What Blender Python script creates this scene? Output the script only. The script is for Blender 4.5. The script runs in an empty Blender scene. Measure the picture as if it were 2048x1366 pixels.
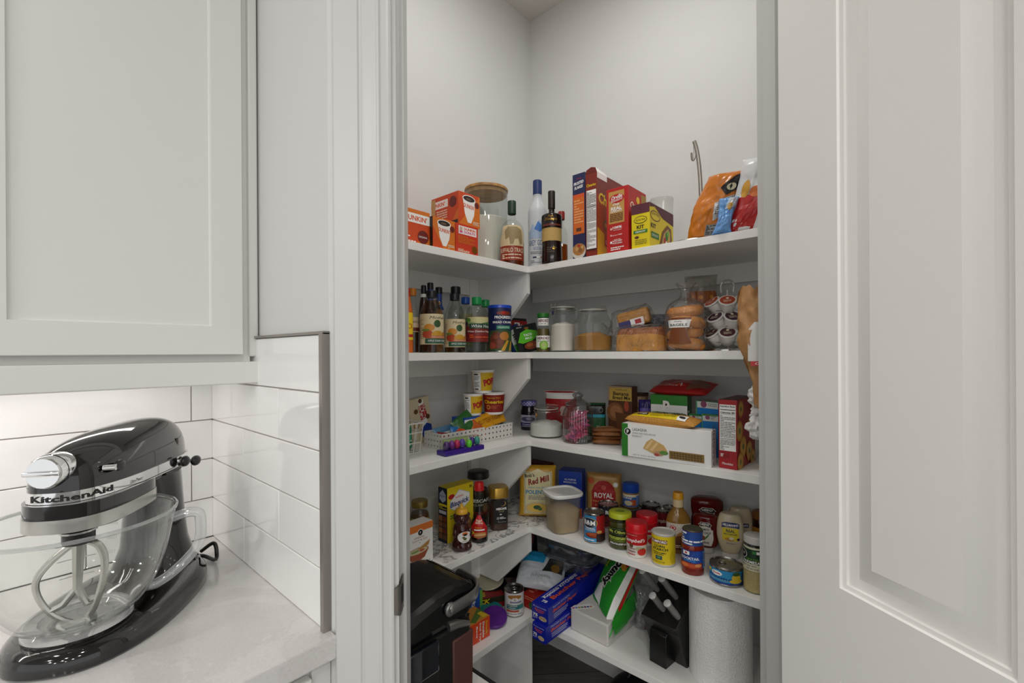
import bpy, bmesh, math, random
from math import sin, cos, pi, radians, sqrt, atan2, ceil
from mathutils import Vector, Matrix, noise
from mathutils.geometry import tessellate_polygon
rnd = random.Random(11)
sc = bpy.context.scene
COL = sc.collection
V = Vector
# ------------------------------------------------------------------ camera (level, slight roll)
F_PX, YAW, ROLL, SHIFT, EYE = 908.0, radians(41.64), radians(-0.356), 22.8, 1.389
FW = V((cos(YAW), sin(YAW), 0)); RT = V((sin(YAW), -cos(YAW), 0)); UP = V((0, 0, 1))
RT, UP = cos(ROLL) * RT + sin(ROLL) * UP, -sin(ROLL) * RT + cos(ROLL) * UP
EYEP = V((0, 0, EYE))
cam = bpy.data.cameras.new('camera'); co = bpy.data.objects.new('camera', cam); COL.objects.link(co)
co.matrix_world = Matrix(((RT.x, UP.x, -FW.x, 0), (RT.y, UP.y, -FW.y, 0), (RT.z, UP.z, -FW.z, EYE), (0, 0, 0, 1)))
cam.sensor_width = 36; cam.lens = 36 * F_PX / 2048; cam.shift_y = SHIFT / 2048; cam.clip_start = .02
sc.camera = co
# where a sight line of the photograph meets a plane of the room (measuring tools)
def ray(x, y): return RT * ((x - 1024) / F_PX) + UP * ((683 + SHIFT - y) / F_PX) + FW
def hit(x, y, ax, v):
    d = ray(x, y); return EYEP + d * ((v - EYEP[ax]) / d[ax])
def at(x, y, z): p = hit(x, y, 2, z); return V((p.x, p.y, 0))
def depth(p): return (V((p[0], p[1], EYE)) - EYEP).dot(FW)
def zat(py, p, px=None):                       # height of pixel row py above the ground point p
    Z = depth(p); xx = (V((p[0], p[1], EYE)) - EYEP).dot(RT) / Z * F_PX + 1024
    d = ray(xx, py); return EYE + d.z * Z
def wpx(n, p): return n * depth(p) / F_PX       # length of n pixels at the ground point p
QX, QY = 1.345, 1.111                            # front edges of the right and left shelves
PX, PY = 1.729, 1.4055                           # pantry walls
S1, S2, S3, S4, S5 = 1.720, 1.391, 1.056, .722, .375
def L(px, b=0.0): p = hit(px, 700, 1, QY + b); return V((p.x, p.y, 0))
def Rr(px, b=0.0): p = hit(px, 700, 0, QX + b); return V((p.x, p.y, 0))
# ------------------------------------------------------------------ materials
MATS = {}
def lin(h):
    h = h.lstrip('#'); o = []
    for i in (0, 2, 4):
        c = int(h[i:i + 2], 16) / 255; o.append(c / 12.92 if c <= .04045 else ((c + .055) / 1.055) ** 2.4)
    return (*o, 1)
def newmat(name):
    m = bpy.data.materials.new(name); m.use_nodes = True
    return m, m.node_tree.nodes, m.node_tree.links, m.node_tree.nodes['Principled BSDF']
def M(col, rough=.45, metal=0.0, coat=0.0, bump=0.0, bs=60.0, var=0.0, spec=.5, name=None):
    k = (col, rough, metal, coat, bump, bs, var, spec)
    if k in MATS: return MATS[k]
    m, n, l, b = newmat(name or 'paint_' + col.lstrip('#'))
    b.inputs['Base Color'].default_value = lin(col); b.inputs['Roughness'].default_value = rough
    b.inputs['Metallic'].default_value = metal; b.inputs['Coat Weight'].default_value = coat
    b.inputs['Specular IOR Level'].default_value = spec
    if bump or var:
        t = n.new('ShaderNodeTexCoord'); x = n.new('ShaderNodeTexNoise'); x.inputs['Scale'].default_value = bs
        x.inputs['Detail'].default_value = 4; l.new(t.outputs['Object'], x.inputs['Vector'])
        if bump:
            u = n.new('ShaderNodeBump'); u.inputs['Strength'].default_value = bump; u.inputs['Distance'].default_value = .004
            l.new(x.outputs['Fac'], u.inputs['Height']); l.new(u.outputs['Normal'], b.inputs['Normal'])
        if var:
            r = n.new('ShaderNodeMixRGB'); c = lin(col)
            r.inputs[1].default_value = tuple(min(1, q * (1 - var)) for q in c[:3]) + (1,)
            r.inputs[2].default_value = tuple(min(1, q * (1 + var)) for q in c[:3]) + (1,)
            l.new(x.outputs['Fac'], r.inputs[0]); l.new(r.outputs[0], b.inputs['Base Color'])
    MATS[k] = m; return m
def PL(col, rough=.22): return M(col, rough)
def GL(tint='#ffffff', refl=1.0, rough=.02, milk=0.0, milkcol='#ffffff', k0=.04, crease=0.0):
    """thin clear glass or film: see-through surface with a mirror-like fresnel skin (milk: share of diffuse colour in it)"""
    k = ('gl', tint, refl, rough, milk, milkcol, k0, crease)
    if k in MATS: return MATS[k]
    m, n, l, b = newmat('clear_' + tint.lstrip('#')); n.remove(b); out = n['Material Output']
    tr = n.new('ShaderNodeBsdfTransparent'); tr.inputs[0].default_value = lin(tint)
    gl = n.new('ShaderNodeBsdfGlossy'); gl.inputs['Roughness'].default_value = rough
    lw = n.new('ShaderNodeLayerWeight'); lw.inputs['Blend'].default_value = .5
    pw = n.new('ShaderNodeMath'); pw.operation = 'POWER'; pw.inputs[1].default_value = 4.0
    ml = n.new('ShaderNodeMath'); ml.operation = 'MULTIPLY_ADD'; ml.inputs[1].default_value = .55 * refl; ml.inputs[2].default_value = k0 * refl
    l.new(lw.outputs['Facing'], pw.inputs[0]); l.new(pw.outputs[0], ml.inputs[0])
    if crease:
        tc = n.new('ShaderNodeTexCoord'); nz = n.new('ShaderNodeTexNoise'); nz.inputs['Scale'].default_value = 28; nz.inputs['Detail'].default_value = 3; nz.inputs['Distortion'].default_value = 2.5
        bu = n.new('ShaderNodeBump'); bu.inputs['Strength'].default_value = crease; bu.inputs['Distance'].default_value = .02; l.new(tc.outputs['Object'], nz.inputs['Vector']); l.new(nz.outputs['Fac'], bu.inputs['Height']); l.new(bu.outputs['Normal'], gl.inputs['Normal']); l.new(bu.outputs['Normal'], lw.inputs['Normal'])
    base = tr
    if milk:
        df = n.new('ShaderNodeBsdfDiffuse'); df.inputs[0].default_value = lin(milkcol)
        mm = n.new('ShaderNodeMixShader'); mm.inputs[0].default_value = milk
        l.new(tr.outputs[0], mm.inputs[1]); l.new(df.outputs[0], mm.inputs[2]); base = mm
    mx = n.new('ShaderNodeMixShader'); l.new(ml.outputs[0], mx.inputs[0]); l.new(base.outputs[0], mx.inputs[1]); l.new(gl.outputs[0], mx.inputs[2])
    l.new(mx.outputs[0], out.inputs['Surface']); MATS[k] = m; return m
def RG(tint='#ffffff', ior=1.47):
    k = ('rg', tint)
    if k in MATS: return MATS[k]
    m, n, l, b = newmat('solid_glass'); b.inputs['Base Color'].default_value = lin(tint); b.inputs['Roughness'].default_value = 0
    b.inputs['Transmission Weight'].default_value = 1; b.inputs['IOR'].default_value = ior
    MATS[k] = m; return m
# ------------------------------------------------------------------ text shapes
TXT = {}
def text_shape(s, bold=0.0, shear=0.0):
    k = (s, bold, shear)
    if k not in TXT:
        c = bpy.data.curves.new('lettering', 'FONT'); c.body = s; c.size = 1; c.offset = bold; c.shear = shear; c.resolution_u = 2
        o = bpy.data.objects.new('lettering', c); COL.objects.link(o)
        dg = bpy.context.evaluated_depsgraph_get(); me = bpy.data.meshes.new_from_object(o.evaluated_get(dg))
        vs = [(v.co.x, v.co.y) for v in me.vertices]; fs = [tuple(p.vertices) for p in me.polygons]
        bpy.data.objects.remove(o); bpy.data.curves.remove(c); bpy.data.meshes.remove(me)
        x0 = min(v[0] for v in vs); x1 = max(v[0] for v in vs); y0 = min(v[1] for v in vs); y1 = max(v[1] for v in vs)
        TXT[k] = ([(v[0] - (x0 + x1) / 2, v[1] - (y0 + y1) / 2) for v in vs], fs, x1 - x0, y1 - y0)
    return TXT[k]
# ------------------------------------------------------------------ mesh builder
class MB:
    def __init__(s): s.v = []; s.f = []; s.mi = []; s.mats = []; s.sm = []
    def mat(s, m):
        if m not in s.mats: s.mats.append(m)
        return s.mats.index(m)
    def add(s, vs, fs, m, smooth=True):
        o = len(s.v); s.v += [V(v) for v in vs]; k = s.mat(m)
        if smooth == 'flat_big':                     # bevelled blocks: flat sides, soft edges
            ar = []
            for f in fs:
                a = V((0, 0, 0)); p0 = V(vs[f[0]])
                for i in range(1, len(f) - 1): a += (V(vs[f[i]]) - p0).cross(V(vs[f[i + 1]]) - p0)
                ar.append(a.length)
            lim = sorted(ar)[-1] * .02; fl = [a < lim or a < 2e-6 for a in ar]
        else: fl = [smooth] * len(fs)
        for f, q in zip(fs, fl): s.f.append([i + o for i in f]); s.mi.append(k); s.sm.append(q)
        return s
    def box(s, x0, y0, z0, x1, y1, z1, m, bev=0.0, seg=2, mx=None):
        b = bmesh.new(); bmesh.ops.create_cube(b, size=1)
        for v in b.verts: v.co = V(((x0 + x1) / 2 + v.co.x * (x1 - x0), (y0 + y1) / 2 + v.co.y * (y1 - y0), (z0 + z1) / 2 + v.co.z * (z1 - z0)))
        if bev: bmesh.ops.bevel(b, geom=b.edges[:], offset=bev, segments=seg, profile=.5, affect='EDGES')
        b.verts.index_update(); vs = [v.co.copy() for v in b.verts]; fs = [[v.index for v in f.verts] for f in b.faces]; b.free()
        ax = []
        for f in fs:
            nn = (vs[f[1]] - vs[f[0]]).cross(vs[f[2]] - vs[f[1]]); nn = nn.normalized() if nn.length else nn; ax.append(max(abs(nn.x), abs(nn.y), abs(nn.z)) < .999)
        if mx: vs = [mx @ v for v in vs]
        s.add(vs, fs, m); s.sm[-len(fs):] = ax
        return s
    def prism(s, pts, z0, z1, m):
        n = len(pts); a = sum(pts[i][0] * pts[(i + 1) % n][1] - pts[(i + 1) % n][0] * pts[i][1] for i in range(n))
        if a < 0: pts = pts[::-1]
        vs = [(p[0], p[1], z0) for p in pts] + [(p[0], p[1], z1) for p in pts]
        fs = [[i, (i + 1) % n, n + (i + 1) % n, n + i] for i in range(n)]
        tri = tessellate_polygon([[V((p[0], p[1], 0)) for p in pts]])
        for t in tri:
            t = list(t); q = [pts[i] for i in t]
            if (q[1][0] - q[0][0]) * (q[2][1] - q[0][1]) - (q[2][0] - q[0][0]) * (q[1][1] - q[0][1]) < 0: t.reverse()
            fs.append([n + i for i in t]); fs.append(t[::-1])
        return s.add(vs, fs, m)
    def lathe(s, prof, m, n=28, c=(0, 0), sx=1.0, sy=1.0, sq=2.0, tw=None):
        """prof: (r, z) from bottom to top; sq > 2 squares the section off"""
        vs = []; fs = []; rings = []
        for r, z in prof:
            if r < 1e-6: rings.append([len(vs)]); vs.append((c[0], c[1], z)); continue
            g = []
            for i in range(n):
                a = 2 * pi * i / n + (tw or 0); ca, sa = cos(a), sin(a)
                k = 1.0 if sq == 2.0 else (abs(ca) ** sq + abs(sa) ** sq) ** (-1 / sq)
                g.append(len(vs)); vs.append((c[0] + r * sx * k * ca, c[1] + r * sy * k * sa, z))
            rings.append(g)
        for a, b in zip(rings, rings[1:]):
            if len(a) == 1 and len(b) == 1: continue
            for i in range(n):
                j = (i + 1) % n
                if len(a) == 1: fs.append([a[0], b[j], b[i]])
                elif len(b) == 1: fs.append([a[i], a[j], b[0]])
                else: fs.append([a[i], a[j], b[j], b[i]])
        return s.add(vs, fs, m)
    def tube(s, pts, r, m, n=8, closed=False, flat=1.0):
        pts = [V(p) for p in pts]; k = len(pts); vs = []; fs = []
        rr = r if isinstance(r, (list, tuple)) else [r] * k
        t0 = (pts[1] - pts[0]).normalized(); nn = t0.orthogonal().normalized()
        for i, p in enumerate(pts):
            if closed: t = (pts[(i + 1) % k] - pts[i - 1]).normalized()
            else: t = (pts[min(i + 1, k - 1)] - pts[max(i - 1, 0)]).normalized()
            nn = (nn - t * nn.dot(t)).normalized(); bb = t.cross(nn)
            for j in range(n):
                a = 2 * pi * j / n; vs.append(p + nn * cos(a) * rr[i] + bb * sin(a) * rr[i] * flat)
        for i in range(k if closed else k - 1):
            for j in range(n):
                a, b = i * n + j, i * n + (j + 1) % n; c, d = ((i + 1) % k) * n + j, ((i + 1) % k) * n + (j + 1) % n
                fs.append([a, b, d, c])
        if not closed: fs.append(list(range(n))[::-1]); fs.append([(k - 1) * n + j for j in range(n)])
        return s.add(vs, fs, m)
    def grid(s, fn, nu, nv, m, mfn=None, wrap=False):
        """fn(u, v) -> point, u and v in 0..1; mfn(u, v) -> material of a face"""
        vs = [fn(i / nu, j / nv) for j in range(nv + 1) for i in range(nu + 1)]
        o = len(s.v); s.v += [V(v) for v in vs]
        for j in range(nv):
            for i in range(nu):
                a = o + j * (nu + 1) + i
                s.f.append([a, a + 1, a + nu + 2, a + nu + 1]); s.sm.append(True)
                s.mi.append(s.mat(mfn((i + .5) / nu, (j + .5) / nv) if mfn else m))
        return s
    def sphere(s, c, r, m, n=16, sx=1, sy=1, sz=1):
        k = n // 2
        prof = [(r * sin(pi * i / k) if 0 < i < k else 0, -r * cos(pi * i / k)) for i in range(k + 1)]
        q = MB(); q.lathe(prof, m, n)
        return s.add([(c[0] + v.x * sx, c[1] + v.y * sy, c[2] + v.z * sz) for v in q.v], q.f, m)
    def deco(s, surf, W, H, ops, seg=1.0, h0=.0003, dh=.00012):
        """printing: flat shapes laid on the surface surf(u, v, lift); u, v in 0..1 of a W x H metre field"""
        h = h0
        for op in ops:
            k = op[0]; h += dh
            if k == 'r':
                _, a, b, c, d, m = op; nu = max(1, ceil(abs(c - a) / seg)); nv = max(1, ceil(abs(d - b) / seg)) if seg < 1 else 1
                vs = [surf(a + (c - a) * i / nu, b + (d - b) * j / nv, h) for j in range(nv + 1) for i in range(nu + 1)]
                s.add(vs, [[j * (nu + 1) + i, j * (nu + 1) + i + 1, (j + 1) * (nu + 1) + i + 1, (j + 1) * (nu + 1) + i] for j in range(nv) for i in range(nu)], m)
            elif k == 'e':
                _, a, b, ru, rv, m = op
                if rv is None: rv = ru * W / H
                n = 24; rings = 1 if seg >= 1 else 3; vs = [surf(a, b, h)]; fs = []
                for q in range(1, rings + 1):
                    for i in range(n): t = 2 * pi * i / n; vs.append(surf(a + ru * q / rings * cos(t), b + rv * q / rings * sin(t), h))
                fs += [[0, 1 + i, 1 + (i + 1) % n] for i in range(n)]
                for q in range(1, rings):
                    for i in range(n):
                        j = (i + 1) % n; x, y = 1 + (q - 1) * n, 1 + q * n; fs.append([x + i, y + i, y + j, x + j])
                s.add(vs, fs, m)
            elif k == 'p':
                _, pts, m = op
                tri = [list(t) for t in tessellate_polygon([[V((p[0], p[1], 0)) for p in pts]])]
                for t in tri:
                    q = [pts[i] for i in t]
                    if (q[1][0] - q[0][0]) * (q[2][1] - q[0][1]) - (q[2][0] - q[0][0]) * (q[1][1] - q[0][1]) < 0: t.reverse()
                if seg >= 1: s.add([surf(p[0], p[1], h) for p in pts], tri, m)
                else:
                    T = [[V((*pts[i], 0)) for i in t] for t in tri]
                    for _ in range(3):
                        nt = []
                        for a, b_, c in T:
                            x, y, w = (a + b_) / 2, (b_ + c) / 2, (c + a) / 2; nt += [[a, x, w], [x, b_, y], [w, y, c], [x, y, w]]
                        T = nt
                    vs = [surf(q.x, q.y, h) for t in T for q in t]; s.add(vs, [[3 * i, 3 * i + 1, 3 * i + 2] for i in range(len(T))], m)
            elif k == 't':
                _, tx, u, v, hh, m = op[:6]; kw = op[6] if len(op) > 6 else {}
                vs, fs, tw, th = text_shape(tx, kw.get('b', 0.0), kw.get('sh', 0.0))
                sy = hh * H / th; sx = sy
                if 'w' in kw: sx = kw['w'] * W / tw
                ar = radians(kw.get('rot', 0)); c, d = cos(ar), sin(ar); arc = kw.get('arc', 0)
                out = []
                for x, y in vs:
                    x, y = x * sx, y * sy; y += arc * H * (1 - (2 * x / (tw * sx)) ** 2)
                    out.append(surf(u + (x * c - y * d) / W, v + (x * d + y * c) / H, h))
                s.add(out, fs, m, False)
            elif k == 'l':
                _, a, b, c, d, n, m = op
                for i in range(n):
                    yy = b + (d - b) * (i + .5) / n; t = (d - b) / n * .26; x = a
                    while x < c - .01:
                        w = min(c - x, (c - a) * rnd.uniform(.08, .3))
                        nu = max(1, ceil(w / seg)); vs = [surf(x + w * q / nu, yy + e, h) for e in (-t, t) for q in range(nu + 1)]
                        s.add(vs, [[q, q + 1, nu + 2 + q, nu + 1 + q] for q in range(nu)], m); x += w + (c - a) * .03
                        if rnd.random() < .12: break
        return s
    def build(s, name, parent=None, loc=(0, 0, 0), rz=0.0, sharp=38, rot=None, fix=False):
        me = bpy.data.meshes.new(name); me.from_pydata([tuple(v) for v in s.v], [], s.f)
        for m in s.mats: me.materials.append(m)
        me.polygons.foreach_set('material_index', s.mi); me.polygons.foreach_set('use_smooth', s.sm)
        if fix:
            b = bmesh.new(); b.from_mesh(me); bmesh.ops.recalc_face_normals(b, faces=b.faces[:]); b.to_mesh(me); b.free()
        me.update(); me.set_sharp_from_angle(angle=radians(sharp))
        if not fix: me.polygons.foreach_set('use_smooth', s.sm)
        o = bpy.data.objects.new(name, me); COL.objects.link(o); o.location = loc; o.rotation_euler = rot or (0, 0, rz)
        if parent: o.parent = parent
        return o
def empty(name, loc, rz=0.0, rot=None):
    o = bpy.data.objects.new(name, None); COL.objects.link(o); o.location = loc; o.rotation_euler = rot or (0, 0, rz); o.empty_display_size = .05; return o
def tag(o, label, cat, group=None):
    o['label'] = label; o['category'] = cat
    if group: o['group'] = group
    return o
def struct(o, label=None):
    o['kind'] = 'structure'
    if label: o['label'] = label
    return o
def kids(o): return [c for c in bpy.data.objects if c.parent == o]
def copy_tree(o, par=None, ch=None):
    c = o.copy(); COL.objects.link(c)
    if par: c.parent = par
    for k in kids(o): copy_tree(k, c)
    return c
def flat(O, U, Vv, N):                          # a flat printing field
    O, U, Vv, N = V(O), V(U), V(Vv), V(N)
    return lambda u, v, h: O + U * u + Vv * v + N * h
def cyl(r, z0, z1, span, mid=0.0, sx=1.0, sy=1.0):    # a printing field bent round a can; r may be a function of height
    rf = r if callable(r) else (lambda z: r)
    def f(u, v, h):
        a = radians(-90 + mid + (u - .5) * span); z = z0 + (z1 - z0) * v; q = rf(z) + h
        return V((q * sx * cos(a), q * sy * sin(a), z))
    return f
def face_cam(p, turn=0.0):                       # turn so that local -Y looks at the doorway
    return atan2(-p[1], -p[0]) + pi / 2 + radians(turn)
def prof_r(prof):
    def f(z):
        for (r0, z0), (r1, z1) in zip(prof, prof[1:]):
            if min(z0, z1) - 1e-6 <= z <= max(z0, z1) + 1e-6 and abs(z1 - z0) > 1e-9: return r0 + (r1 - r0) * (z - z0) / (z1 - z0)
        return prof[-1][0]
    return f
def spl(pts, k=6):                               # smooth chain through points
    out = []; P = [V(p) for p in pts]
    for i in range(len(P) - 1):
        a = P[max(i - 1, 0)]; b = P[i]; c = P[i + 1]; d = P[min(i + 2, len(P) - 1)]
        for j in range(k):
            t = j / k; out.append(.5 * ((2 * b) + (c - a) * t + (2 * a - 5 * b + 4 * c - d) * t * t + (3 * b - a - 3 * c + d) * t ** 3))
    out.append(P[-1]); return out
def splr(pr, k=5): lo = min(z for r, z in pr); return [(max(p.x, 0), max(p.y, lo)) for p in spl([(r, z, 0) for r, z in pr], k)]
WORLD, PANTRY_W, CAN_W, UNDER_W, EXPO = .92, 6.4, 12.6, 1.5, 0.09
# ------------------------------------------------------------------ the room
WALL = M('#d6d6d4', .6, bump=.05, bs=220, name='wall_paint')
PWALL = M('#dedede', .6, bump=.05, bs=220, name='pantry_wall_paint')
TRIM = M('#cfcfcd', .32, name='trim_gloss_paint')
DOORP = M('#e9e7e3', .38, bump=.06, bs=700, name='door_paint')
CAB = M('#dcdcd8', .4, name='cabinet_paint')
SHELF = M('#f1f0ec', .5, bump=.05, bs=90, name='shelf_paint')
CEIL = M('#d8d4ce', .9, bump=1.0, bs=110, name='ceiling_texture')
GROUT = M('#a9a29c', .9, name='grout')
TILE = M('#f3f3f1', .06, name='glazed_tile')
CH = 3.01                                        # ceiling
def mir(p): return (p[1] + .3235, p[0] - .3235)  # the pantry is symmetrical about its diagonal
A0 = V((.38, .765, 0)); DS = V((1, -1, 0)) / sqrt(2); DN = V((-1, -1, 0)) / sqrt(2)   # door wall: along, and out to the kitchen
def dw(s, off): p = A0 + DS * s + DN * off; return (p.x, p.y)
SL, SR, TH = .118, .848, .115                    # door opening, wall thickness
b = MB(); b.box(-4.6, PY, 0, PX + .12, PY + .12, CH, WALL); struct(b.build('wall_back'))
b = MB(); b.box(PX, -4.6, 0, PX + .12, PY, CH, WALL); struct(b.build('wall_right'))
inner = (.495, 1.3076 - .495)
left = [(.38, PY), (.38, .765), dw(SL - .018, 0), dw(SL - .018, -TH), inner, (.495, PY)]
b = MB(); b.prism(left, 0, CH, WALL); struct(b.build('wall_left'))
right = [mir(p) for p in ((.38, PY), (.38, .765))] + [dw(SR + .018, 0), dw(SR + .018, -TH), mir(inner), mir((.495, PY))]
b = MB(); b.prism(right, 0, CH, WALL); struct(b.build('wall_front'))
b = MB(); b.prism([dw(SL - .018, 0), dw(SR + .018, 0), dw(SR + .018, -TH), dw(SL - .018, -TH)], 2.47, CH, WALL); struct(b.build('wall_header'))
b = MB(); b.box(-4.6, -4.6, CH, PX + .12, PY + .12, CH + .1, CEIL); struct(b.build('ceiling'))
m, n, l, p = newmat('dark_plank_floor')
tc = n.new('ShaderNodeTexCoord'); mp = n.new('ShaderNodeMapping'); mp.inputs['Rotation'].default_value = (0, 0, radians(45))
br = n.new('ShaderNodeTexBrick'); br.inputs['Scale'].default_value = 1; br.inputs['Brick Width'].default_value = 1.2; br.inputs['Row Height'].default_value = .15; br.inputs['Mortar Size'].default_value = .002
br.inputs[1].default_value = lin('#77726d'); br.inputs[2].default_value = lin('#625e5a'); br.inputs[3].default_value = lin('#2d2b2a')
nz = n.new('ShaderNodeTexNoise'); nz.inputs['Scale'].default_value = 6; nz.inputs['Detail'].default_value = 6
sc2 = n.new('ShaderNodeMapping'); sc2.inputs['Scale'].default_value = (1, 14, 1)
mx = n.new('ShaderNodeMixRGB'); mx.blend_type = 'MULTIPLY'; mx.inputs[0].default_value = .7
l.new(tc.outputs['Object'], mp.inputs[0]); l.new(mp.outputs[0], br.inputs[0]); l.new(mp.outputs[0], sc2.inputs[0]); l.new(sc2.outputs[0], nz.inputs[0])
l.new(br.outputs[0], mx.inputs[1]); l.new(nz.outputs['Fac'], mx.inputs[2]); l.new(mx.outputs[0], p.inputs['Base Color']); p.inputs['Roughness'].default_value = .45
b = MB(); b.box(-4.6, -4.6, -.1, PX + .12, PY + .12, 0, m); struct(b.build('floor'))
# tile: running bond of 4 x 16 inch glazed tiles, grout bed behind
def tiles(name, cor, ax, sgn, first, length, rows, z0, zt=None):
    b = MB(); P, W, g = .1032, .4, .0022
    def put(a0, a1, z0, z1, th, m, bev):
        if ax == 'x': b.box(cor[0] + min(a0, a1), cor[1] - th, z0, cor[0] + max(a0, a1), cor[1], z1, m, bev, 2)
        else: b.box(cor[0] - th, cor[1] + min(a0, a1), z0, cor[0], cor[1] + max(a0, a1), z1, m, bev, 2)
    put(0, sgn * length, z0, z0 + rows * P, .006, GROUT, 0)
    for r in range(rows):
        e = first[r % 2]; a = 0.0
        while a < length - .01:
            e2 = min(e, length); put(sgn * (a + (g if a else 0)), sgn * e2, z0 + r * P + g * .6, z0 + (r + 1) * P - g * .6, .009, TILE, .0012)
            a = e2; e += W
    return struct(b.build(name))
ZC = .908
tiles('wall_tile_back', (.38 - .009, PY), 'x', -1, (.045 + .2, .045), 1.7, 4, ZC)
tiles('wall_tile_side', (.38, PY), 'y', -1, (.242, .442), .631, 5, ZC)
b = MB(); b.box(.366, .763, ZC, .38, .7745, ZC + .518, M('#9c9690', .35, .6)); struct(b.build('trim_1'))
b = MB(); b.box(.368, .763, ZC + .516, .38, 1.10, ZC + .521, M('#9c9690', .35, .6)); struct(b.build('trim_8'))
# casing, jambs, stops
def casing(name, flip):
    pr = [(.0135, 0), (.0135, .016), (.0165, .019), (.056, .019), (.0585, .016), (.061, .0155), (.064, .018), (.068, .0185), (.083, .0145), (.0865, .0145), (.0885, .0185), (.092, .0185), (.095, .015), (.104, .0115), (.1075, .013), (.111, .011), (.112, .008), (.112, 0)]
    pts = []
    for s, o in pr: pts.append(dw((SL + SR - s) if flip else s, o))
    b = MB(); b.prism(pts, 0, 2.56, TRIM); struct(b.build(name, sharp=25))
casing('trim_2', False); casing('trim_3', True)
def slab(name, s0, s1, o0, o1, z0, z1, m): b = MB(); b.prism([dw(s0, o0), dw(s1, o0), dw(s1, o1), dw(s0, o1)], z0, z1, m); return struct(b.build(name))
jl = slab('trim_4', SL - .018, SL, .002, -TH - .002, 0, 2.47, TRIM)
slab('trim_5', SR, SR + .018, .002, -TH - .002, 0, 2.47, TRIM)
slab('trim_6', SL, SL + .006, -.04, -.078, 0, 2.46, TRIM); slab('trim_7', SR - .011, SR, -.04, -.078, 0, 2.46, TRIM)
BRUSH = M('#8f8a84', .35, .85); STEEL = M('#c4c3c0', .18, 1.0); CHROME = M('#e6e6e6', .05, 1.0)
b = MB()                                          # strike plate with its curved lip
fr = lambda u, v: V((*dw(SL + .0012 - .012 * max(0, (u - .72) / .28) ** 2, -.033 + .045 * u), .957 + (v - .5) * .062 * (1 - .35 * max(0, (u - .55) / .45) ** 2)))
b.grid(lambda u, v: fr(u, v), 10, 6, BRUSH); b.grid(lambda u, v: fr(u, v) + DS * .0012, 10, 6, BRUSH)
b.prism([dw(SL + .0028, -.026), dw(SL + .0032, -.026), dw(SL + .0032, -.012), dw(SL + .0028, -.012)], .942, .972, M('#2a2826', .6))
tag(b.build('strike_plate'), 'small brushed metal strike plate on the left door jamb', 'strike plate')
# door, swung open to the right, pantry side in view
G = A0 + DS * .8166; dd = V((-.57412, -.81877, 0))
b = MB(); DWID, DT, DH = .711, .035, 2.45
cols = [(.1155, .333), (.378, .5955)]; rows_ = [(.2, .86), (1.009, 2.335)]
N = V((-dd.y, dd.x, 0)) * -1
if N.dot(EYEP - G) < 0: N = -N                    # towards the camera side
xs = sorted({0, DWID, *[c for q in cols for c in q]}); zs = sorted({.01, DH, *[c for q in rows_ for c in q]})
def dpt(x, z, o): q = G + dd * x + N * o; return V((q.x, q.y, z))
for i in range(len(xs) - 1):
    for j in range(len(zs) - 1):
        if (xs[i], xs[i + 1]) in cols and (zs[j], zs[j + 1]) in rows_: continue
        b.add([dpt(xs[i], zs[j], 0), dpt(xs[i + 1], zs[j], 0), dpt(xs[i + 1], zs[j + 1], 0), dpt(xs[i], zs[j + 1], 0)], [[0, 1, 2, 3]], DOORP, False)
for x0, x1 in cols:
    for z0, z1 in rows_:
        ins = [(0, 0), (.002, -.0035), (.008, -.005), (.0095, -.0085), (.0245, -.0105), (.028, -.0095), (.05, -.001), (.051, -.0005)]
        rg = [[dpt(x0 + a, z0 + a, o), dpt(x1 - a, z0 + a, o), dpt(x1 - a, z1 - a, o), dpt(x0 + a, z1 - a, o)] for a, o in ins]
        for r0, r1 in zip(rg, rg[1:]):
            b.add(r0 + r1, [[k, (k + 1) % 4, 4 + (k + 1) % 4, 4 + k] for k in range(4)], DOORP, False)
        b.add(rg[-1], [[0, 1, 2, 3]], DOORP, False)
c = [dpt(x, z, o) for o in (0, -DT) for x, z in ((0, .01), (DWID, .01), (DWID, DH), (0, DH))]
b.add(c, [[0, 1, 5, 4], [1, 2, 6, 5], [2, 3, 7, 6], [3, 0, 4, 7], [4, 5, 6, 7]], DOORP, False)
struct(b.build('door_1', fix=True))
# ------------------------------------------------------------------ kitchen: wall cabinet, counter
t = empty('upper_cabinet', (.366, 1.405, 1.36)); tag(t, 'pale grey wall cabinet with a recessed panel door above the mixer', 'cabinet')
def up(name, x0, y0, z0, x1, y1, z1, par=t, bev=.001, m=CAB): q = MB(); q.box(x0 - .366, y0 - 1.405, z0 - 1.36, x1 - .366, y1 - 1.405, z1 - 1.36, m, bev); return q.build(name, par)
up('body', -.9, 1.092, 1.365, .345, 1.405, 2.45)
up('face_frame', -.9, 1.090, 1.365, .362, 1.102, 2.45)
up('scribe_moulding', .358, 1.082, 1.385, .377, 1.102, 2.45, bev=.004)
up('light_rail', -.9, 1.070, 1.327, .3765, 1.094, 1.374, bev=.0025)
b = MB()                                          # recessed-panel door
x0, x1, z0, z1, yf = -.052, .342, 1.389, 2.40, 1.068
a = .0575
fx = lambda x, z, o: V((x - .366, yf + o - 1.405, z - 1.36))
ring = lambda e, o: [fx(x0 + e, z0 + e, o), fx(x1 - e, z0 + e, o), fx(x1 - e, z1 - e, o), fx(x0 + e, z1 - e, o)]
rs = [ring(0, .021), ring(0, .0015), ring(.0015, 0), ring(a, 0), ring(a + .0015, .006), ring(a + .003, .007)]
for r0, r1 in zip(rs, rs[1:]): b.add(r0 + r1, [[k, (k + 1) % 4, 4 + (k + 1) % 4, 4 + k] for k in range(4)], CAB, False)
b.add(rs[-1], [[0, 1, 2, 3]], CAB, False); b.build('door', t, fix=True)
m, n, l, p = newmat('veined_quartz')
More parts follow.
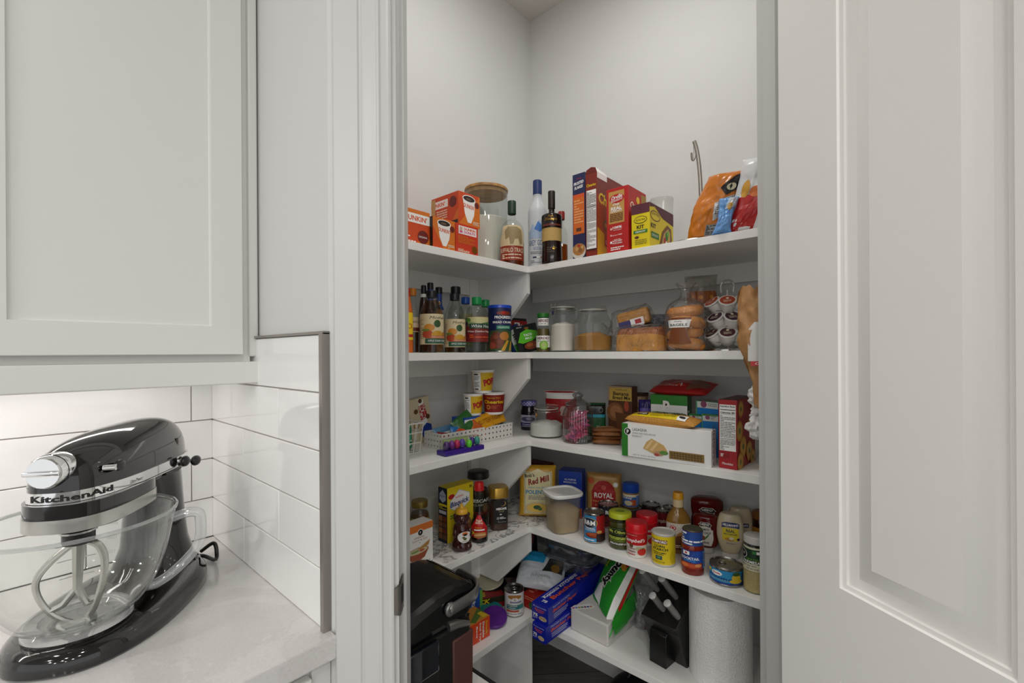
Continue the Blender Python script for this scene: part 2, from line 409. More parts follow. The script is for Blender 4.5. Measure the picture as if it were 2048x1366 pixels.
tc = n.new('ShaderNodeTexCoord'); n1 = n.new('ShaderNodeTexNoise'); n1.inputs['Scale'].default_value = 5; n1.inputs['Detail'].default_value = 9; n1.inputs['Roughness'].default_value = .62; n1.inputs['Distortion'].default_value = .8
n2 = n.new('ShaderNodeTexNoise'); n2.inputs['Scale'].default_value = 300; n2.inputs['Detail'].default_value = 2
vr = n.new('ShaderNodeValToRGB'); e = vr.color_ramp.elements; e[0].position = .36; e[0].color = lin('#d6d2cf'); e[1].position = .56; e[1].color = lin('#e0dddb')
q = e.new(.488); q.color = lin('#dbd8d5'); q = e.new(.497); q.color = lin('#d6d1ce'); q = e.new(.506); q.color = lin('#dedbd9')
mx = n.new('ShaderNodeMixRGB'); mx.blend_type = 'MULTIPLY'; mx.inputs[0].default_value = .18
l.new(tc.outputs['Object'], n1.inputs['Vector']); l.new(tc.outputs['Object'], n2.inputs['Vector']); l.new(n1.outputs['Fac'], vr.inputs[0]); l.new(vr.outputs[0], mx.inputs[1]); l.new(n2.outputs['Fac'], mx.inputs[2])
l.new(mx.outputs[0], p.inputs['Base Color']); p.inputs['Roughness'].default_value = .16
QUARTZ = m
b = MB(); b.box(-1.3, .742, .868, .3795, 1.396, ZC, QUARTZ, .003); tag(b.build('countertop'), 'pale veined stone countertop under the mixer', 'countertop')
t = empty('base_cabinet', (0, 1.1, 0)); tag(t, 'white base cabinet under the stone countertop', 'cabinet')
b = MB(); b.box(-1.2, -.33, 0, .362, .29, .866, CAB, .001); b.build('body', t)
b = MB(); b.box(-.15, -.35, .13, .34, -.331, .85, CAB, .002); b.build('door', t)
b = MB(); b.box(.345, -.338, .1, .378, -.331, .866, CAB, .001); b.build('filler_strip', t)
# ------------------------------------------------------------------ pantry shelving
RIGHTY = .173
names = ['top', 'second', 'third', 'fourth', 'lowest']
for i, z in enumerate((S1, S2, S3, S4, S5)):
    th = .024
    b = MB(); b.box(.497, QY, z - th, PX - .001, PY - .001, z, SHELF, .0012); o = b.build('shelf_board')
    tag(o, ['white left shelf board holding the orange coffee boxes', 'white left shelf board holding the vinegar bottles', 'white left shelf board holding the white baskets', 'white left shelf board holding the honey bear', 'white left shelf board holding the dog food can'][i], 'shelf', 'white pantry shelves')
    q = MB(); q.box(.497, PY - .02, z - th - .066, 1.296, PY - .001, z - th, SHELF, .0008); q.build('cleat', o); q = MB(); q.box(PX - .02, QY, z - th - .066, PX - .001, PY - .0205, z - th, SHELF, .0008); q.build('cleat', o)
    q = MB()
    zb = z - th; pts = [(PY - .001, zb), (QY + .006, zb), (QY + .006, zb - .078), (QY + .172, zb - .246), (PY - .001, zb - .246)]
    if i == 4: pts = [(PY - .001, zb), (QY + .006, zb), (QY + .006, .001), (PY - .001, .001)]
    k = len(pts); vs = [(QX + .001 + e, y, zz) for e in (0, .018) for y, zz in pts]
    q.add(vs, [list(range(k))[::-1], [k + j for j in range(k)]] + [[j, (j + 1) % k, k + (j + 1) % k, k + j] for j in range(k)], SHELF); q.build('bracket_panel', o, fix=True)
    q = MB(); q.box(1.297, PY - .02, .002 if i == 4 else z - .32, QX + .001, PY - .001, z - th, SHELF, .0008); q.build('upright_strip', o)
    b = MB(); b.box(QX, RIGHTY, z - th, PX - .001, QY - .0005, z, SHELF, .0012); o = b.build('shelf_board')
    tag(o, ['white right shelf board holding the cereal boxes', 'white right shelf board holding the bread', 'white right shelf board holding the pasta boxes', 'white right shelf board holding the cans and ketchup', 'white right shelf board holding the knife block'][i], 'shelf', 'white pantry shelves')
    q = MB(); q.box(PX - .02, RIGHTY, z - th - .066, PX - .001, QY - .0005, z - th, SHELF, .0008); q.build('cleat', o)
# ------------------------------------------------------------------ light
w = bpy.data.worlds.new('world'); sc.world = w; w.use_nodes = True
w.node_tree.nodes['Background'].inputs[0].default_value = (.985, .995, 1.0, 1); w.node_tree.nodes['Background'].inputs[1].default_value = WORLD
def lamp(name, loc, size, power, col=(1, .96, .9), rot=(0, 0, 0), shape='DISK', sy=None, spread=None):
    d = bpy.data.lights.new(name, 'AREA'); d.shape = shape; d.size = size; d.energy = power; d.color = col
    if sy: d.size_y = sy
    if spread: d.spread = spread
    o = bpy.data.objects.new(name, d); COL.objects.link(o); o.location = loc; o.rotation_euler = rot; return o
lamp('pantry_ceiling_light', (1.02, .70, CH - .03), .30, PANTRY_W, (1, .985, .955))
for d, e in ((.3, -1.3), (.5, .25), (1.7, -1.5), (1.7, -.3), (1.7, .9), (3.0, -1.5), (3.0, -.3), (3.0, .9), (4.3, -1.0), (4.3, .4)):
    q = -FW * d + RT * e; lamp('recessed_ceiling_light', (q.x, q.y, CH - .01), .14, CAN_W * (1.3 if d > 2 else .8 if d > 1 else .5), (1, .98, .95))
lamp('under_cabinet_light', (-.2, 1.24, 1.36), .9, UNDER_W, (1, .93, .9), shape='RECTANGLE', sy=.03)
sc.view_settings.view_transform = 'Standard'; sc.view_settings.look = 'None'; sc.view_settings.exposure = EXPO; sc.view_settings.gamma = 1.0
sc.view_settings.use_curve_mapping = False
cy = sc.cycles; cy.use_denoising = True; cy.max_bounces = 10; cy.diffuse_bounces = 5; cy.glossy_bounces = 4; cy.transmission_bounces = 8; cy.transparent_max_bounces = 24
cy.caustics_reflective = False; cy.caustics_refractive = False; cy.sample_clamp_indirect = 6
# ------------------------------------------------------------------ stand mixer and its glass bowl
BLK = M('#0d0b0a', .08, coat=.6); SATIN = M('#c9c7c2', .26, 1.0); BLKP = M('#141312', .3)
mix = empty('stand_mixer', (.147, 1.121, ZC), radians(53)); tag(mix, 'glossy black tilt-head stand mixer with a chrome band on the stone counter', 'mixer')
def loft(b, secs, m, n=40, sq=2.4):
    """secs: (cx, hx, hy, z)"""
    q = MB(); vs = []; fs = []
    for cx, hx, hy, z in secs:
        for i in range(n):
            a = 2 * pi * i / n; k = (abs(cos(a)) ** sq + abs(sin(a)) ** sq) ** (-1 / sq); vs.append((cx + hx * k * cos(a), hy * k * sin(a), z))
    for j in range(len(secs) - 1):
        for i in range(n): fs.append([j * n + i, j * n + (i + 1) % n, (j + 1) * n + (i + 1) % n, (j + 1) * n + i])
    fs.append(list(range(n))[::-1]); fs.append([(len(secs) - 1) * n + i for i in range(n)])
    return b.add(vs, fs, m)
b = MB(); loft(b, [(0, .186, .112, 0), (0, .190, .115, .004), (0, .190, .115, .014), (0, .187, .112, .024), (0, .18, .105, .032), (0, .168, .094, .0365), (.005, .12, .07, .038)], BLK, 56); b.build('base', mix)
b = MB(); loft(b, [(.105, .082, .08, .03), (.112, .068, .066, .05), (.115, .056, .055, .09), (.113, .05, .05, .15), (.105, .052, .05, .2), (.095, .06, .05, .236)], BLK); b.build('pedestal', mix)
X0, X1 = -.168, .165
def hwid(x):
    t = (x - (X0 + X1) / 2) / ((X1 - X0) / 2); p = 2.7 if t < 0 else 3.2
    return max(1e-4, (1 - min(1, abs(t)) ** p) ** (1 / p))
def head_pt(x, th):
    w = hwid(x); t = (x - X0) / (X1 - X0); Hh = .078 + .012 * t
    c, s = cos(th), sin(th); e = .86
    return V((x, .066 * w * math.copysign(abs(c) ** e, c) * (1 - .06 * t), .268 + Hh * w ** .8 * abs(s) ** e))
xs = [(X0 + X1) / 2 - cos(pi * i / 40) * (X1 - X0) / 2 for i in range(41)]
b = MB(); b.grid(lambda u, v: head_pt(xs[round(u * 40)], pi * v), 40, 24, BLK); b.build('head', mix, sharp=60)
def band(b, z0, z1, grow, m, xa=X0, xb=X1, hy=.066, n=48):
    pts = []
    for i in range(n + 1): x = (xa + xb) / 2 - cos(pi * i / n) * (xb - xa) / 2; pts.append((x, -hy * hwid(X0 + (x - xa) / (xb - xa) * (X1 - X0))))
    pts += [(x, -y) for x, y in pts[1:-1]][::-1]
    cx = (xa + xb) / 2; pts = [(cx + (x - cx) * (1 + grow / abs(xb - xa) * 2), y * (1 + grow / hy)) for x, y in pts]
    b.prism(pts, z0, z1, m); return pts
b = MB(); pts = band(b, .2515, .2715, .0012, CHROME)
# lettering along the band, starting at the nose and running back along the right side
nose = [p for p in pts if p[1] <= 0]; nose.sort(key=lambda p: p[0]); dist = [0]
for a, c in zip(nose, nose[1:]): dist.append(dist[-1] + sqrt((c[0] - a[0]) ** 2 + (c[1] - a[1]) ** 2))
def along(d):
    if d < 0: p, nn = along(-d); return V((p.x, -p.y, 0)), V((nn.x, -nn.y, 0))
    for i in range(len(dist) - 1):
        if d <= dist[i + 1] or i == len(dist) - 2:
            t = (d - dist[i]) / (dist[i + 1] - dist[i]); a, c = nose[i], nose[i + 1]; tx, ty = c[0] - a[0], c[1] - a[1]; q = sqrt(tx * tx + ty * ty)
            return V((a[0] + tx * t, a[1] + ty * t, 0)), V((ty / q, -tx / q, 0))
def bsurf(u, v, h): p, nn = along(u * .30 - .04); return V((p.x, p.y, .2515 + .02 * v)) + nn * (h + .0002)
INK = M('#161412', .5)
b.deco(bsurf, .30, .02, [('r', 0, .1, 1, .15, INK), ('t', 'KitchenAid', .235, .56, .5, INK, {'b': .03, 'w': .36}), ('t', 'Ultra Power', .58, .5, .3, INK, {'sh': .2, 'w': .1})], seg=.02)
b.build('trim_band', mix)
b = MB(); band(b, .2295, .2515, 0, BLK, X0, .035, .0655)
b.box(-.02, -.042, .232, .15, .042, .2515, BLK, .004); b.build('lower_housing', mix)
b = MB(); band(b, .2085, .2295, .001, SATIN, X0, .034, .0655); b.build('steel_collar', mix)
b = MB(); b.lathe([(0, .2), (.05, .2), (.054, .2085)], BLK, 32, (-.085, 0)); b.lathe([(0, .172), (.02, .172), (.021, .176), (.021, .202)], BLKP, 24, (-.105, .0)); b.build('planetary_hub', mix)
b = MB()                                           # flat beater
b.lathe([(.0075, .13), (.0085, .15), (.0085, .176)], STEEL, 16, (0, 0)); b.lathe([(.012, .150), (.024, .153), (.024, .156), (.01, .160)], STEEL, 20)
P2 = lambda w, z: (w, 0, z)
oute = spl([P2(.0, .138), P2(-.016, .126), P2(-.038, .105), P2(-.052, .082), P2(-.05, .055), P2(-.034, .024), P2(-.012, .006), P2(.004, .003), P2(.018, .02), P2(.03, .06), P2(.033, .1), P2(.024, .126), P2(.004, .138)], 5)
b.tube(oute, .0062, SATIN, 8, flat=.65); b.tube([P2(0, .135), P2(-.002, .06), P2(.01, .03), P2(.022, .034)], [.009, .0062, .0052, .005], SATIN, 8)
b.tube([P2(-.002, .06), P2(-.02, .035), P2(-.036, .028)], .005, SATIN, 8); b.build('beater', mix, (-.105, 0, .038), radians(-75))
b = MB()                                           # hub cover with its grip bar
q = MB(); q.lathe([(0, .016), (.022, .016), (.0245, .013), (.0255, .004), (.0255, -.02)], CHROME, 36); q.box(-.0235, -.0035, .015, .0235, .0035, .021, CHROME, .0015)
q.lathe([(.0262, -.02), (.0275, -.01), (.0262, .002)], BLKP, 36)
mx_ = Matrix.Translation((X0 + .006, 0, .304)) @ Matrix.Rotation(radians(-90), 4, 'Y') @ Matrix.Rotation(radians(90), 4, 'Z')
b.add([mx_ @ v for v in q.v], q.f, CHROME); b.build('hub_cover', mix)
b = MB(); b.tube([(-.128, -.05, .298), (-.126, -.0665, .298)], [.005, .005], CHROME, 12); b.sphere((-.112, -.0635, .298), .009, BLKP, 14, 1.7, .55, 1); b.build('hub_knob', mix)
b = MB(); b.tube([(.075, -.055, .2615), (.075, -.074, .2615)], .003, CHROME, 8); b.sphere((.075, -.076, .2605), .011, BLKP, 14, 1.2, .7, 1); b.build('speed_lever', mix)
b = MB(); b.tube([(.115, -.05, .254), (.12, -.072, .252)], .003, CHROME, 8); b.sphere((.12, -.076, .2515), .0115, BLKP, 14, 1.3, .75, .95); b.build('lock_lever', mix)
b = MB(); b.sphere((.083, -.0578, .30), .0066, M('#4a4540', .3, .6), 16, .75, .28, 1.35); b.build('cover_screw', mix)
b = MB(); b.tube(spl([(.165, -.02, .02), (.2, -.05, .012), (.185, -.085, .006), (.16, -.10, .028), (.17, -.09, .05), (.18, -.06, .03)], 6), .0042, BLKP, 8); b.build('power_cord', mix)
# bowl
bowl = empty('mixing_bowl', (.147 + -.103 * cos(radians(53)), 1.121 + -.103 * sin(radians(53)), ZC + .038), radians(53)); tag(bowl, 'clear glass mixing bowl with a side handle under the mixer head', 'bowl')
BG = GL('#fafbfa', 1.7, .015, k0=.018)
op = splr([(.064, .012), (.085, .028), (.104, .06), (.1165, .1), (.124, .14), (.1295, .168)], 6)
ip = [(r - .0045, z + .002) for r, z in op][::-1]
b = MB(); b.lathe([(0, .008), *op, (.1315, .17), (.1315, .1735), (.129, .175), (.1255, .172), *ip, (0, .0125)], BG, 64)
ML = M('#f4f2ee', .4); fs_ = cyl(prof_r(op), .03, .16, 90, 118)
b.deco(fs_, .19, .13, [x for k, (tx, v) in enumerate((('2000', .72), ('1500', .52), ('1000', .33), ('500', .12))) for x in (('t', tx, .30, v, .045, ML), ('r', .42, v - .008, .72, v + .003, ML))] + [('t', 'KitchenAid', .5, .93, .06, GL('#ffffff', 3, .1, .5))], seg=.05, h0=.0008)
b.build('glass_body', bowl)
TG = GL('#ffffff', 2.4, .04, .2, '#ffffff', k0=.06)  # clear glass; the white share paints in light refracted by the thick foot
b = MB(); b.lathe([(0, -.0), (.064, .0), (.07, .003), (.07, .011), (.065, .016), (.05, .015), (.045, .009), (.03, .011), (.0, .008)], TG, 48); b.build('foot', bowl)
b = MB(); b.tube([(.1292 * cos(2 * pi * i / 72), .1292 * sin(2 * pi * i / 72), .173) for i in range(72)], .0032, GL('#f2f4f4', 2.6, .03, .12, k0=.05), 8, closed=True); b.build('rim', bowl)
ha = radians(-64); hp = lambda r, z: (r * cos(ha), r * sin(ha), z)
b = MB(); pts = spl([hp(.122, .146), hp(.138, .15), hp(.152, .151), hp(.163, .146), hp(.166, .132), hp(.166, .105), hp(.16, .085), hp(.145, .066), hp(.122, .046), hp(.1, .034), hp(.086, .034)], 5); b.tube(pts, [.0088] * len(pts), GL('#f4f6f6', 2.4, .03, .14, k0=.06), 14); b.build('handle', bowl)  # white share in the handle's clear glass stands for the light it catches
# ------------------------------------------------------------------ makers for packages, bottles, jars, bags
def P_(a, c, side=None, back=None, py=None, z=None):
    """centre and radius of a round thing that spans pixels a..c; stands `back` behind the shelf front, or touches row py of plane z"""
    m = (a + c) / 2
    if py is None:
        p = L(m, back) if side == 'L' else Rr(m, back); return p, wpx((c - a) / 2, p) * .985
    g = at(m, py, z); r = wpx((c - a) / 2, g); q = g + g.normalized() * r; k = min(1, (PX - r - .004) / q.x, (PY - r - .004) / q.y); q = q * k; return q, wpx((c - a) / 2, q) * .985
def faces(w, d, h):
    return {'F': (flat((-w / 2, -d / 2, 0), (w, 0, 0), (0, 0, h), (0, -1, 0)), w, h), 'R': (flat((w / 2, -d / 2, 0), (0, d, 0), (0, 0, h), (1, 0, 0)), d, h),
            'L': (flat((-w / 2, d / 2, 0), (0, -d, 0), (0, 0, h), (-1, 0, 0)), d, h), 'T': (flat((-w / 2, -d / 2, h), (w, 0, 0), (0, d, 0), (0, 0, 1)), w, d)}
def box_item(name, label, cat, pl, pr, z, h, d, body, ops, group=None, bev=.0012, lean=0.0, roll=0.0, extra=None):
    u = pr - pl; w = u.length; u = u.normalized(); nb = V((-u.y, u.x, 0)); c = (pl + pr) / 2 + nb * d / 2
    b = MB(); b.box(-w / 2, -d / 2, 0, w / 2, d / 2, h, body, bev)
    for k, o in ops.items(): s, W, H = faces(w, d, h)[k]; b.deco(s, W, H, o)
    if extra: extra(b, w, d, h)
    return tag(b.build(name, None, (c.x, c.y, z + .0004), rot=(radians(lean), radians(roll), atan2(u.y, u.x))), label, cat, group)
def root(name, label, cat, p, z, turn=0.0, group=None): return tag(empty(name, (p[0], p[1], z + .0004), face_cam(p, turn)), label, cat, group)
def turn_part(t, name, m, prof, n=28, **k): b = MB(); b.lathe(prof, m, n, **k); return b.build(name, t)
def wrap(t, r, z0, z1, span, base, ops, mid=0.0, name='label', n=24, lift=.0004, **k):
    s = cyl(r, z0, z1, span, mid, **k); rr = r if not callable(r) else r((z0 + z1) / 2); W = rr * radians(span); b = MB()
    if base: b.grid(lambda u, v: s(u, v, lift), n, 8 if callable(r) else 1, base)
    b.deco(s, W, z1 - z0, ops, seg=6 / span if span else 1, h0=lift + .0002)
    return b.build(name, t)
def sc_prof(fr, r, h): return [(a * r, c * h) for a, c in fr]
def bottle(name, label, cat, p, r, z, h, fr, glass, cap, liq=None, lab=None, turn=0, group=None, smooth=True, sq=2.0, sy=1.0, labels=()):
    """fr: outline in fractions; cap: (r, z0, z1, material) in fractions; liq: (level, material); lab: (z0, z1, span, base, ops)"""
    t = root(name, label, cat, p, z, turn, group); pr = sc_prof(fr, r, h); pr = splr(pr, 4) if smooth else pr
    turn_part(t, 'body', glass, [(0, 0), (pr[0][0] * .9, 0)] + pr + [(0, pr[-1][1])], 32, sq=sq, sy=sy)
    if cap:
        a, c, d, m = cap[:4]; q = MB(); a *= r; c *= h; d *= h
        q.lathe([(a * .98, c), (a, c + .001), (a, d - .0015), (a * .93, d), (0, d)], m, 28)
        for k in range(28): an = 2 * pi * k / 28; q.box(-.0005, -.0006, c + .001, .0005, .0006, d - .002, m, mx=Matrix.Translation((a * cos(an), a * sin(an), 0)) @ Matrix.Rotation(an, 4, 'Z'))
        q.build('cap', t)
    if liq:
        lv, m = liq; lp = [(max(0, x - .0016), max(.002, y)) for x, y in pr if y <= lv * h]; xr = prof_r(pr)(lv * h) - .0016
        turn_part(t, 'contents', m, [(0, .002)] + lp + [(xr, lv * h), (0, lv * h)], 32, sq=sq, sy=sy)
    for i, lb in enumerate(([lab] if lab else []) + list(labels)):
        z0, z1, span, base, ops = lb[:5]; rf = prof_r(pr)
        if sq == 2.0: wrap(t, rf, z0 * h, z1 * h, span, base, ops, sy=sy, mid=(lb[5] if len(lb) > 5 else 0))
        else:
            b = MB(); W = r * span; s = flat((-W / 2, -rf((z0 + z1) / 2 * h) * sy - .0004, z0 * h), (W, 0, 0), (0, 0, (z1 - z0) * h), (0, -1, 0)); b.deco(s, W, (z1 - z0) * h, [('r', 0, 0, 1, 1, base)] + ops); b.build('label', t)
    return t
def can(name, label, cat, p, r, z, h, body, ops, lid=None, turn=0, group=None, span=200, rim=True, mid=0, z0=.0, z1=1.0, lidops=None):
    t = root(name, label, cat, p, z, turn, group); b = MB(); lid = lid or TIN
    b.lathe([(0, .002), (r * .93, .0015), (r * .97, 0), (r, .002), (r, .004), (r * .985, .006), (r * .985, h - .006), (r, h - .004), (r, h - .001), (r * .965, h), (r * .94, h - .004), (r * .7, h - .004), (r * .68, h - .003), (0, h - .003)], lid, 36); b.build('can_body', t)
    wrap(t, r * .987, .006 + z0 * (h - .012), .006 + z1 * (h - .012), 358 if body else span, body, [], n=40, name='paper_wrap') if body else None
    wrap(t, r * .987, .006, h - .006, span, None, ops, mid, lift=.0007)
    return t
def bagmesh(b, w, h, t, base, ops, paint=None, crk=.004, seed=0, gus=2.4, pinch=.0, flare=0.0, nu=36, nv=36, seal=.05, sealm=None, sq=4.0, shear=0.0, slump=0.0):
    def T(u, v):
        a = max(0, 1 - abs(2 * u - 1) ** gus); c = max(0, 1 - abs(2 * v - 1) ** sq)
        e = (a * c) ** .55; return t / 2 * e, min(1, e * 1.5)
    def X(u, v):
        return (u - .5) * w * (1 - pinch * (1 - abs(2 * v - 1) ** 2) + flare * max(0, abs(2 * v - 1) - .85)) + shear * v * h + slump * h * v * v
    def nz(u, v, s): return noise.noise(V((u * 2.3 + s + seed * 1.3, v * 2.8 + seed * 3.7, s * 2.1))) + .5 * abs(noise.noise(V((u * 5 + s, v * 6 + seed, s)))) + .25 * noise.noise(V((u * 11 + s, v * 12 + seed, s)))
    def F(u, v, hh): a, e = T(u, v); return V((X(u, v) + crk * .5 * nz(u, v, 9), -a - crk * e * nz(u, v, 1) - hh - .0004, v * h))
    def Bk(u, v): a, e = T(u, v); return V((X(u, v) + crk * .5 * nz(u, v, 9), a + crk * e * nz(u, v, 5), v * h))
    def pf(u, v):
        if sealm and (v < seal or v > 1 - seal): return sealm
        return paint(u, v) if paint else base
    b.grid(lambda u, v: F(u, v, 0), nu, nv, base, pf); b.grid(lambda u, v: Bk(1 - u, v), nu, nv, base, lambda u, v: pf(1 - u, v))
    b.deco(F, w, h, ops, seg=.05, h0=.0008, dh=.0003)
    return F
def bag_item(name, label, cat, p, z, w, h, t, base, ops, turn=0, lean=0.0, roll=0.0, group=None, rz=None, lift=.0012, **k):
    b = MB(); bagmesh(b, w, h, t, base, ops, **k)
    return tag(b.build(name, None, (p[0], p[1], z + lift), rot=(radians(lean), radians(roll), face_cam(p, turn) if rz is None else rz), sharp=50), label, cat, group)
TIN = M('#a9a7a2', .25, 1.0); GOLD = M('#b08a3e', .25, 1.0)
W_ = M('#f5f3ef', .45); K_ = M('#171513', .4); CREAM = M('#e8dcc0', .5); RED = M('#b3161b', .4); ORANGE = M('#d9541c', .45); YEL = M('#ecc81c', .4); GREEN = M('#2f7a2c', .45); BLUE = M('#1d3f8f', .4); NAVY = M('#131c46', .4); BROWN = M('#5a3018', .5)
MAROON = M('#6e1a14', .4); LIME = M('#74b42c', .4); SKY = M('#3c9ad2', .4); TAN = M('#c19a62', .55); GREY = M('#8b8a88', .5); KRAFT = M('#b58d5c', .6); PINK = M('#d9528c', .4); PURP = M('#4a2a8c', .35); DGREEN = M('#1d4a2a', .45); AMB = M('#b5651d', .4)
GLASS = GL('#f6f8f7', 1.0); PET = GL('#eef1ee', .8, .05)
# ------------------------------------------------------------------ top shelf
z = S1
def mug(cx, cy, s):                                # a white paper mug of black coffee, printed on the coffee boxes
    return [('p', [(cx - .3 * s, cy + .34 * s), (cx + .3 * s, cy + .3 * s), (cx + .24 * s, cy - .14 * s), (cx + .1 * s, cy - .4 * s), (cx - .06 * s, cy - .4 * s), (cx - .2 * s, cy - .14 * s)], W_),
            ('e', cx, cy + .33 * s, .31 * s, .11 * s, W_), ('e', cx, cy + .33 * s, .27 * s, .085 * s, M('#23160f', .4)), ('e', cx - .02 * s, cy + .32 * s, .13 * s, .035 * s, M('#6b5646', .5)),
            ('t', "DUNKIN'", cx + .0 * s, cy + .1 * s, .13 * s, ORANGE, {'b': .02, 'w': .5 * s, 'rot': -4}), ('e', cx + .37 * s, cy + .2 * s, .11 * s, None, MAROON)]
OR2 = M('#d8741e', .45); ORD = M('#cf4a1a', .45)
pa, pb = L(786, .03), L(861.5, .03); h = zat(427, pb) - z
box_item('coffee_pod_box', 'orange coffee pod box with white name band, lying beside the door jamb', 'box', pa, pb, z, h, .1, OR2,
         {'F': [('r', 0, 0, 1, .62, ORD), ('p', [(0, 0), (1, 0), (1, .25), (.4, 0)], OR2), ('r', 0, .62, 1, .88, W_), ('t', "DUNKIN'", .6, .75, .15, ORANGE, {'b': .03, 'w': .62}), ('e', .8, .26, .15, None, MAROON), ('t', 'ORIGINAL', .8, .26, .05, W_, {'w': .24}), ('l', .1, .06, .6, .26, 3, W_)]}, 'orange coffee boxes on the top shelf')
pa, pb = L(867, .015), L(911, .015); hb = zat(438, (pa + pb) / 2) - z; xl = pa.x
dep = .17
box_item('coffee_pod_box', 'orange coffee pod box with mug picture, under the tilted stack', 'box', pa, pb, z, hb, dep, ORD,
         {'F': [('r', .0, .0, 1, 1, OR2), ('p', [(0, 0), (.5, 0), (0, .7)], ORD)] + mug(.5, .52, 1.0) + [('l', .68, .06, .97, .2, 3, CREAM)], 'L': [('r', 0, 0, 1, 1, K_)]}, 'orange coffee boxes on the top shelf')
pa, pb = L(912.5, .015), L(957, .015)
box_item('coffee_pod_box', 'red-orange coffee box with pink and orange name panel beside the canister', 'box', pa, pb, z, hb, dep, ORD,
         {'F': [('r', 0, 0, 1, 1, M('#cc3a1e', .45)), ('r', .13, .66, .93, .93, W_), ('t', 'DUNKIN', .62, .85, .09, ORANGE, {'b': .04, 'w': .52}), ('t', 'DONUTS', .62, .74, .09, PINK, {'b': .04, 'w': .52}), ('r', .17, .7, .3, .9, M('#c9a99a')), ('r', .17, .7, .3, .76, PINK), ('l', .1, .34, .85, .6, 6, OR2), ('l', .1, .05, .6, .16, 3, CREAM), ('e', .84, .2, .13, None, GOLD)]}, 'orange coffee boxes on the top shelf')
pa, pb = L(919, .02), L(961, .02); zt = z + hb + .0008
dl = hit(863, 397, 0, pa.x).y - pa.y
box_item('coffee_pod_box', 'orange coffee pod box on top of the other two, mug picture in front', 'box', pa, pb, zt, zat(388, (pa + pb) / 2) - zt, min(dl, .25), ORD,
         {'F': [('p', [(0, 0), (1, 0), (1, 1)], OR2)] + mug(.48, .5, 1.0) + [('l', .66, .06, .96, .18, 3, CREAM)],
          'L': [('r', 0, .0, 1, .62, ORD), ('p', [(.7, 0), (1, 0), (1, .5)], OR2), ('r', 0, .62, .62, .86, W_), ('t', "DUNKIN'", .25, .74, .13, ORANGE, {'b': .03}), ('e', .8, .72, .13, None, MAROON), ('r', .0, .08, .16, .95, TAN), ('l', .2, .2, .6, .56, 5, CREAM), ('r', .62, .02, .98, .14, K_)]}, 'orange coffee boxes on the top shelf')
# canister with a wooden lid
p, r = P_(931, 1018, 'L', .198); h = zat(386, p) - z
t = root('canister', 'large glass canister of white flour with a wooden lid beside the coffee boxes', 'canister', p, z)
turn_part(t, 'glass_body', GLASS, [(0, .001), (r * .97, .001), (r, .004), (r, h - .004), (r * 1.0, h), (r * .965, h), (r * .965, .008), (0, .006)], 48)
m, n, l, q = newmat('oak_lid'); tc = n.new('ShaderNodeTexCoord'); mp = n.new('ShaderNodeMapping'); mp.inputs['Scale'].default_value = (4, 40, 4); nz = n.new('ShaderNodeTexNoise'); nz.inputs['Scale'].default_value = 3; nz.inputs['Detail'].default_value = 5
cr = n.new('ShaderNodeValToRGB'); cr.color_ramp.elements[0].position = .3; cr.color_ramp.elements[0].color = lin('#8a5f31'); cr.color_ramp.elements[1].position = .7; cr.color_ramp.elements[1].color = lin('#c19455')
l.new(tc.outputs['Object'], mp.inputs[0]); l.new(mp.outputs[0], nz.inputs['Vector']); l.new(nz.outputs['Fac'], cr.inputs[0]); l.new(cr.outputs[0], q.inputs['Base Color']); q.inputs['Roughness'].default_value = .5
OAK = m
turn_part(t, 'wooden_lid', OAK, [(0, h - .014), (r * .95, h - .014), (r * .95, h + .0005), (r * 1.01, h + .001), (r * 1.02, h + .008), (r * 1.0, h + .012), (0, h + .012)], 48)
lv = zat(438, p) - z; b = MB(); rr = r * .955
b.lathe([(0, .008), (rr, .008), (rr, lv - .01), (rr * .9, lv - .004), (rr * .5, lv), (0, lv + .003)], M('#e6dfd2', .9, bump=.3, bs=90), 40); b.build('flour', t)
# spirits
p, r = P_(1001, 1050, 'L', .052); h = zat(403, p) - z
BF = [(.93, 0), (1, .02), (1, .3), (1.0, .48), (.93, .58), (.7, .66), (.36, .71), (.3, .75), (.3, .86)]
BUF = M('#cdbb93', .5)
bottle('whiskey_bottle', 'round-shouldered clear whiskey bottle with green capsule and torn cream label', 'bottle', p, r, z, h, BF, GLASS, (.34, .8, 1, M('#1f3a2c', .35)), (.36, GL('#b4713a', .5)),
       (.06, .60, 150, None, [('p', [(.2, .98), (.5, 1.0), (.85, .98), (.98, .8), (.98, .4), (.1, .4), (.04, .55), (.2, .8)], BUF), ('p', [(.3, .82), (.4, .95), (.7, .95), (.86, .86), (.9, .5), (.8, .45), (.74, .62), (.62, .6), (.58, .46), (.48, .46), (.45, .66), (.33, .6)], M('#94815a', .5)),
                            ('r', .05, .02, .98, .42, M('#8d2f17', .4)), ('t', 'BUFFALO TRACE', .53, .3, .12, CREAM, {'w': .84}), ('l', .2, .06, .85, .2, 3, CREAM)]), turn=-6)
p, r = P_(1057.5, 1096, 'R', .085); h = zat(362, p) - z
VF = [(.96, 0), (1, .015), (1, .45), (1, .62), (.9, .68), (.6, .75), (.46, .8), (.44, .86), (.44, .93)]
FROST = GL('#f0f2f4', .5, .3, .62, '#e6e9ec')
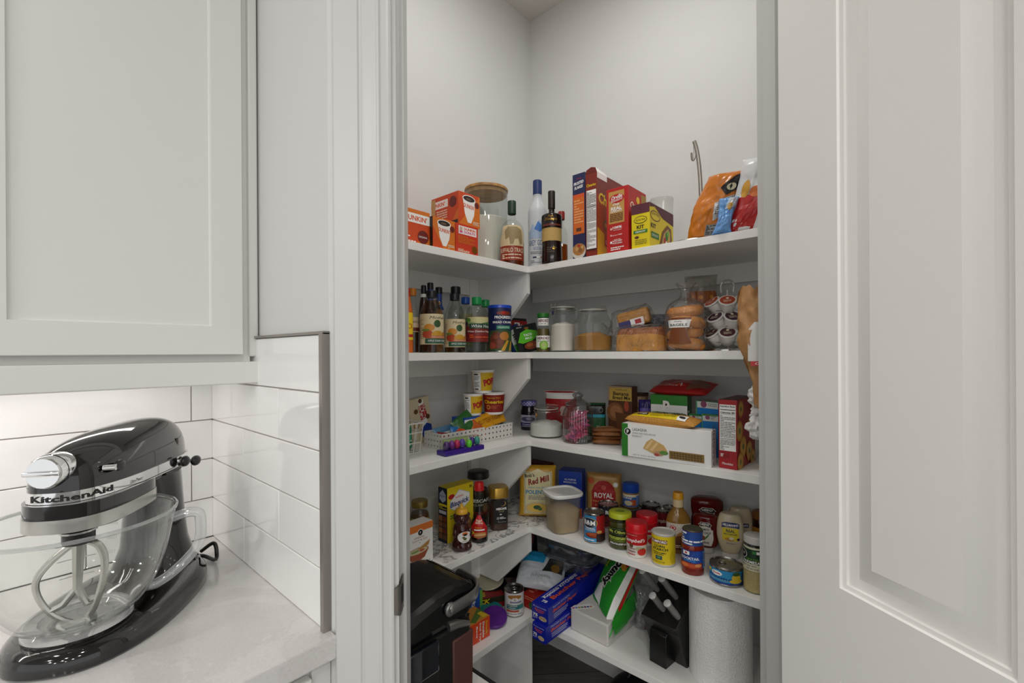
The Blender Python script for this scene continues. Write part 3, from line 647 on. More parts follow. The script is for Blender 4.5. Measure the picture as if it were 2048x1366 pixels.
bottle('vodka_bottle', 'tall frosted glass vodka bottle with a blue capsule in the shelf corner', 'bottle', p, r, z, h, VF, FROST, (.46, .84, 1, M('#253a6e', .35)), None,
       (.04, .62, 150, None, [('p', [(.1, .6), (.3, .78), (.42, .7), (.55, .86), (.75, .72), (.9, .66), (.95, .5), (.1, .5)], M('#a8bcd6', .5)), ('p', [(.36, .68), (.52, .83), (.74, .7), (.6, .62)], M('#3f78c4', .5)), ('t', 'GREY GOOSE', .52, .42, .1, M('#2d4684', .5), {'w': .86}), ('t', 'VODKA', .52, .31, .06, M('#5a6a92', .5), {'w': .4}),
                            ('l', .2, .2, .85, .26, 2, GREY), ('r', .3, .13, .45, .155, NAVY), ('r', .46, .13, .6, .155, W_), ('r', .61, .13, .76, .155, RED), ('l', .2, .03, .8, .09, 2, GREY)]))
p, r = P_(1084, 1126, 'R', .035); h = zat(383, p) - z
RF = [(.9, 0), (1, .03), (.93, .28), (.95, .3), (.95, .48), (1, .5), (1, .62), (.93, .665), (.5, .69), (.3, .71), (.28, .8), (.3, .82)]
bottle('rum_bottle', 'dark rum bottle with a woven straw band, before the frosted bottle', 'bottle', p, r, z, h, RF, M('#1c0f0a', .07), (.33, .76, 1, M('#241510', .4)), None,
       (.30, .475, 360, M('#c4a25e', .7, bump=.6, bs=500), []), turn=0, labels=[(.48, .66, 120, None, [('t', 'Ron', .45, .82, .16, GOLD, {'sh': .3}), ('t', 'Zacapa', .45, .58, .24, GOLD, {'sh': .2, 'b': .02, 'w': .6}), ('r', .05, .1, .95, .24, M('#6b2a1c'))]), (.08, .28, 100, None, [('e', .62, .6, .09, None, GOLD), ('l', .2, .3, .8, .7, 3, M('#4a3a2a'))])])
p, r = P_(1112, 1137, 'R', .14); h = zat(424, p) - z
bottle('liquor_bottle', 'half-hidden amber bottle with red cap behind the dark rum', 'bottle', p, r, z, h, [(.95, 0), (1, .03), (1, .55), (.8, .68), (.5, .74), (.45, .8), (.45, .9)], GLASS, (.52, .86, 1, M('#9c3526', .35)), (.42, GL('#c58a48', .5)))
# cereal and kits
FB = M('#1c2350', .4); FO = M('#d4661c', .45)
pa, pb = Rr(1147, .03), Rr(1172, .03); h = zat(351, pa) - z; bowlpic = [('e', .5, .1, .55, .09, M('#c9c2b8')), ('e', .5, .12, .48, .07, M('#a8753c')), ('e', .35, .13, .14, .025, M('#c49a5c')), ('e', .62, .11, .16, .03, M('#8f5a30')), ('e', .5, .16, .12, .02, M('#b03a24')), ('e', .78, .14, .1, .02, M('#c9a063'))]
box_item('cereal_box', 'navy and orange cereal box, first of the tall boxes from the bottles', 'box', pa, pb, z, h, .195, FB,
         {'F': [('p', [(.06, .3), (.94, .3), (.94, .76), (.06, .76)], FO), ('r', .06, .72, .94, .76, ORANGE), ('t', 'FROSTED', .5, .89, .035, W_, {'sh': .3, 'w': .8, 'b': .03, 'rot': 6}), ('t', 'FLAKES', .5, .84, .035, W_, {'sh': .3, 'w': .7, 'b': .03, 'rot': 6}), ('t', "Kellogg's", .55, .94, .02, RED, {'w': .4}), ('l', .14, .42, .86, .7, 9, M('#e7a76a')), ('r', .3, .33, .7, .37, BROWN)] + bowlpic[:6]})
pa, pb = Rr(1173, .02), Rr(1196, .02); h = zat(350, pa) - z
def flap(b, w, d, h):
    b.add([(w / 2, -d / 2, h), (w / 2, -d / 2 + .075, h), (w / 2 - .004, -d / 2 + .06, h + .01), (w / 2 - .006, -d / 2 + .0, h + .017)], [[0, 1, 2, 3]], W_, False)
    b.add([(-w / 2, -d / 2, h), (w / 2, -d / 2, h), (w / 2 - .006, -d / 2 + .001, h + .016), (0, -d / 2, h + .021), (-w / 2 + .004, -d / 2, h + .014)], [[0, 1, 2, 3, 4]], MAROON, False)
box_item('cereal_box', 'brown-red cereal box with white nutrition panel and an open top flap', 'box', pa, pb, z, h, .19, M('#7d2417', .4),
         {'F': [('r', .08, .1, .92, .8, W_), ('t', 'Cheerios', .5, .86, .035, YEL, {'w': .8, 'b': .02}), ('l', .1, .6, .9, .79, 14, K_), ('r', .1, .595, .9, .6, K_), ('r', .1, .43, .9, .435, K_), ('l', .1, .44, .9, .59, 10, GREY), ('l', .1, .12, .9, .42, 26, GREY), ('r', .08, .08, .92, .1, M('#3a120c'))],
          'R': [('p', [(0, 0), (1, 0), (1, .1), (0, .35)], M('#d9a51c')), ('p', [(0, .35), (1, .1), (1, .45), (0, .75)], M('#b04a1a')), ('r', 0, .93, .35, 1, W_), ('t', 'Cheerios', .5, .68, .13, YEL, {'b': .03, 'w': .9, 'rot': -6}), ('e', .3, .4, .1, None, M('#8a5a2a')), ('e', .3, .4, .045, None, M('#c98a3c')), ('p', [(.25, .15), (.6, .12), (.6, .25), (.25, .28)], RED), ('t', 'LOVE', .42, .2, .05, W_)], 'T': [('r', 0, 0, 1, 1, TAN)]}, extra=flap)
pa, pb = Rr(1215, .012), Rr(1258.5, .012); h = zat(369, pb) - z; RD = M('#b81c1a', .4)
box_item('popcorn_box', 'bright red popcorn box with a tan label panel between cereal and yellow kit', 'box', pa, pb, z, h, .13, RD,
         {'F': [('r', .1, .45, .82, .95, M('#c3924a')), ('e', .48, .83, .34, .07, RD), ('t', 'Orville', .48, .855, .06, W_, {'sh': .3, 'w': .5, 'b': .02, 'rot': 8}), ('t', 'Redenbacher', .48, .81, .04, W_, {'sh': .3, 'w': .56, 'rot': 8}), ('t', 'Only', .46, .74, .05, W_, {'sh': .3, 'w': .32, 'b': .02}), ('t', 'REAL', .46, .68, .055, W_, {'b': .03, 'w': .5}), ('t', 'INGREDIENTS', .46, .635, .025, W_, {'b': .02, 'w': .52}), ('l', .16, .48, .76, .61, 5, BROWN),
                ('t', '100%', .5, .385, .04, W_, {'b': .03, 'w': .42}), ('t', 'whole grain', .5, .345, .022, W_, {'w': .38}), ('e', .22, .37, .05, None, M('#e6b4a8')), ('t', 'gluten FREE', .5, .265, .024, W_, {'w': .44}), ('e', .22, .27, .04, None, M('#e6b4a8')), ('t', 'made with', .5, .2, .016, W_, {'w': .3}), ('t', 'NON-GMO', .5, .175, .024, W_, {'b': .02, 'w': .44}), ('t', 'POPCORN', .5, .14, .024, W_, {'b': .02, 'w': .44}), ('e', .22, .16, .05, None, W_), ('l', .2, .03, .8, .09, 2, W_)],
          'R': [('r', .7, .72, 1, .95, M('#a8843a')), ('e', .52, .83, .09, None, YEL), ('t', 'Orville', .4, .72, .1, W_, {'sh': .3, 'b': .02}), ('e', .3, .2, .16, None, M('#e7c15a'))]})
pa, pb = Rr(1264.5, .008), Rr(1301, .008); h = zat(408, (pa + pb) / 2) - z; YK = M('#e6cf14', .4); PL2 = M('#5c2434', .5)
taco = [('p', [(.38, .12), (.5, .45), (.72, .66), (.88, .6), (.92, .34), (.7, .1), (.48, .0)], M('#7a4a28')), ('p', [(.46, .14), (.56, .42), (.74, .58), (.84, .5), (.84, .3), (.66, .1)], M('#c9a55a')), ('e', .68, .38, .06, .1, GREEN), ('e', .6, .26, .05, .08, RED), ('e', .74, .46, .05, .07, LIME), ('e', .66, .2, .05, .06, W_)]
box_item('taco_kit_box', 'yellow taco kit box with a maroon wavy top edge', 'box', pa, pb, z, h, .185, YK,
         {'F': [('r', 0, .78, 1, 1, PL2), ('e', .5, .64, .36, .085, K_), ('e', .5, .64, .33, .07, YK), ('t', 'OLD EL PASO', .5, .64, .045, K_, {'w': .54, 'b': .02}), ('t', 'KIT', .5, .48, .08, K_, {'b': .03, 'w': .4}), ('r', .12, .335, .88, .41, GREEN), ('t', 'CRUNCHY', .5, .372, .04, W_, {'w': .56, 'b': .02}), ('e', .3, .25, .12, .03, BROWN), ('l', .2, .08, .85, .2, 3, M('#8f8420'))],
          'R': [('p', [(0, .99), (0, .9), (.2, .95), (.45, .8), (.55, .76), (1, .7), (1, 1), (0, 1)], PL2), ('e', .22, .74, .2, .12, PL2), ('e', .22, .74, .18, .1, YK), ('t', 'OLD EL PASO', .22, .76, .06, PL2, {'w': .3, 'b': .02, 'arc': .03}), ('t', 'KIT', .14, .5, .1, K_, {'b': .03, 'w': .2}), ('r', .05, .22, .36, .36, GREEN), ('t', 'CRUNCHY', .2, .29, .06, W_, {'w': .26})] + taco})
p, r = P_(1302, 1348, 'R', .22); h = zat(400, p) - z
t = root('plastic_tub', 'clear plastic tub behind the yellow taco kit', 'tub', p, z); q = splr([(r * .8, 0), (r * .86, h * .5), (r * .97, h * .9), (r, h * .97)], 3)
turn_part(t, 'tub_body', GL('#eef0f0', .8, .1, .15, '#ffffff'), [(0, 0), *q, (r * .97, h), (0, h)], 32, sq=3.2)
# banana hanger of bent steel bar
hx = QX + .12; c0 = Rr(1398, .12)
t = empty('banana_hanger', (c0.x, c0.y, z)); tag(t, 'brushed steel banana hanger with a hooked tip rising behind the chip bags', 'banana hanger'); NICK = M('#9b958e', .3, 1.0)
pts = [hit(x, y, 0, hx) - V((c0.x, c0.y, z)) for x, y in ((1403, 462), (1402.5, 420), (1402, 395), (1400.5, 360), (1397.5, 325), (1393, 298), (1388.5, 283))]
b = MB(); b.tube(spl(pts, 5), .0062, NICK, 10); b.build('stem', t)
pts = [hit(x, y, 0, hx) - V((c0.x, c0.y, z)) for x, y in ((1388.5, 284), (1389, 300), (1389.5, 313), (1387, 320), (1384, 318), (1383, 306))]
b = MB(); b.tube(spl(pts, 5), .0034, NICK, 8); b.build('hook', t)
b = MB(); b.tube([(.012 + .095 * cos(2 * pi * i / 36) - .012, .1 * sin(2 * pi * i / 36), .0045) for i in range(36)], .004, NICK, 8, closed=True); b.tube([(.095, 0, .0045), (.04, -.02, .0045), pts[0] * 0 + V((hit(1403, 462, 0, hx) - V((c0.x, c0.y, z))))], .004, NICK, 8); b.build('base_ring', t)
# chip bags
CO = M('#c8731c', .28); SIL = M('#b5b5b6', .3, .3); LB = M('#6fa3dd', .3); CR = M('#b01d1d', .28); CW = M('#d9d9da', .3)
pt = Rr(1412, .06); hb = zat(356, pt) - z
bag_item('chip_bag', 'crumpled orange chip bag standing beside the steel hanger', 'chip bag', pt, z, wpx(72, pt), hb, .075, CO,
         [('p', [(.5, .5), (.95, .62), (.97, .35), (.62, .25)], SIL), ('l', .6, .33, .92, .52, 7, K_), ('r', .5, .05, .95, .2, GREY), ('l', .52, .06, .93, .19, 6, K_), ('p', [(.55, .72), (.95, .98), (.98, .7), (.75, .6)], K_), ('e', .8, .72, .09, None, M('#d8d2b0')), ('r', .8, .36, .92, .42, K_)], turn=-8, shear=.22, slump=.12, pinch=-.1, crk=.012, seed=3, sq=6, gus=3)
pt = Rr(1444, .008); hb = zat(398, pt) - z
bag_item('chip_bag', 'light blue chip bag wedged between the orange and the white bags', 'chip bag', pt, z, wpx(38, pt), hb, .026, LB, [('p', [(.3, .66), (.5, .98), (1, .95), (1, .7)], M('#c9d3da', .3)), ('e', .6, .72, .18, .1, M('#cf9a35'))], turn=4, shear=.22, pinch=.3, crk=.009, seed=8, sq=6)
pt = Rr(1499, .052); hb = zat(322, pt) - z
bag_item('chip_bag', 'white and red chip bag against the right door jamb', 'chip bag', pt, z, wpx(82, pt), hb * 1.02, .07, CW, [('p', [(.03, .02), (.55, .02), (.6, .45), (.5, .5), (.08, .46)], CR), ('e', .42, .5, .13, None, M('#cc6a24')), ('e', .2, .56, .09, .11, M('#d39a35')), ('p', [(.55, .85), (.98, .99), (.98, .7)], K_), ('t', 'ays', .8, .82, .08, K_, {'b': .03, 'rot': -70})], turn=6, shear=.22, crk=.011, seed=14, sq=6)
# ------------------------------------------------------------------ second shelf (eye level): left, vinegars and sauces
z = S2; BCAP = M('#15151a', .3); VG = 'vinegar and sauce bottles on the second shelf'
CV = [(.96, 0), (1, .02), (1, .5), (1.0, .60), (.9, .68), (.66, .80), (.46, .90), (.42, .93)]
def apple(t):
    return [('l', .12, .1, .28, .9, 12, M('#b99f72')), ('t', "Mother's", .68, .88, .1, M('#3a3a2c'), {'sh': .3, 'w': .5}), ('e', .62, .68, .09, .12, M('#39552f')), ('e', .42, .55, .13, .12, M('#cf8a30')), ('e', .38, .33, .14, .13, M('#b4472a')), ('e', .62, .32, .15, .13, M('#c9962c')), ('e', .86, .3, .12, .12, M('#b9782a')),
            ('e', .33, .47, .1, .04, M('#6d8a3c')), ('r', .42, .2, .98, .28, M('#c05a2a')), ('t', 'ORGANIC RAW', .7, .24, .05, CREAM, {'w': .46}), ('r', .32, .03, .98, .19, M('#2b5a44')), ('t', 'APPLE CIDER VINEGAR', .66, .12, .06, W_, {'w': .54})]
LABC = M('#dccca3', .5)
p, r = P_(806, 826, 'L', .05); h = zat(577, p) - z
bottle('hot_sauce_bottle', 'orange hot sauce bottle with yellow label, half hidden by the jamb', 'bottle', p, r, z, h, CV, M('#c9601f', .2), (.5, .86, 1, M('#b8341c', .35)), lab=(.2, .62, 180, YEL, [('t', 'HOT', .6, .5, .2, RED), ('r', .1, .1, .9, .2, RED)]))
p, r = P_(816, 838, 'L', .10); h = zat(577, p) - z
bottle('sauce_bottle', 'slim dark sauce bottle with an orange cap', 'bottle', p, r, z, h, [(.95, 0), (1, .02), (1, .55), (.85, .66), (.5, .78), (.42, .9)], GLASS, (.52, .885, 1, M('#c9791c', .35)), (.52, M('#2b120a', .15)), (.32, .55, 170, M('#cbb79a'), [('t', 'Extra', .6, .7, .2, K_, {'sh': .3}), ('r', 0, .05, 1, .3, M('#5e1c16'))]))
p, r = P_(838, 858, 'L', .18); h = zat(571, p) - z
bottle('vinegar_bottle', 'dark brown bottle with a black cap, rearmost behind the amber vinegar', 'bottle', p, r, z, h, CV, M('#2a130c', .12), (.5, .87, 1, BCAP), lab=(.82, .87, 300, W_, []), group=VG)
p, r = P_(853, 870, 'L', .165); h = zat(566, p) - z
NV = [(1, 0), (1, .03), (1, .55), (.85, .66), (.52, .74), (.5, .9)]
bottle('wine_vinegar_bottle', 'tall dark bottle with black cap and blue neck band, tallest at the back', 'bottle', p, r * 1.3, z, h, NV, M('#241a14', .12), (.54, .9, 1, BCAP), labels=[(.72, .9, 300, BLUE, [('e', .5, .5, .06, None, GOLD)])], group=VG)
p, r = P_(870, 887, 'L', .185); h = zat(575, p) - z
bottle('wine_vinegar_bottle', 'clear bottle with black cap and blue neck label, beside the tall dark bottle', 'bottle', p, r * 1.4, z, h, NV, GLASS, (.56, .9, 1, BCAP), labels=[(.66, .9, 300, BLUE, [('e', .5, .4, .1, None, GOLD), ('e', .5, .4, .06, None, NAVY)])], group=VG)
p, r = P_(840, 887.5, 'L', .055); h = zat(582, p) - z
bottle('cider_vinegar_bottle', 'fuller amber cider vinegar bottle with apples on its label', 'bottle', p, r, z, h, CV, GLASS, (.44, .885, 1, BCAP), (.84, GL('#ecc088', .4)), (.13, .615, 200, LABC, apple(0)), group=VG, turn=4)
p, r = P_(889, 931, 'L', .06); h = zat(588, p) - z
bottle('cider_vinegar_bottle', 'nearly empty clear cider vinegar bottle with apples on its label', 'bottle', p, r, z, h, CV, GLASS, (.46, .885, 1, BCAP), (.12, GL('#c79a58', .4)), (.09, .56, 200, LABC, apple(0)), group=VG, turn=2)
p, r = P_(902, 922, 'L', .16); h = zat(574, p) - z
bottle('vinegar_bottle', 'bottle with black cap behind the nearly empty cider bottle', 'bottle', p, r * 1.6, z, h, NV, PET, (.6, .89, 1, BCAP), group=VG)
p, r = P_(921, 942, 'L', .185); h = zat(595, p) - z
bottle('vinegar_bottle', 'clear bottle with a blue cap behind the red label bottle', 'bottle', p, r * 1.3, z, h, [(1, 0), (1, .03), (1, .72), (.9, .8), (.62, .86), (.6, .9)], PET, (.62, .88, 1, M('#2156b4', .3)), lab=(.1, .7, 200, M('#a6a67c'), []), group=VG)
def wh(p, r, h, lab, tail):
    return bottle('white_vinegar_bottle', lab, 'bottle', p, r, z, h, [(.97, 0), (1, .03), (.98, .18), (1, .2), (1, .62), (.98, .68), (.84, .78), (.5, .86), (.42, .88)], PET, (.42, .86, 1, M('#1f9a50', .3)), None,
       (.19, .64, 190, M('#7c1f1c'), [('r', 0, .72, 1, .98, M('#c9c48e')), ('p', [(0, .62), (.3, .8), (.6, .72), (1, .84), (1, .6), (0, .6)], M('#4f7a36')), ('e', .2, .86, .14, .1, M('#5d8c3a')), ('e', .18, .72, .07, .08, M('#4a2244')), ('r', .3, .52, 1, .72, M('#1f4a34')), ('t', 'White House', .66, .62, .12, W_, {'w': .6, 'sh': .2}), ('t', 'White Distilled Vinegar', .6, .4, .09, W_, {'sh': .3, 'w': .72}), ('l', .3, .14, .9, .3, 2, ORANGE)]), group=VG)
p, r = P_(931, 977, 'L', .07); h = zat(595, p) - z; wh(p, r, h, 'clear vinegar bottle with green cap and dark red label', 0)
p, r = P_(953, 990, 'L', .165); h = zat(600, p) - z; wh(p, r, h, 'second green capped vinegar bottle, behind the red label one', 0)
p, r = P_(976, 1023.5, 'L', .06); h = zat(612, p) - z
t = can('bread_crumb_canister', 'navy bread crumb canister with a bright blue lid', 'canister', p, r, z, h - .004, M('#152050', .4), [('e', .62, .87, .2, .05, M('#7d2f1c')), ('e', .6, .88, .06, .03, RED), ('t', 'PROGRESSO', .62, .775, .065, W_, {'b': .03, 'w': .5}), ('t', 'BREAD CRUMBS', .6, .66, .05, W_, {'b': .02, 'w': .56}), ('r', .42, .5, .8, .58, M('#2f8a68')), ('t', 'ITALIAN STYLE', .61, .54, .035, W_, {'w': .3}),
   ('p', [(.1, .42), (.35, .48), (.65, .49), (.9, .44), (.9, .0), (.1, .0)], M('#33502c')), ('e', .42, .24, .2, .2, M('#6e3420')), ('e', .4, .32, .07, .05, M('#8a4630')), ('e', .5, .22, .07, .05, M('#7a3a26')), ('e', .62, .34, .12, .1, M('#b8762f')), ('e', .3, .12, .1, .08, M('#94402c')), ('p', [(.52, 0), (.68, .25), (.74, .23), (.62, .0)], M('#c9982f')), ('p', [(.74, .0), (.8, .22), (.86, .22), (.82, .0)], M('#b58a2a'))], span=190)
turn_part(t, 'lid', PL('#1c46b8'), [(r * 1.0, h - .012), (r * 1.03, h - .011), (r * 1.03, h - .003), (r * 1.0, h), (r * .9, h), (r * .88, h - .003), (0, h - .003)], 36)
def packet(label, pl, pr, py, back, lean, body, ops, roll=0, group='seasoning packets on the second shelf'):
    w = (pr - pl).length; hh = zat(py, (pl + pr) / 2) - z; u = (pr - pl).normalized(); c = (pl + pr) / 2; b = MB()
    bagmesh(b, w, hh / cos(radians(lean)), .008, body, ops, crk=.0012, seed=len(label), gus=4, nu=12, nv=16)
    return tag(b.build('seasoning_packet', None, (c.x, c.y, z + .003), rot=(radians(-lean), radians(roll), atan2(u.y, u.x))), label, 'packet', group)
packet('black seasoning packet with red top, standing rearmost of the packets', L(1018, .12), L(1060, .12), 637, 0, 8, K_, [('r', 0, .62, 1, .92, M('#a31a1e')), ('r', .36, .7, .6, .86, W_), ('t', 'M', .48, .78, .1, RED, {'b': .04})])
packet('dark blue seasoning packet tilted against the bread crumb canister', L(1026, .075), L(1056, .075), 652, 0, 14, M('#1b2c5c', .35), [('r', .1, .1, .9, .5, M('#3b62b0')), ('l', .15, .6, .85, .85, 3, W_)], roll=-20)
packet('green and white seasoning packet leaning behind the black one', L(1036, .05), L(1066, .05), 655, 0, 14, M('#c9d3c0', .35), [('r', .0, .1, 1, .45, GREEN), ('l', .15, .6, .85, .85, 3, K_)], roll=-22)
packet('black taco seasoning packet with a bright green patch, foremost of the packets', L(1040, .025), L(1086, .025), 650, 0, 12, M('#14171a', .35), [('e', .5, .86, .1, .04, M('#8a5a2c')), ('p', [(.02, .42), (.2, .74), (.5, .82), (.9, .7), (.86, .5), (.6, .38), (.2, .34)], M('#5cb82c')), ('t', 'TACO', .48, .62, .09, W_, {'b': .03, 'w': .36}), ('t', 'MILD', .48, .5, .07, W_, {'b': .02, 'w': .3}), ('e', .55, .22, .34, .14, M('#7a3a20')), ('e', .45, .25, .14, .07, M('#a05a30')), ('e', .7, .2, .12, .06, M('#8f4a28')), ('t', 'McCormick', .2, .93, .04, W_)], roll=-10)
# second shelf, right
p, r = P_(1072.5, 1101, 'R', .045); h = zat(627, p) - z
bottle('salsa_jar', 'small green-lidded salsa jar with white labels', 'jar', p, r, z, h, [(.96, 0), (1, .03), (1, .42), (.86, .62), (.8, .68), (.8, .9)], GLASS, (.84, .89, 1, M('#2c7a2e', .3)), (.6, M('#5d4d22', .3)), (.12, .42, 200, W_, [('t', 'HERDEZ', .5, .78, .2, MAROON, {'b': .03, 'w': .56}), ('t', 'Salsa Verde', .5, .55, .12, K_, {'sh': .3, 'w': .5}), ('e', .52, .2, .18, None, LIME), ('e', .52, .2, .13, None, M('#a9bf6a'))]), labels=[(.68, .87, 200, W_, [('t', 'HERDEZ', .5, .66, .36, MAROON, {'b': .03, 'w': .56}), ('t', 'SALSA', .5, .26, .2, K_, {'w': .3})])])
WIRE = M('#b8b6b2', .2, 1.0)
def clip_jar(name, label, p, r, z, h, fr, level, stuff, sq=2.0, clip=True, turn=0, n=40):
    t = root(name, label, 'jar', p, z, turn); pr = sc_prof(fr, r, h); turn_part(t, 'glass_body', GLASS, [(0, .003), (pr[0][0] * .9, .001)] + splr(pr, 4), n, sq=sq)
    rt = pr[-1][0]; zt = pr[-1][1]
    turn_part(t, 'lid', GLASS, [(rt * .8, zt), (rt * 1.06, zt + .001), (rt * 1.08, zt + .006), (rt * 1.02, zt + .012), (rt * .7, zt + .014), (0, zt + .012)], 40); turn_part(t, 'gasket', M('#c9c3b8', .6), [(rt * .9, zt - .002), (rt * 1.04, zt - .002), (rt * 1.04, zt + .001), (rt * .9, zt + .001)], 40)
    b = MB(); q = prof_r(splr(pr, 4)); R2 = random.Random(len(label)); pf = [(q(level * i / 8) * .955, max(.006, level * i / 8)) for i in range(9)]
    b.lathe([(0, .006)] + pf, stuff, n, sq=sq); k = q(level) * .955
    b.grid(lambda u, v: V((k * v * cos(2 * pi * u), k * v * sin(2 * pi * u), level + (1 - v ** 2) * .008 * noise.noise(V((3 * v * cos(2 * pi * u), 3 * v * sin(2 * pi * u), level * 50))) + .012 * (1 - v ** 3))), n, 6, stuff); b.build('contents', t)
    if clip:
        b = MB(); b.tube([(rt * 1.09 * cos(2 * pi * i / 40), rt * 1.09 * sin(2 * pi * i / 40), zt - .010) for i in range(40)], .0013, WIRE, 6, closed=True)
        a0 = radians(-90 - 42); c, s = cos(a0), sin(a0); tx, ty = -s, c
        for e in (-.011, .011): b.tube(spl([(rt * 1.1 * c + tx * e, rt * 1.1 * s + ty * e, zt + .012), (rt * 1.16 * c + tx * e, rt * 1.16 * s + ty * e, zt), (rt * 1.14 * c + tx * e * .9, rt * 1.14 * s + ty * e * .9, zt - .02), (rt * 1.2 * c + tx * e * .5, rt * 1.2 * s + ty * e * .5, zt - .034)], 4), .0012, WIRE, 6)
        b.box(-.006, -.001, -.008, .006, .001, .008, WIRE, mx=Matrix.Translation((rt * 1.19 * c, rt * 1.19 * s, zt - .022)) @ Matrix.Rotation(a0 + pi / 2, 4, 'Z')); b.build('wire_clip', t)
    return t
p, r = P_(1101, 1151, 'R', .07); h = zat(614, p) - z
clip_jar('clip_top_jar', 'tall clip-top glass jar half full of white sugar', p, r, z, h, [(.94, 0), (1, .025), (1, .8), (.97, .86), (.98, .98)], zat(652, p) - z, M('#e4d9cf', .9, bump=.3, bs=200), turn=0)
p, r = P_(1149, 1222, 'R', .075); h = zat(620, p) - z
clip_jar('square_storage_jar', 'square-shouldered glass jar of brown sugar with a grey lid', p, r * .97, z, h, [(.93, 0), (1, .03), (1, .62), (.97, .7), (.78, .86), (.75, .9), (.75, .99)], zat(673, p) - z, M('#a8773a', .95, bump=.7, bs=260), sq=3.4, clip=False, turn=22)
# bread in clear bags
FILM = GL('#ffffff', 2.4, .1, .02, '#f4f2ee', k0=.028, crease=.7); CRUST = M('#9a5418', .5, bump=.5, bs=40, var=.35); CRUMB = M('#cc8c34', .7, bump=.6, bs=60, var=.3)
def loaf(b, L_, w, h, m, m2, sl=0):
    def f(u, v):
        a = pi * v * 1.0; x = (u - .5) * L_; e = (1 - abs(2 * u - 1) ** 8) ** .25 * .98 + .02
        y = w / 2 * math.copysign(abs(cos(a)) ** .6, cos(a)) * e * (1 + .08 * sin(a)); zz = h * max(0, sin(a)) ** .7 * (.86 + .14 * e) * (1 + .05 * noise.noise(V((u * 5, v * 3, L_ * 9))))
        return V((x, y, zz + .002))
    b.grid(f, 40, 24, m, lambda u, v: m2 if (v < .2 or v > .8) else m)
def film(b, L_, w, h, knot, m=None, seed=0, amp=.012):
    def f(u, v):
        a = 2 * pi * v; k = 1.0 if u > .24 else max(.12, abs(u - .1) / .14 * .9 + .1) if u < .24 else 1; x = (u - .16) / .84 * L_ - L_ / 2
        e = min(1, k) * (1 - max(0, u - .93) / .07 * .55); n_ = 1 + amp / .06 * (.6 * noise.noise(V((u * 7, cos(a) * 2, sin(a) * 2 + seed))) + .5 * noise.noise(V((u * 3, cos(a) * 7, sin(a) * 7 + seed))))
        c = h * .42; zc = c if u > .24 else c * .55
        return V((x, (w / 2 + .004) * e * n_ * math.copysign(abs(cos(a)) ** .7, cos(a)), max(.0008, zc + (h * .58 + .003) * e * n_ * math.copysign(abs(sin(a)) ** .7, sin(a)))))
    b.grid(f, 60, 48, m or FILM)
pt = Rr(1282, .08); wd = wpx(125, pt)
t = tag(empty('bread_loaf', (pt.x, pt.y, z), radians(-98)), 'large golden bread loaf in a clear tied bag, lying at the shelf edge', 'bread')
b = MB(); loaf(b, wd * .8, .11, .078, CRUST, CRUMB); b.build('loaf', t, (wd * .05, 0, 0)); b = MB(); film(b, wd * .92, .118, .086, 0); b.build('clear_bag', t, (.006, 0, 0))
zb = z + .088; pt = Rr(1274, .15); wd = wpx(80, pt)
t = tag(empty('bread_half_loaf', (pt.x, pt.y, zb), rot=(radians(6), radians(-14), radians(-72))), 'small square bread piece in a printed clear bag, on top of the big loaf', 'bread')
b = MB(); b.box(-.055, -.042, .002, .055, .042, .06, CRUMB, .012, 3); b.build('loaf', t); b = MB(); film(b, .15, .096, .068, 0, seed=5)
b.build('clear_bag', t, (-.01, 0, 0)); b = MB(); s = flat((-.05, -.0565, .002), (.09, 0, 0), (0, .002, .03), (0, -1, 0)); b.deco(s, .09, .03, [('r', 0, 0, .5, .9, M('#2c2a6c')), ('r', .45, .1, .95, .95, W_), ('r', .62, .3, .85, .8, RED)]); b.build('printed_patch', t)
pt = Rr(1316, .26)
b = MB(); b.box(-.06, -.05, 0, .06, .05, .035, M('#1c1c1e', .3), .008); b.box(-.055, -.045, .035, .055, .045, .12, M('#2a2a2c', .3), .012)
tag(b.build('black_tray', None, (pt.x, pt.y, z + .001), radians(-80)), 'black plastic tray standing behind the bread loaf', 'tray')
pt = Rr(1326, .2)
bag_item('produce_bag', 'crumpled grey see-through bag between the loaf and the black tray', 'bag', pt, z, .12, .13, .05, GL('#b9bcc2', 2.4, .12, .25, '#9a9ca4', crease=.8), [('r', .2, .3, .4, .5, RED), ('r', .1, .15, .35, .3, BLUE)], crk=.016, seed=31)
# bagels
pt = Rr(1372, .07); t = tag(empty('bagel_bag', (pt.x, pt.y, z + .001), radians(-90)), 'clear bag of stacked bagels with a brown and white label', 'bagels'); BG_ = M('#c47c26', .6, bump=.6, bs=50, var=.25)
for i in range(4):
    b = MB(); R0, R1 = .036, .019
    b.grid(lambda u, v: V(((R0 + R1 * cos(2 * pi * v)) * cos(2 * pi * u), (R0 + R1 * cos(2 * pi * v)) * sin(2 * pi * u), R1 * .95 * sin(2 * pi * v) + .0015 * noise.noise(V((u * 9, v * 6, i))))), 32, 16, BG_, wrap=True); b.build('bagel', t, rot=(radians((-8, 6, -5, 9)[i]), radians((4, -6, 8, -3)[i]), 0), loc=((.002, -.004, .006, -.002)[i], (0, .004, -.003, .0)[i], .02 + i * .034))
b = MB(); b.lathe(splr([(.045, .001), (.057, .02), (.06, .06), (.059, .11), (.048, .145), (.02, .165), (.014, .185), (.03, .21)], 4), FILM, 40, sq=2.6); b.build('clear_bag', t)
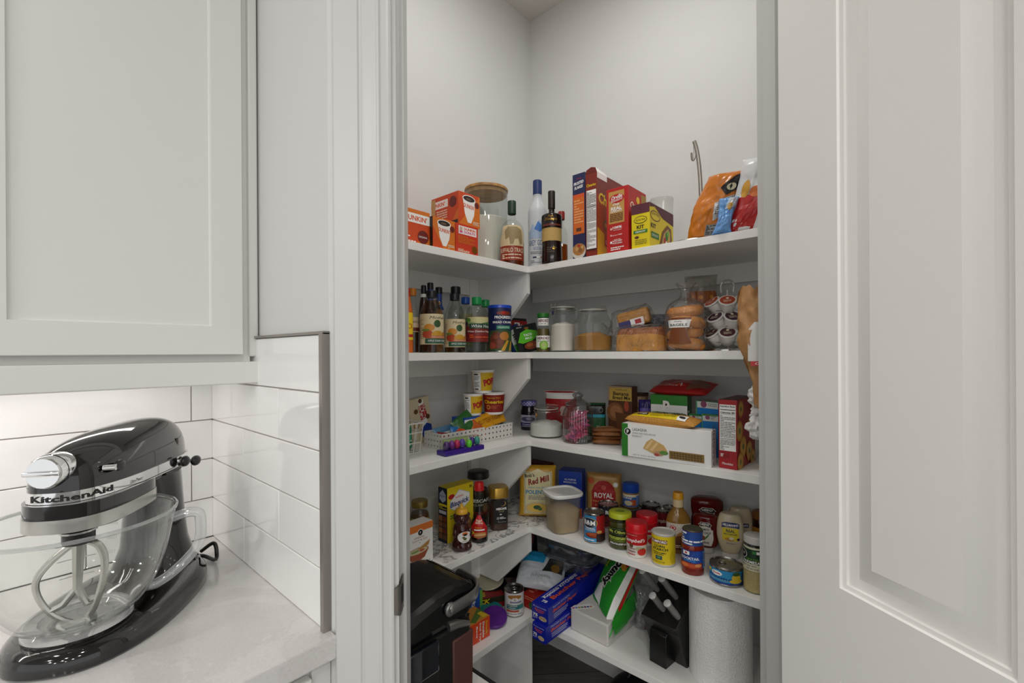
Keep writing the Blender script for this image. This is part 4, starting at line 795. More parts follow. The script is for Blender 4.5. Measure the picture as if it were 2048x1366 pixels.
b = MB(); s = cyl(.0615, .022, .10, 72); b.grid(lambda u, v: s(.5 + (u - .5) * (1 - .3 * sin(pi * v)), v, .0006), 12, 8, M('#7a3f16', .5)); b.deco(lambda u, v, h: s(.5 + (u - .5) * (1 - .2 * sin(pi * v)), v, h), .08, .078, [('r', .0, .62, 1, .92, W_), ('t', 'BAGELS', .5, .72, .1, K_, {'b': .02, 'w': .8}), ('t', 'Everything', .5, .85, .07, K_, {'sh': .3})], seg=.1, h0=.0012); b.build('label', t)
pt = Rr(1402, .25); hb = zat(552, pt) - z
bag_item('snack_bag', 'tall clear bag with an orange-brown printed band behind the coffee pods', 'bag', pt, z, wpx(62, pt), hb, .06, GL('#eae8e4', 2.4, .1, .06, '#d9d6d0', crease=.6), [('r', .02, .62, .98, .78, M('#8a4a1c')), ('e', .2, .7, .06, None, M('#c9862c')), ('e', .5, .7, .06, None, M('#c9862c')), ('e', .8, .7, .06, None, M('#c9862c'))], crk=.014, seed=41, pinch=.1)
# coffee pod carousel
pc, r0 = P_(1411, 1500, 'R', .15); t = root('pod_carousel', 'chrome wire carousel rack holding white coffee pods', 'rack', pc, z); CW_ = M('#c9c7c4', .12, 1.0)
h = zat(561, pc) - z
turn_part(t, 'base', CW_, [(0, .0), (r0, 0), (r0, .004), (r0 * .95, .007), (0, .009)], 40)
b = MB(); b.tube([(0, 0, .008), (0, 0, h - .03)], .0035, CW_, 8); b.tube(spl([(-.017, 0, h - .038), (-.018, 0, h - .018), (-.012, 0, h - .004), (0, 0, h), (.012, 0, h - .004), (.018, 0, h - .018), (.017, 0, h - .038)], 5), .0032, CW_, 8); b.build('handle', t)
tiers = [(.046, 0, 'brown'), (.094, 26, 'plum'), (.142, 0, 'red')]; TILT = 40; pods = []
wb = MB()
PODW = M('#dddbd6', .45); FOIL = {'brown': M('#4a1c2a', .35), 'plum': M('#3a1a30', .35), 'red': M('#a8432a', .35)}
pod = None; words = ['purple-brown', 'dark plum', 'brick red']; nm = ['lowest', 'middle', 'top']
posn = ['facing the doorway', 'next on the bread side', 'at the bread side', 'next on the jamb side', 'at the jamb side']
frm = t.rotation_euler.z
for k, (zz, a0, c) in enumerate(tiers):
    ring = [(.052 * cos(2 * pi * i / 32), .052 * sin(2 * pi * i / 32), zz - .02) for i in range(32)]; wb.tube(ring, .0011, CW_, 6, closed=True)
    for j, da in enumerate((0, -52, -104, 52, 104)):
        a = radians(-90 + da + a0 * .55); lx, ly = .048 * cos(a), .048 * sin(a)
        q = Matrix.Rotation(frm, 4, 'Z') @ V((lx, ly, zz)); ax = Matrix.Rotation(frm + a + pi / 2, 4, 'Z') @ Matrix.Rotation(radians(TILT), 4, 'X')
        mw = Matrix.Translation(V((pc.x, pc.y, z)) + q) @ ax
        loc_ = Matrix.Translation((lx, ly, zz)) @ Matrix.Rotation(a + pi / 2, 4, 'Z') @ Matrix.Rotation(radians(TILT), 4, 'X')
        wb.tube([loc_ @ V((.0235 * cos(2 * pi * i / 24), .0235 * sin(2 * pi * i / 24), .008)) for i in range(24)], .001, CW_, 6, closed=True); wb.tube([loc_ @ V((0, .0235, .008)), (lx * .6, ly * .6, zz - .018), (0, 0, zz - .02)], .001, CW_, 6)
        if pod is None:
            pod = empty('coffee_pod', (0, 0, 0)); b = MB(); b.lathe([(0, -.03), (.0165, -.03), (.018, -.028), (.022, .008), (.0222, .0095), (.0252, .0095), (.0252, .0125), (.024, .013)], PODW, 32); b.build('cup', pod)
            b = MB(); b.lathe([(0, .0134), (.0245, .0132)][::-1], PODW, 32); b.deco(flat((-.0215, -.0215, .0136), (.043, 0, 0), (0, .043, 0), (0, 0, 1)), .043, .043, [('e', .5, .5, .49, None, FOIL['brown']), ('e', .5, .72, .1, None, CREAM), ('t', 'ROAST', .5, .5, .1, CREAM, {'w': .5}), ('l', .25, .25, .75, .42, 3, CREAM)], h0=.0001); b.build('foil_lid', pod); o = pod; lids = {'brown': kids(pod)[1].data}
        else: o = copy_tree(pod)
        if c not in lids:
            me = lids['brown'].copy(); i_ = [i for i, m_ in enumerate(me.materials) if m_ == FOIL['brown']][0]; me.materials[i_] = FOIL[c]; lids[c] = me
        [x for x in kids(o) if x.name.startswith('foil')][0].data = lids[c]
        o.matrix_world = mw; tag(o, 'white coffee pod, %s lid, %s tier of the rack, %s' % (words[k], nm[k], posn[j]), 'coffee pod', 'coffee pods in the chrome rack')
wb.build('wire_rings', t)
# paper and plastic bags hung on the side wall by the jamb
pt = hit(1521, 700, 1, .255); t = tag(empty('hanging_paper_bag', (pt.x, pt.y, 0)), 'crumpled brown paper bag with red label hanging at the right door jamb', 'bag')
KP = M('#a97c4c', .6, bump=.6, bs=60, var=.2)
zz = lambda py: zat(py, pt)
lo, hi = zz(815), zz(573)
def pb_(u, v, sgn):
    k = .026 + .048 * min(1, max(0, (v - .2) / .35)) * (1 - .45 * max(0, v - .8) / .2); a = pi * u
    return V((-(k / 2) * cos(a) * (1 + .25 * noise.noise(V((u * 4, v * 7, sgn)))) - .012 * v, sgn * k * .32 * sin(a) * (1 + .6 * noise.noise(V((u * 5, v * 9, 2 + sgn)))), lo + (hi - lo) * v + .01 * noise.noise(V((u * 7, v * 7, 4)))))
b = MB(); b.grid(lambda u, v: pb_(u, v, -1), 24, 50, KP); b.grid(lambda u, v: pb_(1 - u, v, 1), 24, 50, KP); b.build('paper_body', t, rz=radians(-75), sharp=22)
b = MB(); b.grid(lambda u, v: V(((u - .5) * .05 * (1 - .5 * max(0, v - .8) / .2), -.024 - .004 * sin(pi * u), zz(722) + (zz(645) - zz(722)) * v)), 10, 12, M('#c9c6c2', .4)); b.deco(flat((-.028, -.029, zz(731)), (.056, 0, 0), (0, 0, zz(722) - zz(731)), (0, -1, 0)), .07, .02, [('r', .15, 0, .9, 1, RED), ('t', 'ONE', .5, .5, .5, W_, {'w': .4})]); b.build('white_panel', t, rz=radians(-75))
pt = hit(1514, 700, 1, .275); t = tag(empty('hanging_plastic_bags', (pt.x, pt.y, 0)), 'crumpled white plastic bags hanging below the brown paper bag', 'bag')
b = MB(); wpl = M('#dcdad8', .4)
for i, (y0, y1, w, ox) in enumerate(((776, 806, .036, -.004), (812, 842, .03, .006), (836, 872, .042, .0))):
    b.grid(lambda u, v: V((ox + w / 2 * cos(2 * pi * u) * (.5 + .5 * sin(pi * v)) * (1 + .55 * noise.noise(V((cos(6.28 * u) * 2.2, sin(6.28 * u) * 2.2, v * 5 + i * 7)))), w / 2 * sin(2 * pi * u) * (.5 + .5 * sin(pi * v)) * (1 + .55 * noise.noise(V((cos(6.28 * u) * 2.4, sin(6.28 * u) * 2.4, v * 6 + i * 9)))), zat(y1 + 6, pt) + (zat(y0 - 4, pt) - zat(y1 + 6, pt)) * v)), 36, 22, wpl)
b.build('bag_body', t, sharp=20)
# ------------------------------------------------------------------ third shelf, left
z = S3; WWIRE = M('#dddbd6', .4)
pr_ = at(839, 906, z); pl_ = pr_ - V((.2, 0, 0)); hB = .098
t = empty('wire_basket', ((pl_.x + pr_.x) / 2, pr_.y, z)); tag(t, 'white wire basket holding a green bag, beside the left door jamb', 'basket')
b = MB(); x0, x1, y1 = -.1, .1, .105
def wb_(x, y, zz): k = 1 + .12 * zz / hB; return V((x * k + (.0), (y - y1 / 2) * k + y1 / 2, zz + .003))
for i in range(9): x = x0 + (x1 - x0) * i / 8; b.tube([wb_(x, 0, hB), wb_(x, 0, 0), wb_(x, y1, 0), wb_(x, y1, hB)], .0015, WWIRE, 6)
for i in range(5): y = y1 * i / 4; b.tube([wb_(x0, y, hB), wb_(x0, y, 0), wb_(x1, y, 0), wb_(x1, y, hB)], .0015, WWIRE, 6)
for zz in (0, hB * .34, hB * .68, hB): b.tube([wb_(x0, 0, zz), wb_(x1, 0, zz), wb_(x1, y1, zz), wb_(x0, y1, zz)], .0028 if zz == hB else .0017, WWIRE, 8, closed=True)
b.build('wire_frame', t)
bag_item('snack_bag', 'green snack bag inside the white wire basket', 'bag', (pr_.x - .05, pr_.y + .045), z + .006, .1, .088, .05, M('#1f8a62', .3), [('e', .6, .5, .25, None, M('#3fae86', .3)), ('l', .1, .2, .9, .4, 3, W_), ('t', 'ELF', .5, .65, .16, W_, {'b': .03})], rz=.1, crk=.008, seed=51)
pa = L(826, .262); pb = L(866, .262); pa.y = pb.y; hh = zat(793, pb) - z
box_item('candy_box', 'cream candy box printed with malt balls, leaning behind the wire basket', 'box', pa, pb, z + .0, hh, .02, M('#d5c7a6', .45),
   {'F': [('p', [(.45, .98), (.7, .95), (.82, .35), (.55, .4)], W_), ('t', 'WHOPPERS', .63, .68, .2, RED, {'b': .05, 'rot': -80, 'w': .62}), ('e', .3, .72, .1, None, M('#6a4626')), ('e', .25, .42, .14, None, M('#8a643c')), ('e', .25, .42, .1, None, M('#d0b584')), ('e', .85, .55, .1, None, M('#5c3a20')), ('e', .55, .93, .09, None, M('#5c3a20')), ('p', [(.45, .3), (.75, .42), (.98, .36), (.98, .1), (.5, .12)], M('#1d3c96'))]}, roll=-8)
# perforated basket
pa, pb = at(884, 901, z), at(1025, 872.5, z); u = (pb - pa); w = u.length; u.normalize(); n_ = V((-u.y, u.x, 0)); dB = (at(848, 893, z) - pa).dot(n_); hB = .055
dB = max(.09, min(dB, .16)); c = (pa + pb) / 2 + n_ * dB / 2
b = MB(); WPL = M('#e2dfd8', .4)
def perf(O, U, Vv, Nn, nx, ny):
    O, U, Vv, Nn = V(O), V(U), V(Vv), V(Nn); xs = [0]; ys = [0]
    for i in range(nx): xs += [(i + .34) / nx, (i + .66) / nx]
    for j in range(ny): ys += [(j + .36) / ny, (j + .68) / ny]
    xs.append(1); ys.append(1)
    for i in range(len(xs) - 1):
        for j in range(len(ys) - 1):
            if i % 2 == 1 and j % 2 == 1: continue
            for e in (0, -.0016): b.add([O + U * xs[a] + Vv * ys[d] + Nn * e for a, d in ((i, j), (i + 1, j), (i + 1, j + 1), (i, j + 1))], [[0, 1, 2, 3] if e == 0 else [3, 2, 1, 0]], WPL, False)
            
perf((-w / 2, -dB / 2, 0), (w, 0, 0), (0, 0, hB), (0, -1, 0), 18, 3); perf((w / 2, dB / 2, 0), (-w, 0, 0), (0, 0, hB), (0, 1, 0), 18, 3)
perf((-w / 2, dB / 2, 0), (0, -dB, 0), (0, 0, hB), (-1, 0, 0), 6, 3); perf((w / 2, -dB / 2, 0), (0, dB, 0), (0, 0, hB), (1, 0, 0), 6, 3)
b.box(-w / 2 + .0017, -dB / 2 + .0017, .0008, w / 2 - .0017, dB / 2 - .0017, .0025, WPL)
tag(b.build('perforated_basket', None, (c.x, c.y, z + .0005), atan2(u.y, u.x)), 'white perforated plastic basket full of snack wrappers', 'basket'); th = atan2(u.y, u.x)
def inb(fx, fy): return c + u * (fx - .5) * w + n_ * (fy - .5) * dB
for fx, fy, ww, hh, tt, col, lab, ro, ops, dz in ((.12, .3, .07, .05, .02, '#9c1c24', 'dark red snack wrapper at the near end of the perforated basket', 12, [], .0), (.3, .12, .1, .055, .022, '#2f7fc4', 'bright blue snack wrapper in the perforated basket', 6, [('p', [(.1, .5), (.4, .9), (.6, .6), (.8, .95), (.9, .5)], ORANGE)], .012), (.24, .75, .09, .06, .02, '#5f93b8', 'pale blue snack wrapper at the back of the perforated basket', -6, [('r', .2, .3, .8, .6, W_)], .004),
     (.42, .1, .09, .085, .02, '#2f6a2e', 'dark green snack wrapper standing up in the perforated basket', -28, [], .03), (.68, .06, .17, .058, .022, '#e0a01e', 'golden yellow candy wrapper across the perforated basket', -10, [('t', 'BUTTERFINGER', .5, .5, .3, M('#8a4a12'), {'sh': .3, 'w': .7}), ('r', .85, .5, .95, .7, BLUE)], .046), (.5, .05, .08, .05, .02, '#c8642a', 'orange snack wrapper leaning on the blue one', 20, [], .03)):
    q = inb(fx, fy); b = MB(); bagmesh(b, ww, hh, tt, M(col, .28), ops, crk=.006, seed=len(lab), nu=20, nv=14)
    tag(b.build('snack_wrapper', None, (q.x, q.y, z + .004 + dz), rot=(radians(-24), radians(ro), th)), lab, 'wrapper', 'snack wrappers in the perforated basket')
q = inb(.95, .55); bottle('candy_cup', 'small green and white cup at the far end of the perforated basket', 'cup', q, .017, z + .004, .062, [(.8, 0), (1, .9)], M('#2f9a4e', .35), (1.06, .8, 1, W_))
# cereal cups on a blue carton behind the basket
pc = L(968, .13); zc = zat(829, pc)
pa, pb = L(928, .12), L(1004, .12); pa.y = pb.y
box_item('snack_carton', 'blue snack carton under the cereal cups, mostly hidden by the perforated basket', 'box', pa, pb, z, zc - z - .001, .07, M('#1d4fae', .4), {'F': [('r', 0, .8, 1, .92, W_)]})
def cup(a, c2, y0, bk, zb, base, ops, lab, turn=0):
    m = (a + c2) / 2; p = L(m, bk); r = wpx((c2 - a) / 2, p); h = zat(y0, p) - zb; t = root('cereal_cup', lab, 'cup', p, zb, turn, 'cereal cups on the third shelf')
    pr = [(.78 * r, 0), (.79 * r, .003), (.97 * r, h * .92)]; turn_part(t, 'cup_body', W_, [(0, .002), *pr, (r, h * .925), (r * 1.03, h * .95), (r * 1.02, h * .97), (r * .96, h * .97)], 36); turn_part(t, 'foil_lid', TIN, [(r * 1.0, h * .971), (0, h * .973)], 36)
    wrap(t, prof_r(pr), h * .1, h * .86, 340, base, [], name='printed_sleeve', n=36); wrap(t, prof_r(pr), h * .1, h * .86, 180, None, ops, lift=.001, name='print'); return h
zc += .0006; YC = M('#dcb41c', .4)
pops = [('r', .12, .02, .42, .98, W_), ('l', .16, .2, .38, .8, 8, GREY), ('r', .2, .86, .34, .93, K_), ('r', .2, .06, .34, .12, K_), ('t', "Kellogg's", .8, .88, .09, RED, {'w': .22}), ('t', 'POPS', .72, .5, .38, RED, {'b': .06, 'w': .44, 'rot': 12})]
h1 = cup(925.5, 966, 785, .155, zc, YC, pops, 'yellow cereal cup beside the dark red one, under the stacked cup')
cup(964, 1010, 782, .117, zc, M('#8a2018', .4), [('t', 'Honey Nut', .5, .82, .1, YEL, {'w': .4}), ('t', 'Cheerios', .5, .6, .2, YEL, {'b': .03, 'w': .66}), ('e', .32, .3, .07, None, M('#c98a3c')), ('e', .32, .3, .035, None, M('#8a2018')), ('l', .4, .2, .7, .4, 4, M('#c9643c'))], 'dark red cereal cup with yellow lettering')
cup(942, 988, 738, .14, zc + h1 * .98, YC, pops, 'yellow cereal cup stacked on top of the other two', turn=4)
# egg tray
pa, pb = at(891, 914.5, z), at(969, 898.5, z); u = pb - pa; w = u.length; u.normalize(); n_ = V((-u.y, u.x, 0)); d = .05; c = (pa + pb) / 2 + n_ * d / 2
t = tag(empty('candy_egg_pack', (c.x, c.y, z + .0004), atan2(u.y, u.x)), 'purple tray of foil candy eggs under a clear cover at the shelf edge', 'candy pack')
b = MB(); b.box(-w / 2, -d / 2, 0, w / 2, d / 2, .016, M('#3a1f86', .3), .003); b.build('tray', t)
R3 = random.Random(4)
for i, col in enumerate(('#4a2a6e', '#7a2f8a', '#c02a5a', '#5a3fa8', '#62c832', '#3a2a7a', '#3f9a8a')):
    b = MB(); b.sphere((-w / 2 + .018 + i * (w - .036) / 6, -.006 if i != 4 else -.016, .03 if i != 4 else .026), .0125, M(col, .25), 14, .85, .85, 1.25); b.build('candy_egg', t)
b = MB(); b.box(-w / 2 + .02, .006, .016, w / 2 - .045, .02, .047, M('#a9c07a', .35), .004); b.build('card_insert', t)
b = MB(); b.box(-w / 2 + .004, -d / 2 + .003, .0165, w / 2 - .004, d / 2 - .003, .049, GL('#ffffff', 1.5, .05), .008); b.build('clear_cover', t)
# ------------------------------------------------------------------ third shelf, right
p, r = P_(1041.5, 1075, None, None, 861, z); h = zat(801, p) - z
bottle('jelly_jar', 'dark grape jelly jar with a purple checked lid', 'jar', p, r, z, h, [(.94, 0), (1, .04), (1, .6), (.96, .66), (.86, .8), (.84, .9)], M('#140a14', .08), None, labels=[(.12, .52, 170, M('#b9b6c4'), [('r', .04, .04, .96, .36, M('#2c2260')), ('t', 'Concord', .5, .2, .16, W_, {'w': .6}), ('e', .45, .66, .3, .22, M('#4d4a6a')), ('e', .5, .7, .12, .12, M('#8d8aa0'))])])
t = bpy.data.objects['jelly_jar']; b = MB(); b.lathe([(r * .9, h * .83), (r * .96, h * .835), (r * .96, h * .97), (r * .92, h), (0, h)], M('#5a55a0', .35), 30)
for k in range(30):
    for j in range(3):
        if (k + j) % 2: s_ = cyl(r * .961, h * (.84 + .043 * j), h * (.883 + .043 * j), 12, k * 12); b.deco(s_, .01, .01, [('r', 0, 0, 1, 1, M('#b3b0cf', .4))])
b.build('lid', t)
p, r = P_(1059.5, 1126, None, None, 878, z); h = zat(813, p) - z
clip_jar('squat_clip_jar', 'squat clip-top glass jar with a little white sugar', p, r, z, h * .96, [(.9, 0), (1, .07), (1, .58), (.93, .72), (.74, .84), (.72, .98)], h * .42, M('#d9d6cf', .9, bump=.3, bs=200), n=48)
p, r = P_(1125.5, 1187, None, None, 889, z); h = zat(784, p) - z
t = root('candy_jar', 'ribbed glass jar of pink wrapped candies with a round knob lid', 'jar', p, z)
pf = splr([(.92, 0), (1, .03), (1, .1), (1, .5), (.97, .6), (.86, .68), (.78, .715), (.78, .74)], 5); b = MB(); n = 96
vs = []; fs = []
for k, (a, e) in enumerate(pf):
    for i in range(n): q = r * a * (1 - (.05 if .04 < e < .66 else .0) * (.5 + .5 * cos(2 * pi * i / n * 32))); vs.append((q * cos(2 * pi * i / n), q * sin(2 * pi * i / n), max(.0005, e * h)))
for k in range(len(pf) - 1):
    for i in range(n): fs.append([k * n + i, k * n + (i + 1) % n, (k + 1) * n + (i + 1) % n, (k + 1) * n + i])
fs.append(list(range(n))[::-1]); b.add(vs, fs, GL('#e9ecec', 2.6, .05, k0=.05)); b.build('glass_body', t)
turn_part(t, 'lid', GL('#e3e6e6', 2.6, .05, k0=.06), [(r * k, h * e) for k, e in ((.6, .735), (.84, .74), (.86, .755), (.8, .775), (.62, .80), (.4, .845), (.28, .865), (.27, .88))] + [(r * .36 * cos(radians(a)), h * (.935 + .062 * sin(radians(a)))) for a in range(-50, 91, 14)], 44)
PK = [M('#e0457e', .35), M('#d93a6c', .35), M('#c94a8a', .35), M('#ef7ea0', .35)]; R4 = random.Random(9)
for i in range(34):
    lv = i / 34; rr = r * .62 * sqrt(R4.random()); a = R4.random() * 6.28
    if lv > .72: rr *= .7
    b = MB(); L_, W2 = .03, .02; b.box(-L_ / 2, -W2 / 2, -.004, L_ / 2, W2 / 2, .004, PK[i % 4], .003)
    for e in (-1, 1): b.add([(e * L_ / 2, -W2 / 2, 0), (e * (L_ / 2 + .008), -W2 * .6, .003), (e * (L_ / 2 + .008), W2 * .6, -.003), (e * L_ / 2, W2 / 2, 0)], [[0, 1, 2, 3]], PK[3], False)
    b.deco(flat((-L_ / 2, -W2 / 2, .0041), (L_, 0, 0), (0, W2, 0), (0, 0, 1)), L_, W2, [('l', .1, .2, .9, .8, 2, M('#7a2a6a'))])
    q = Matrix.Rotation(t.rotation_euler.z, 4, 'Z') @ V((min(rr, r * .5) * cos(a), min(rr, r * .5) * sin(a), 0))
    o = b.build('wrapped_candy', None, (p.x + q.x, p.y + q.y, z + .014 + lv * h * .52), rot=(R4.uniform(-.5, 1.2), R4.uniform(-.7, .7), a * 2)); tag(o, 'pink wrapped candy inside the ribbed glass jar', 'candy', 'pink candies in the ribbed jar')
pt = at(1122, 858, z); hb = zat(782, pt) - z
bag_item('flour_bag', 'red and white paper bag behind the candy jar', 'bag', pt, z, wpx(62, pt), hb, .05, RED, [('r', 0, .8, 1, 1, W_), ('e', .62, .52, .12, None, M('#c9a9a0')), ('t', 'Red', .62, .4, .07, W_, {'sh': .3})], turn=-10, flare=.4, crk=.004, seed=61, sq=8)
pt = at(1192, 872, z); hb = zat(806, pt) - z
bag_item('coffee_bag', 'black and green coffee bag with a turquoise stripe, next to the candy jar', 'bag', pt, z, wpx(38, pt), hb, .045, M('#20562c', .35), [('r', 0, .66, 1, 1, M('#121614', .35)), ('e', .75, .8, .12, None, M('#8c8f8a')), ('e', .75, .8, .1, None, M('#121614')), ('r', 0, .58, 1, .67, M('#2f9ab0')), ('t', 'stay', .6, .32, .05, M('#a9c9a9')), ('t', 'green', .6, .25, .05, M('#a9c9a9'))], crk=.002, seed=63, sq=10, gus=6)
PCH = M('#8a5a34', .4); PCH2 = M('#b07a48', .4)
for i in range(4):
    pt = at(1217, 892, z) + V((.012 * (i % 2), .01, 0)); b = MB(); bagmesh(b, wpx(56, pt), .10, .018, PCH, [('p', [(.1, .2), (.9, .3), (.8, .8), (.2, .7)], PCH2), ('e', .4, .4, .12, None, M('#c99a5a'))], crk=.004, seed=70 + i, nu=20, nv=16)
    o = b.build('tortilla_pouch', None, (pt.x, pt.y, z + .01 + i * .0135), rot=(radians(-90 + (2, -2, 3, -4)[i]), radians(0), face_cam(pt, (-4, 5, -3, 8)[i])))
    o.location += V((0, -.0, 0)); tag(o, 'flat brown food pouch, %s of the pile beside the pasta box' % ('lowest', 'second from the bottom', 'third from the bottom', 'topmost')[i], 'pouch', 'brown pouches in a pile')
pa, pb = at(1217, 873, z), at(1264, 879, z); hh = zat(773, (pa + pb) / 2) - z
box_item('bread_mix_box', 'brown bread mix box with a tan name panel and a sliced loaf picture', 'box', pa, pb, z, hh, .05, M('#5a3620', .5), {'F': [('r', 0, .72, 1, 1, M('#a98f72')), ('r', .06, .72, 1, .97, M('#c9a84e')), ('t', "TRADER JOE'S", .55, .93, .03, K_, {'w': .5}), ('t', 'Banana', .55, .86, .07, K_, {'b': .02, 'w': .66}), ('t', 'Bread Mix', .58, .78, .07, K_, {'b': .02, 'w': .76}), ('e', .3, .5, .36, .18, M('#8a5a34')), ('e', .34, .5, .26, .13, M('#a8744a')), ('e', .78, .62, .1, .1, M('#b4503a')), ('p', [(.3, .5), (.95, .46), (.95, .06), (.4, .12)], M('#6d4428')), ('e', .2, .1, .2, .06, M('#8a7a34'))]}, bev=.002)
pt = at(1265, 872, z); hb = zat(785, pt) - z
bag_item('brown_sugar_bag', 'brown kraft bag with dark lettering leaning beside the bread mix box', 'bag', pt, z, wpx(38, pt), hb, .04, M('#8a6848', .55), [('r', .15, .5, .85, .9, M('#a98660')), ('t', 'Brown', .5, .76, .08, K_, {'rot': 8}), ('t', 'Sugar', .5, .64, .08, K_, {'rot': 8}), ('r', 0, .92, 1, 1, M('#2f1c14'))], shear=.14, crk=.003, seed=81, sq=10)
pt = at(1291, 880, z); hb = zat(800, pt) - z
bag_item('raisin_bag', 'purple bag under clear film between the kraft bag and the macaroni box', 'bag', pt, z, wpx(26, pt), hb, .03, M('#2f2272', .35), [('r', .1, .6, .9, .8, M('#6a5ab0'))], crk=.004, seed=83)
PG = M('#2f7d2a', .4); PWH = M('#eeedea', .4)
def plogo(u, v, r): return [('e', u, v, r, None, W_), ('e', u, v, r * .84, None, K_), ('t', 'P', u, v, r * 1.0, W_, {'b': .03})]
pa, pb = at(1244, 910.5, z), at(1423, 936, z); hL = zat(846, pa) - z; hw, dw_ = (pb - pa).length, .052; ar = hw / hL
def pl2(u, v, r): return [('e', u, v, r, None, W_), ('e', u, v, r * .84, None, K_), ('t', 'p', u, v, r * ar * 1.0, W_, {'b': .04})]
box_item('lasagna_box', 'white lasagna box with a green end and pasta window at the shelf edge', 'box', pa, pb, z, hL, dw_, PWH, {'F': [('r', 0, 0, .075, 1, PG)] + pl2(.075, .76, .043) + [('t', 'LASAGNA', .22, .84, .085, M('#2f4a36'), {'w': .17}), ('t', 'ENRICHED MACARONI', .27, .73, .055, GREY, {'w': .27}), ('t', 'PRODUCT', .19, .64, .055, GREY, {'w': .12}), ('t', 'NET WT 16 OZ (1 LB) 454 g', .27, .07, .055, GREY, {'w': .26}),
    ('p', [(.26, .3), (.3, .5), (.36, .62), (.5, .46), (.54, .3), (.46, .16), (.38, .18)], M('#cda768')), ('p', [(.28, .32), (.36, .58), (.38, .56), (.31, .29)], M('#dfc08a')), ('p', [(.34, .28), (.42, .53), (.44, .5), (.37, .25)], M('#dfc08a')), ('e', .44, .2, .06, .07, M('#b58a6a')), ('e', .5, .24, .05, .06, M('#5a8a3c')), ('e', .42, .16, .03, .04, M('#a8483a')), ('r', .56, .1, .93, .33, M('#8a6c34')), *[('e', .59 + .31 * (k % 11) / 10, .15 + .065 * (k // 11), .012, .02, M('#55421c')) for k in range(33)]],
    'R': [('t', 'LASAGNA', .45, .5, .2, GREY, {'rot': 90})]})
pa, pb = at(1302, 893, z) + V((0, 0, 0)), at(1375, 902, z); hm = zat(791, (pa + pb) / 2) - z; am = (pb - pa).length / hm
box_item('macaroni_box', 'green and white elbow macaroni box standing behind the lasagna box', 'box', pa, pb, z, hm, .05, PWH, {'F': [('r', 0, .82, 1, 1, PG)] + pl2(.44, .80, .075) + [('t', 'ELBOW', .2, .66, .05, M('#5a7a5c'), {'w': .28}), ('t', 'MACARONI', .62, .66, .05, M('#26402c'), {'b': .02, 'w': .52}), ('t', 'ENRICHED MACARONI', .44, .59, .03, GREY, {'w': .5}), ('t', 'PRODUCT', .4, .54, .03, GREY, {'w': .22})], 'R': [('r', 0, 0, 1, 1, M('#24602a')), ('l', .1, .5, .9, .75, 3, W_)], 'T': [('r', 0, 0, 1, 1, PG)]})
zm = z + hm; q = (pa + pb) / 2 + V((.035, -.02, 0))
b = MB(); bagmesh(b, wpx(118, q), .11, .034, M('#a31c1c', .3), [('t', 'AnnA', .4, .3, .16, W_, {'sh': .3, 'w': .3, 'b': .02}), ('r', .03, .25, .6, .33, M('#d9502c', .3)), ('p', [(.66, .05), (.95, .3), (.95, .7), (.66, .95)], M('#7a4a34', .35))], crk=.006, seed=91)
tag(b.build('pasta_bag', None, (q.x - .02, q.y, zm + .008), rot=(radians(-74), 0, radians(-94))), 'red printed pasta bag lying on top of the macaroni box', 'bag')
for i, (x0, x1, yb, yt, lab, bk) in enumerate(((1404, 1437, 857, 830, 'blue and white baking carton under the top one, touching the red box', 912), (1379, 1404, 857, 826, 'blue and white baking carton beside the macaroni box', 905), (1386, 1431, 828, 802, 'blue and white baking carton on top of the two others', 0))):
    if i < 2: pa, pb = at(x0, bk, z), at(x1, bk + 4, z); z0 = z; h = zat(829, (pa + pb) / 2) - z
    else: pa, pb = q1[0] * .45 + q1[1] * .55, q1[2]; z0 = z1 + .001; h = zat(803, (pa + pb) / 2) - z0; h = max(h, .03)
    if i == 0: qq = (pa, pb)
    if i == 1: q1 = (pa, pb, qq[1]); z1 = z + h
    if i == 1: h = h
    box_item('baking_carton', lab, 'box', pa, pb, z0, h, .06, M('#1f78c0', .4), {'F': [('r', 0, 1 - .55 * (.04 / max(h, .04)), 1, 1, M('#d3d6d2')), ('r', 0, .96, 1, 1, PG), ('r', 0, 0, .06, 1, M('#4a9a6c')), ('e', .36, 1 - .25 * (.04 / max(h, .04)), .14, None, M('#8a4a6a')), ('l', .55, 1 - .4 * (.04 / max(h, .04)), .95, 1 - .12 * (.04 / max(h, .04)), 2, GREY)], 'T': [('r', 0, 0, 1, 1, M('#7a7f7c'))]}, 'blue and white baking cartons')
# split peas on the lasagna box
pa, pb = at(1244, 910.5, z), at(1423, 936, z); q = pa * .6 + pb * .4 + V((.03, 0, 0)); PEA = M('#c98f3a', .35, bump=.8, bs=260, var=.35)
b = MB(); bagmesh(b, wpx(150, q), .058, .034, PEA, [('r', .1, .12, .86, .6, M('#e2c41a', .3)), ('r', .16, .3, .32, .56, K_), ('t', 'Goya', .24, .43, .2, W_, {'b': .04, 'w': .12}), ('t', 'Yellow Split Peas', .55, .46, .12, GREEN, {'w': .36}), ('t', 'Chicharos Amarillos', .55, .3, .1, K_, {'w': .36}), ('r', .76, .1, .88, .56, W_), ('e', .82, .33, .045, .1, K_), ('p', [(.25, .8), (.45, .95), (.8, .9), (.82, .75), (.3, .68)], M('#3a5a24'))], crk=.004, seed=95, nu=48)
tag(b.build('split_pea_bag', None, (q.x - .014, q.y, z + hL + .0085), rot=(radians(-76), radians(0), radians(-96))), 'yellow bag of split peas lying on top of the lasagna box', 'bag')
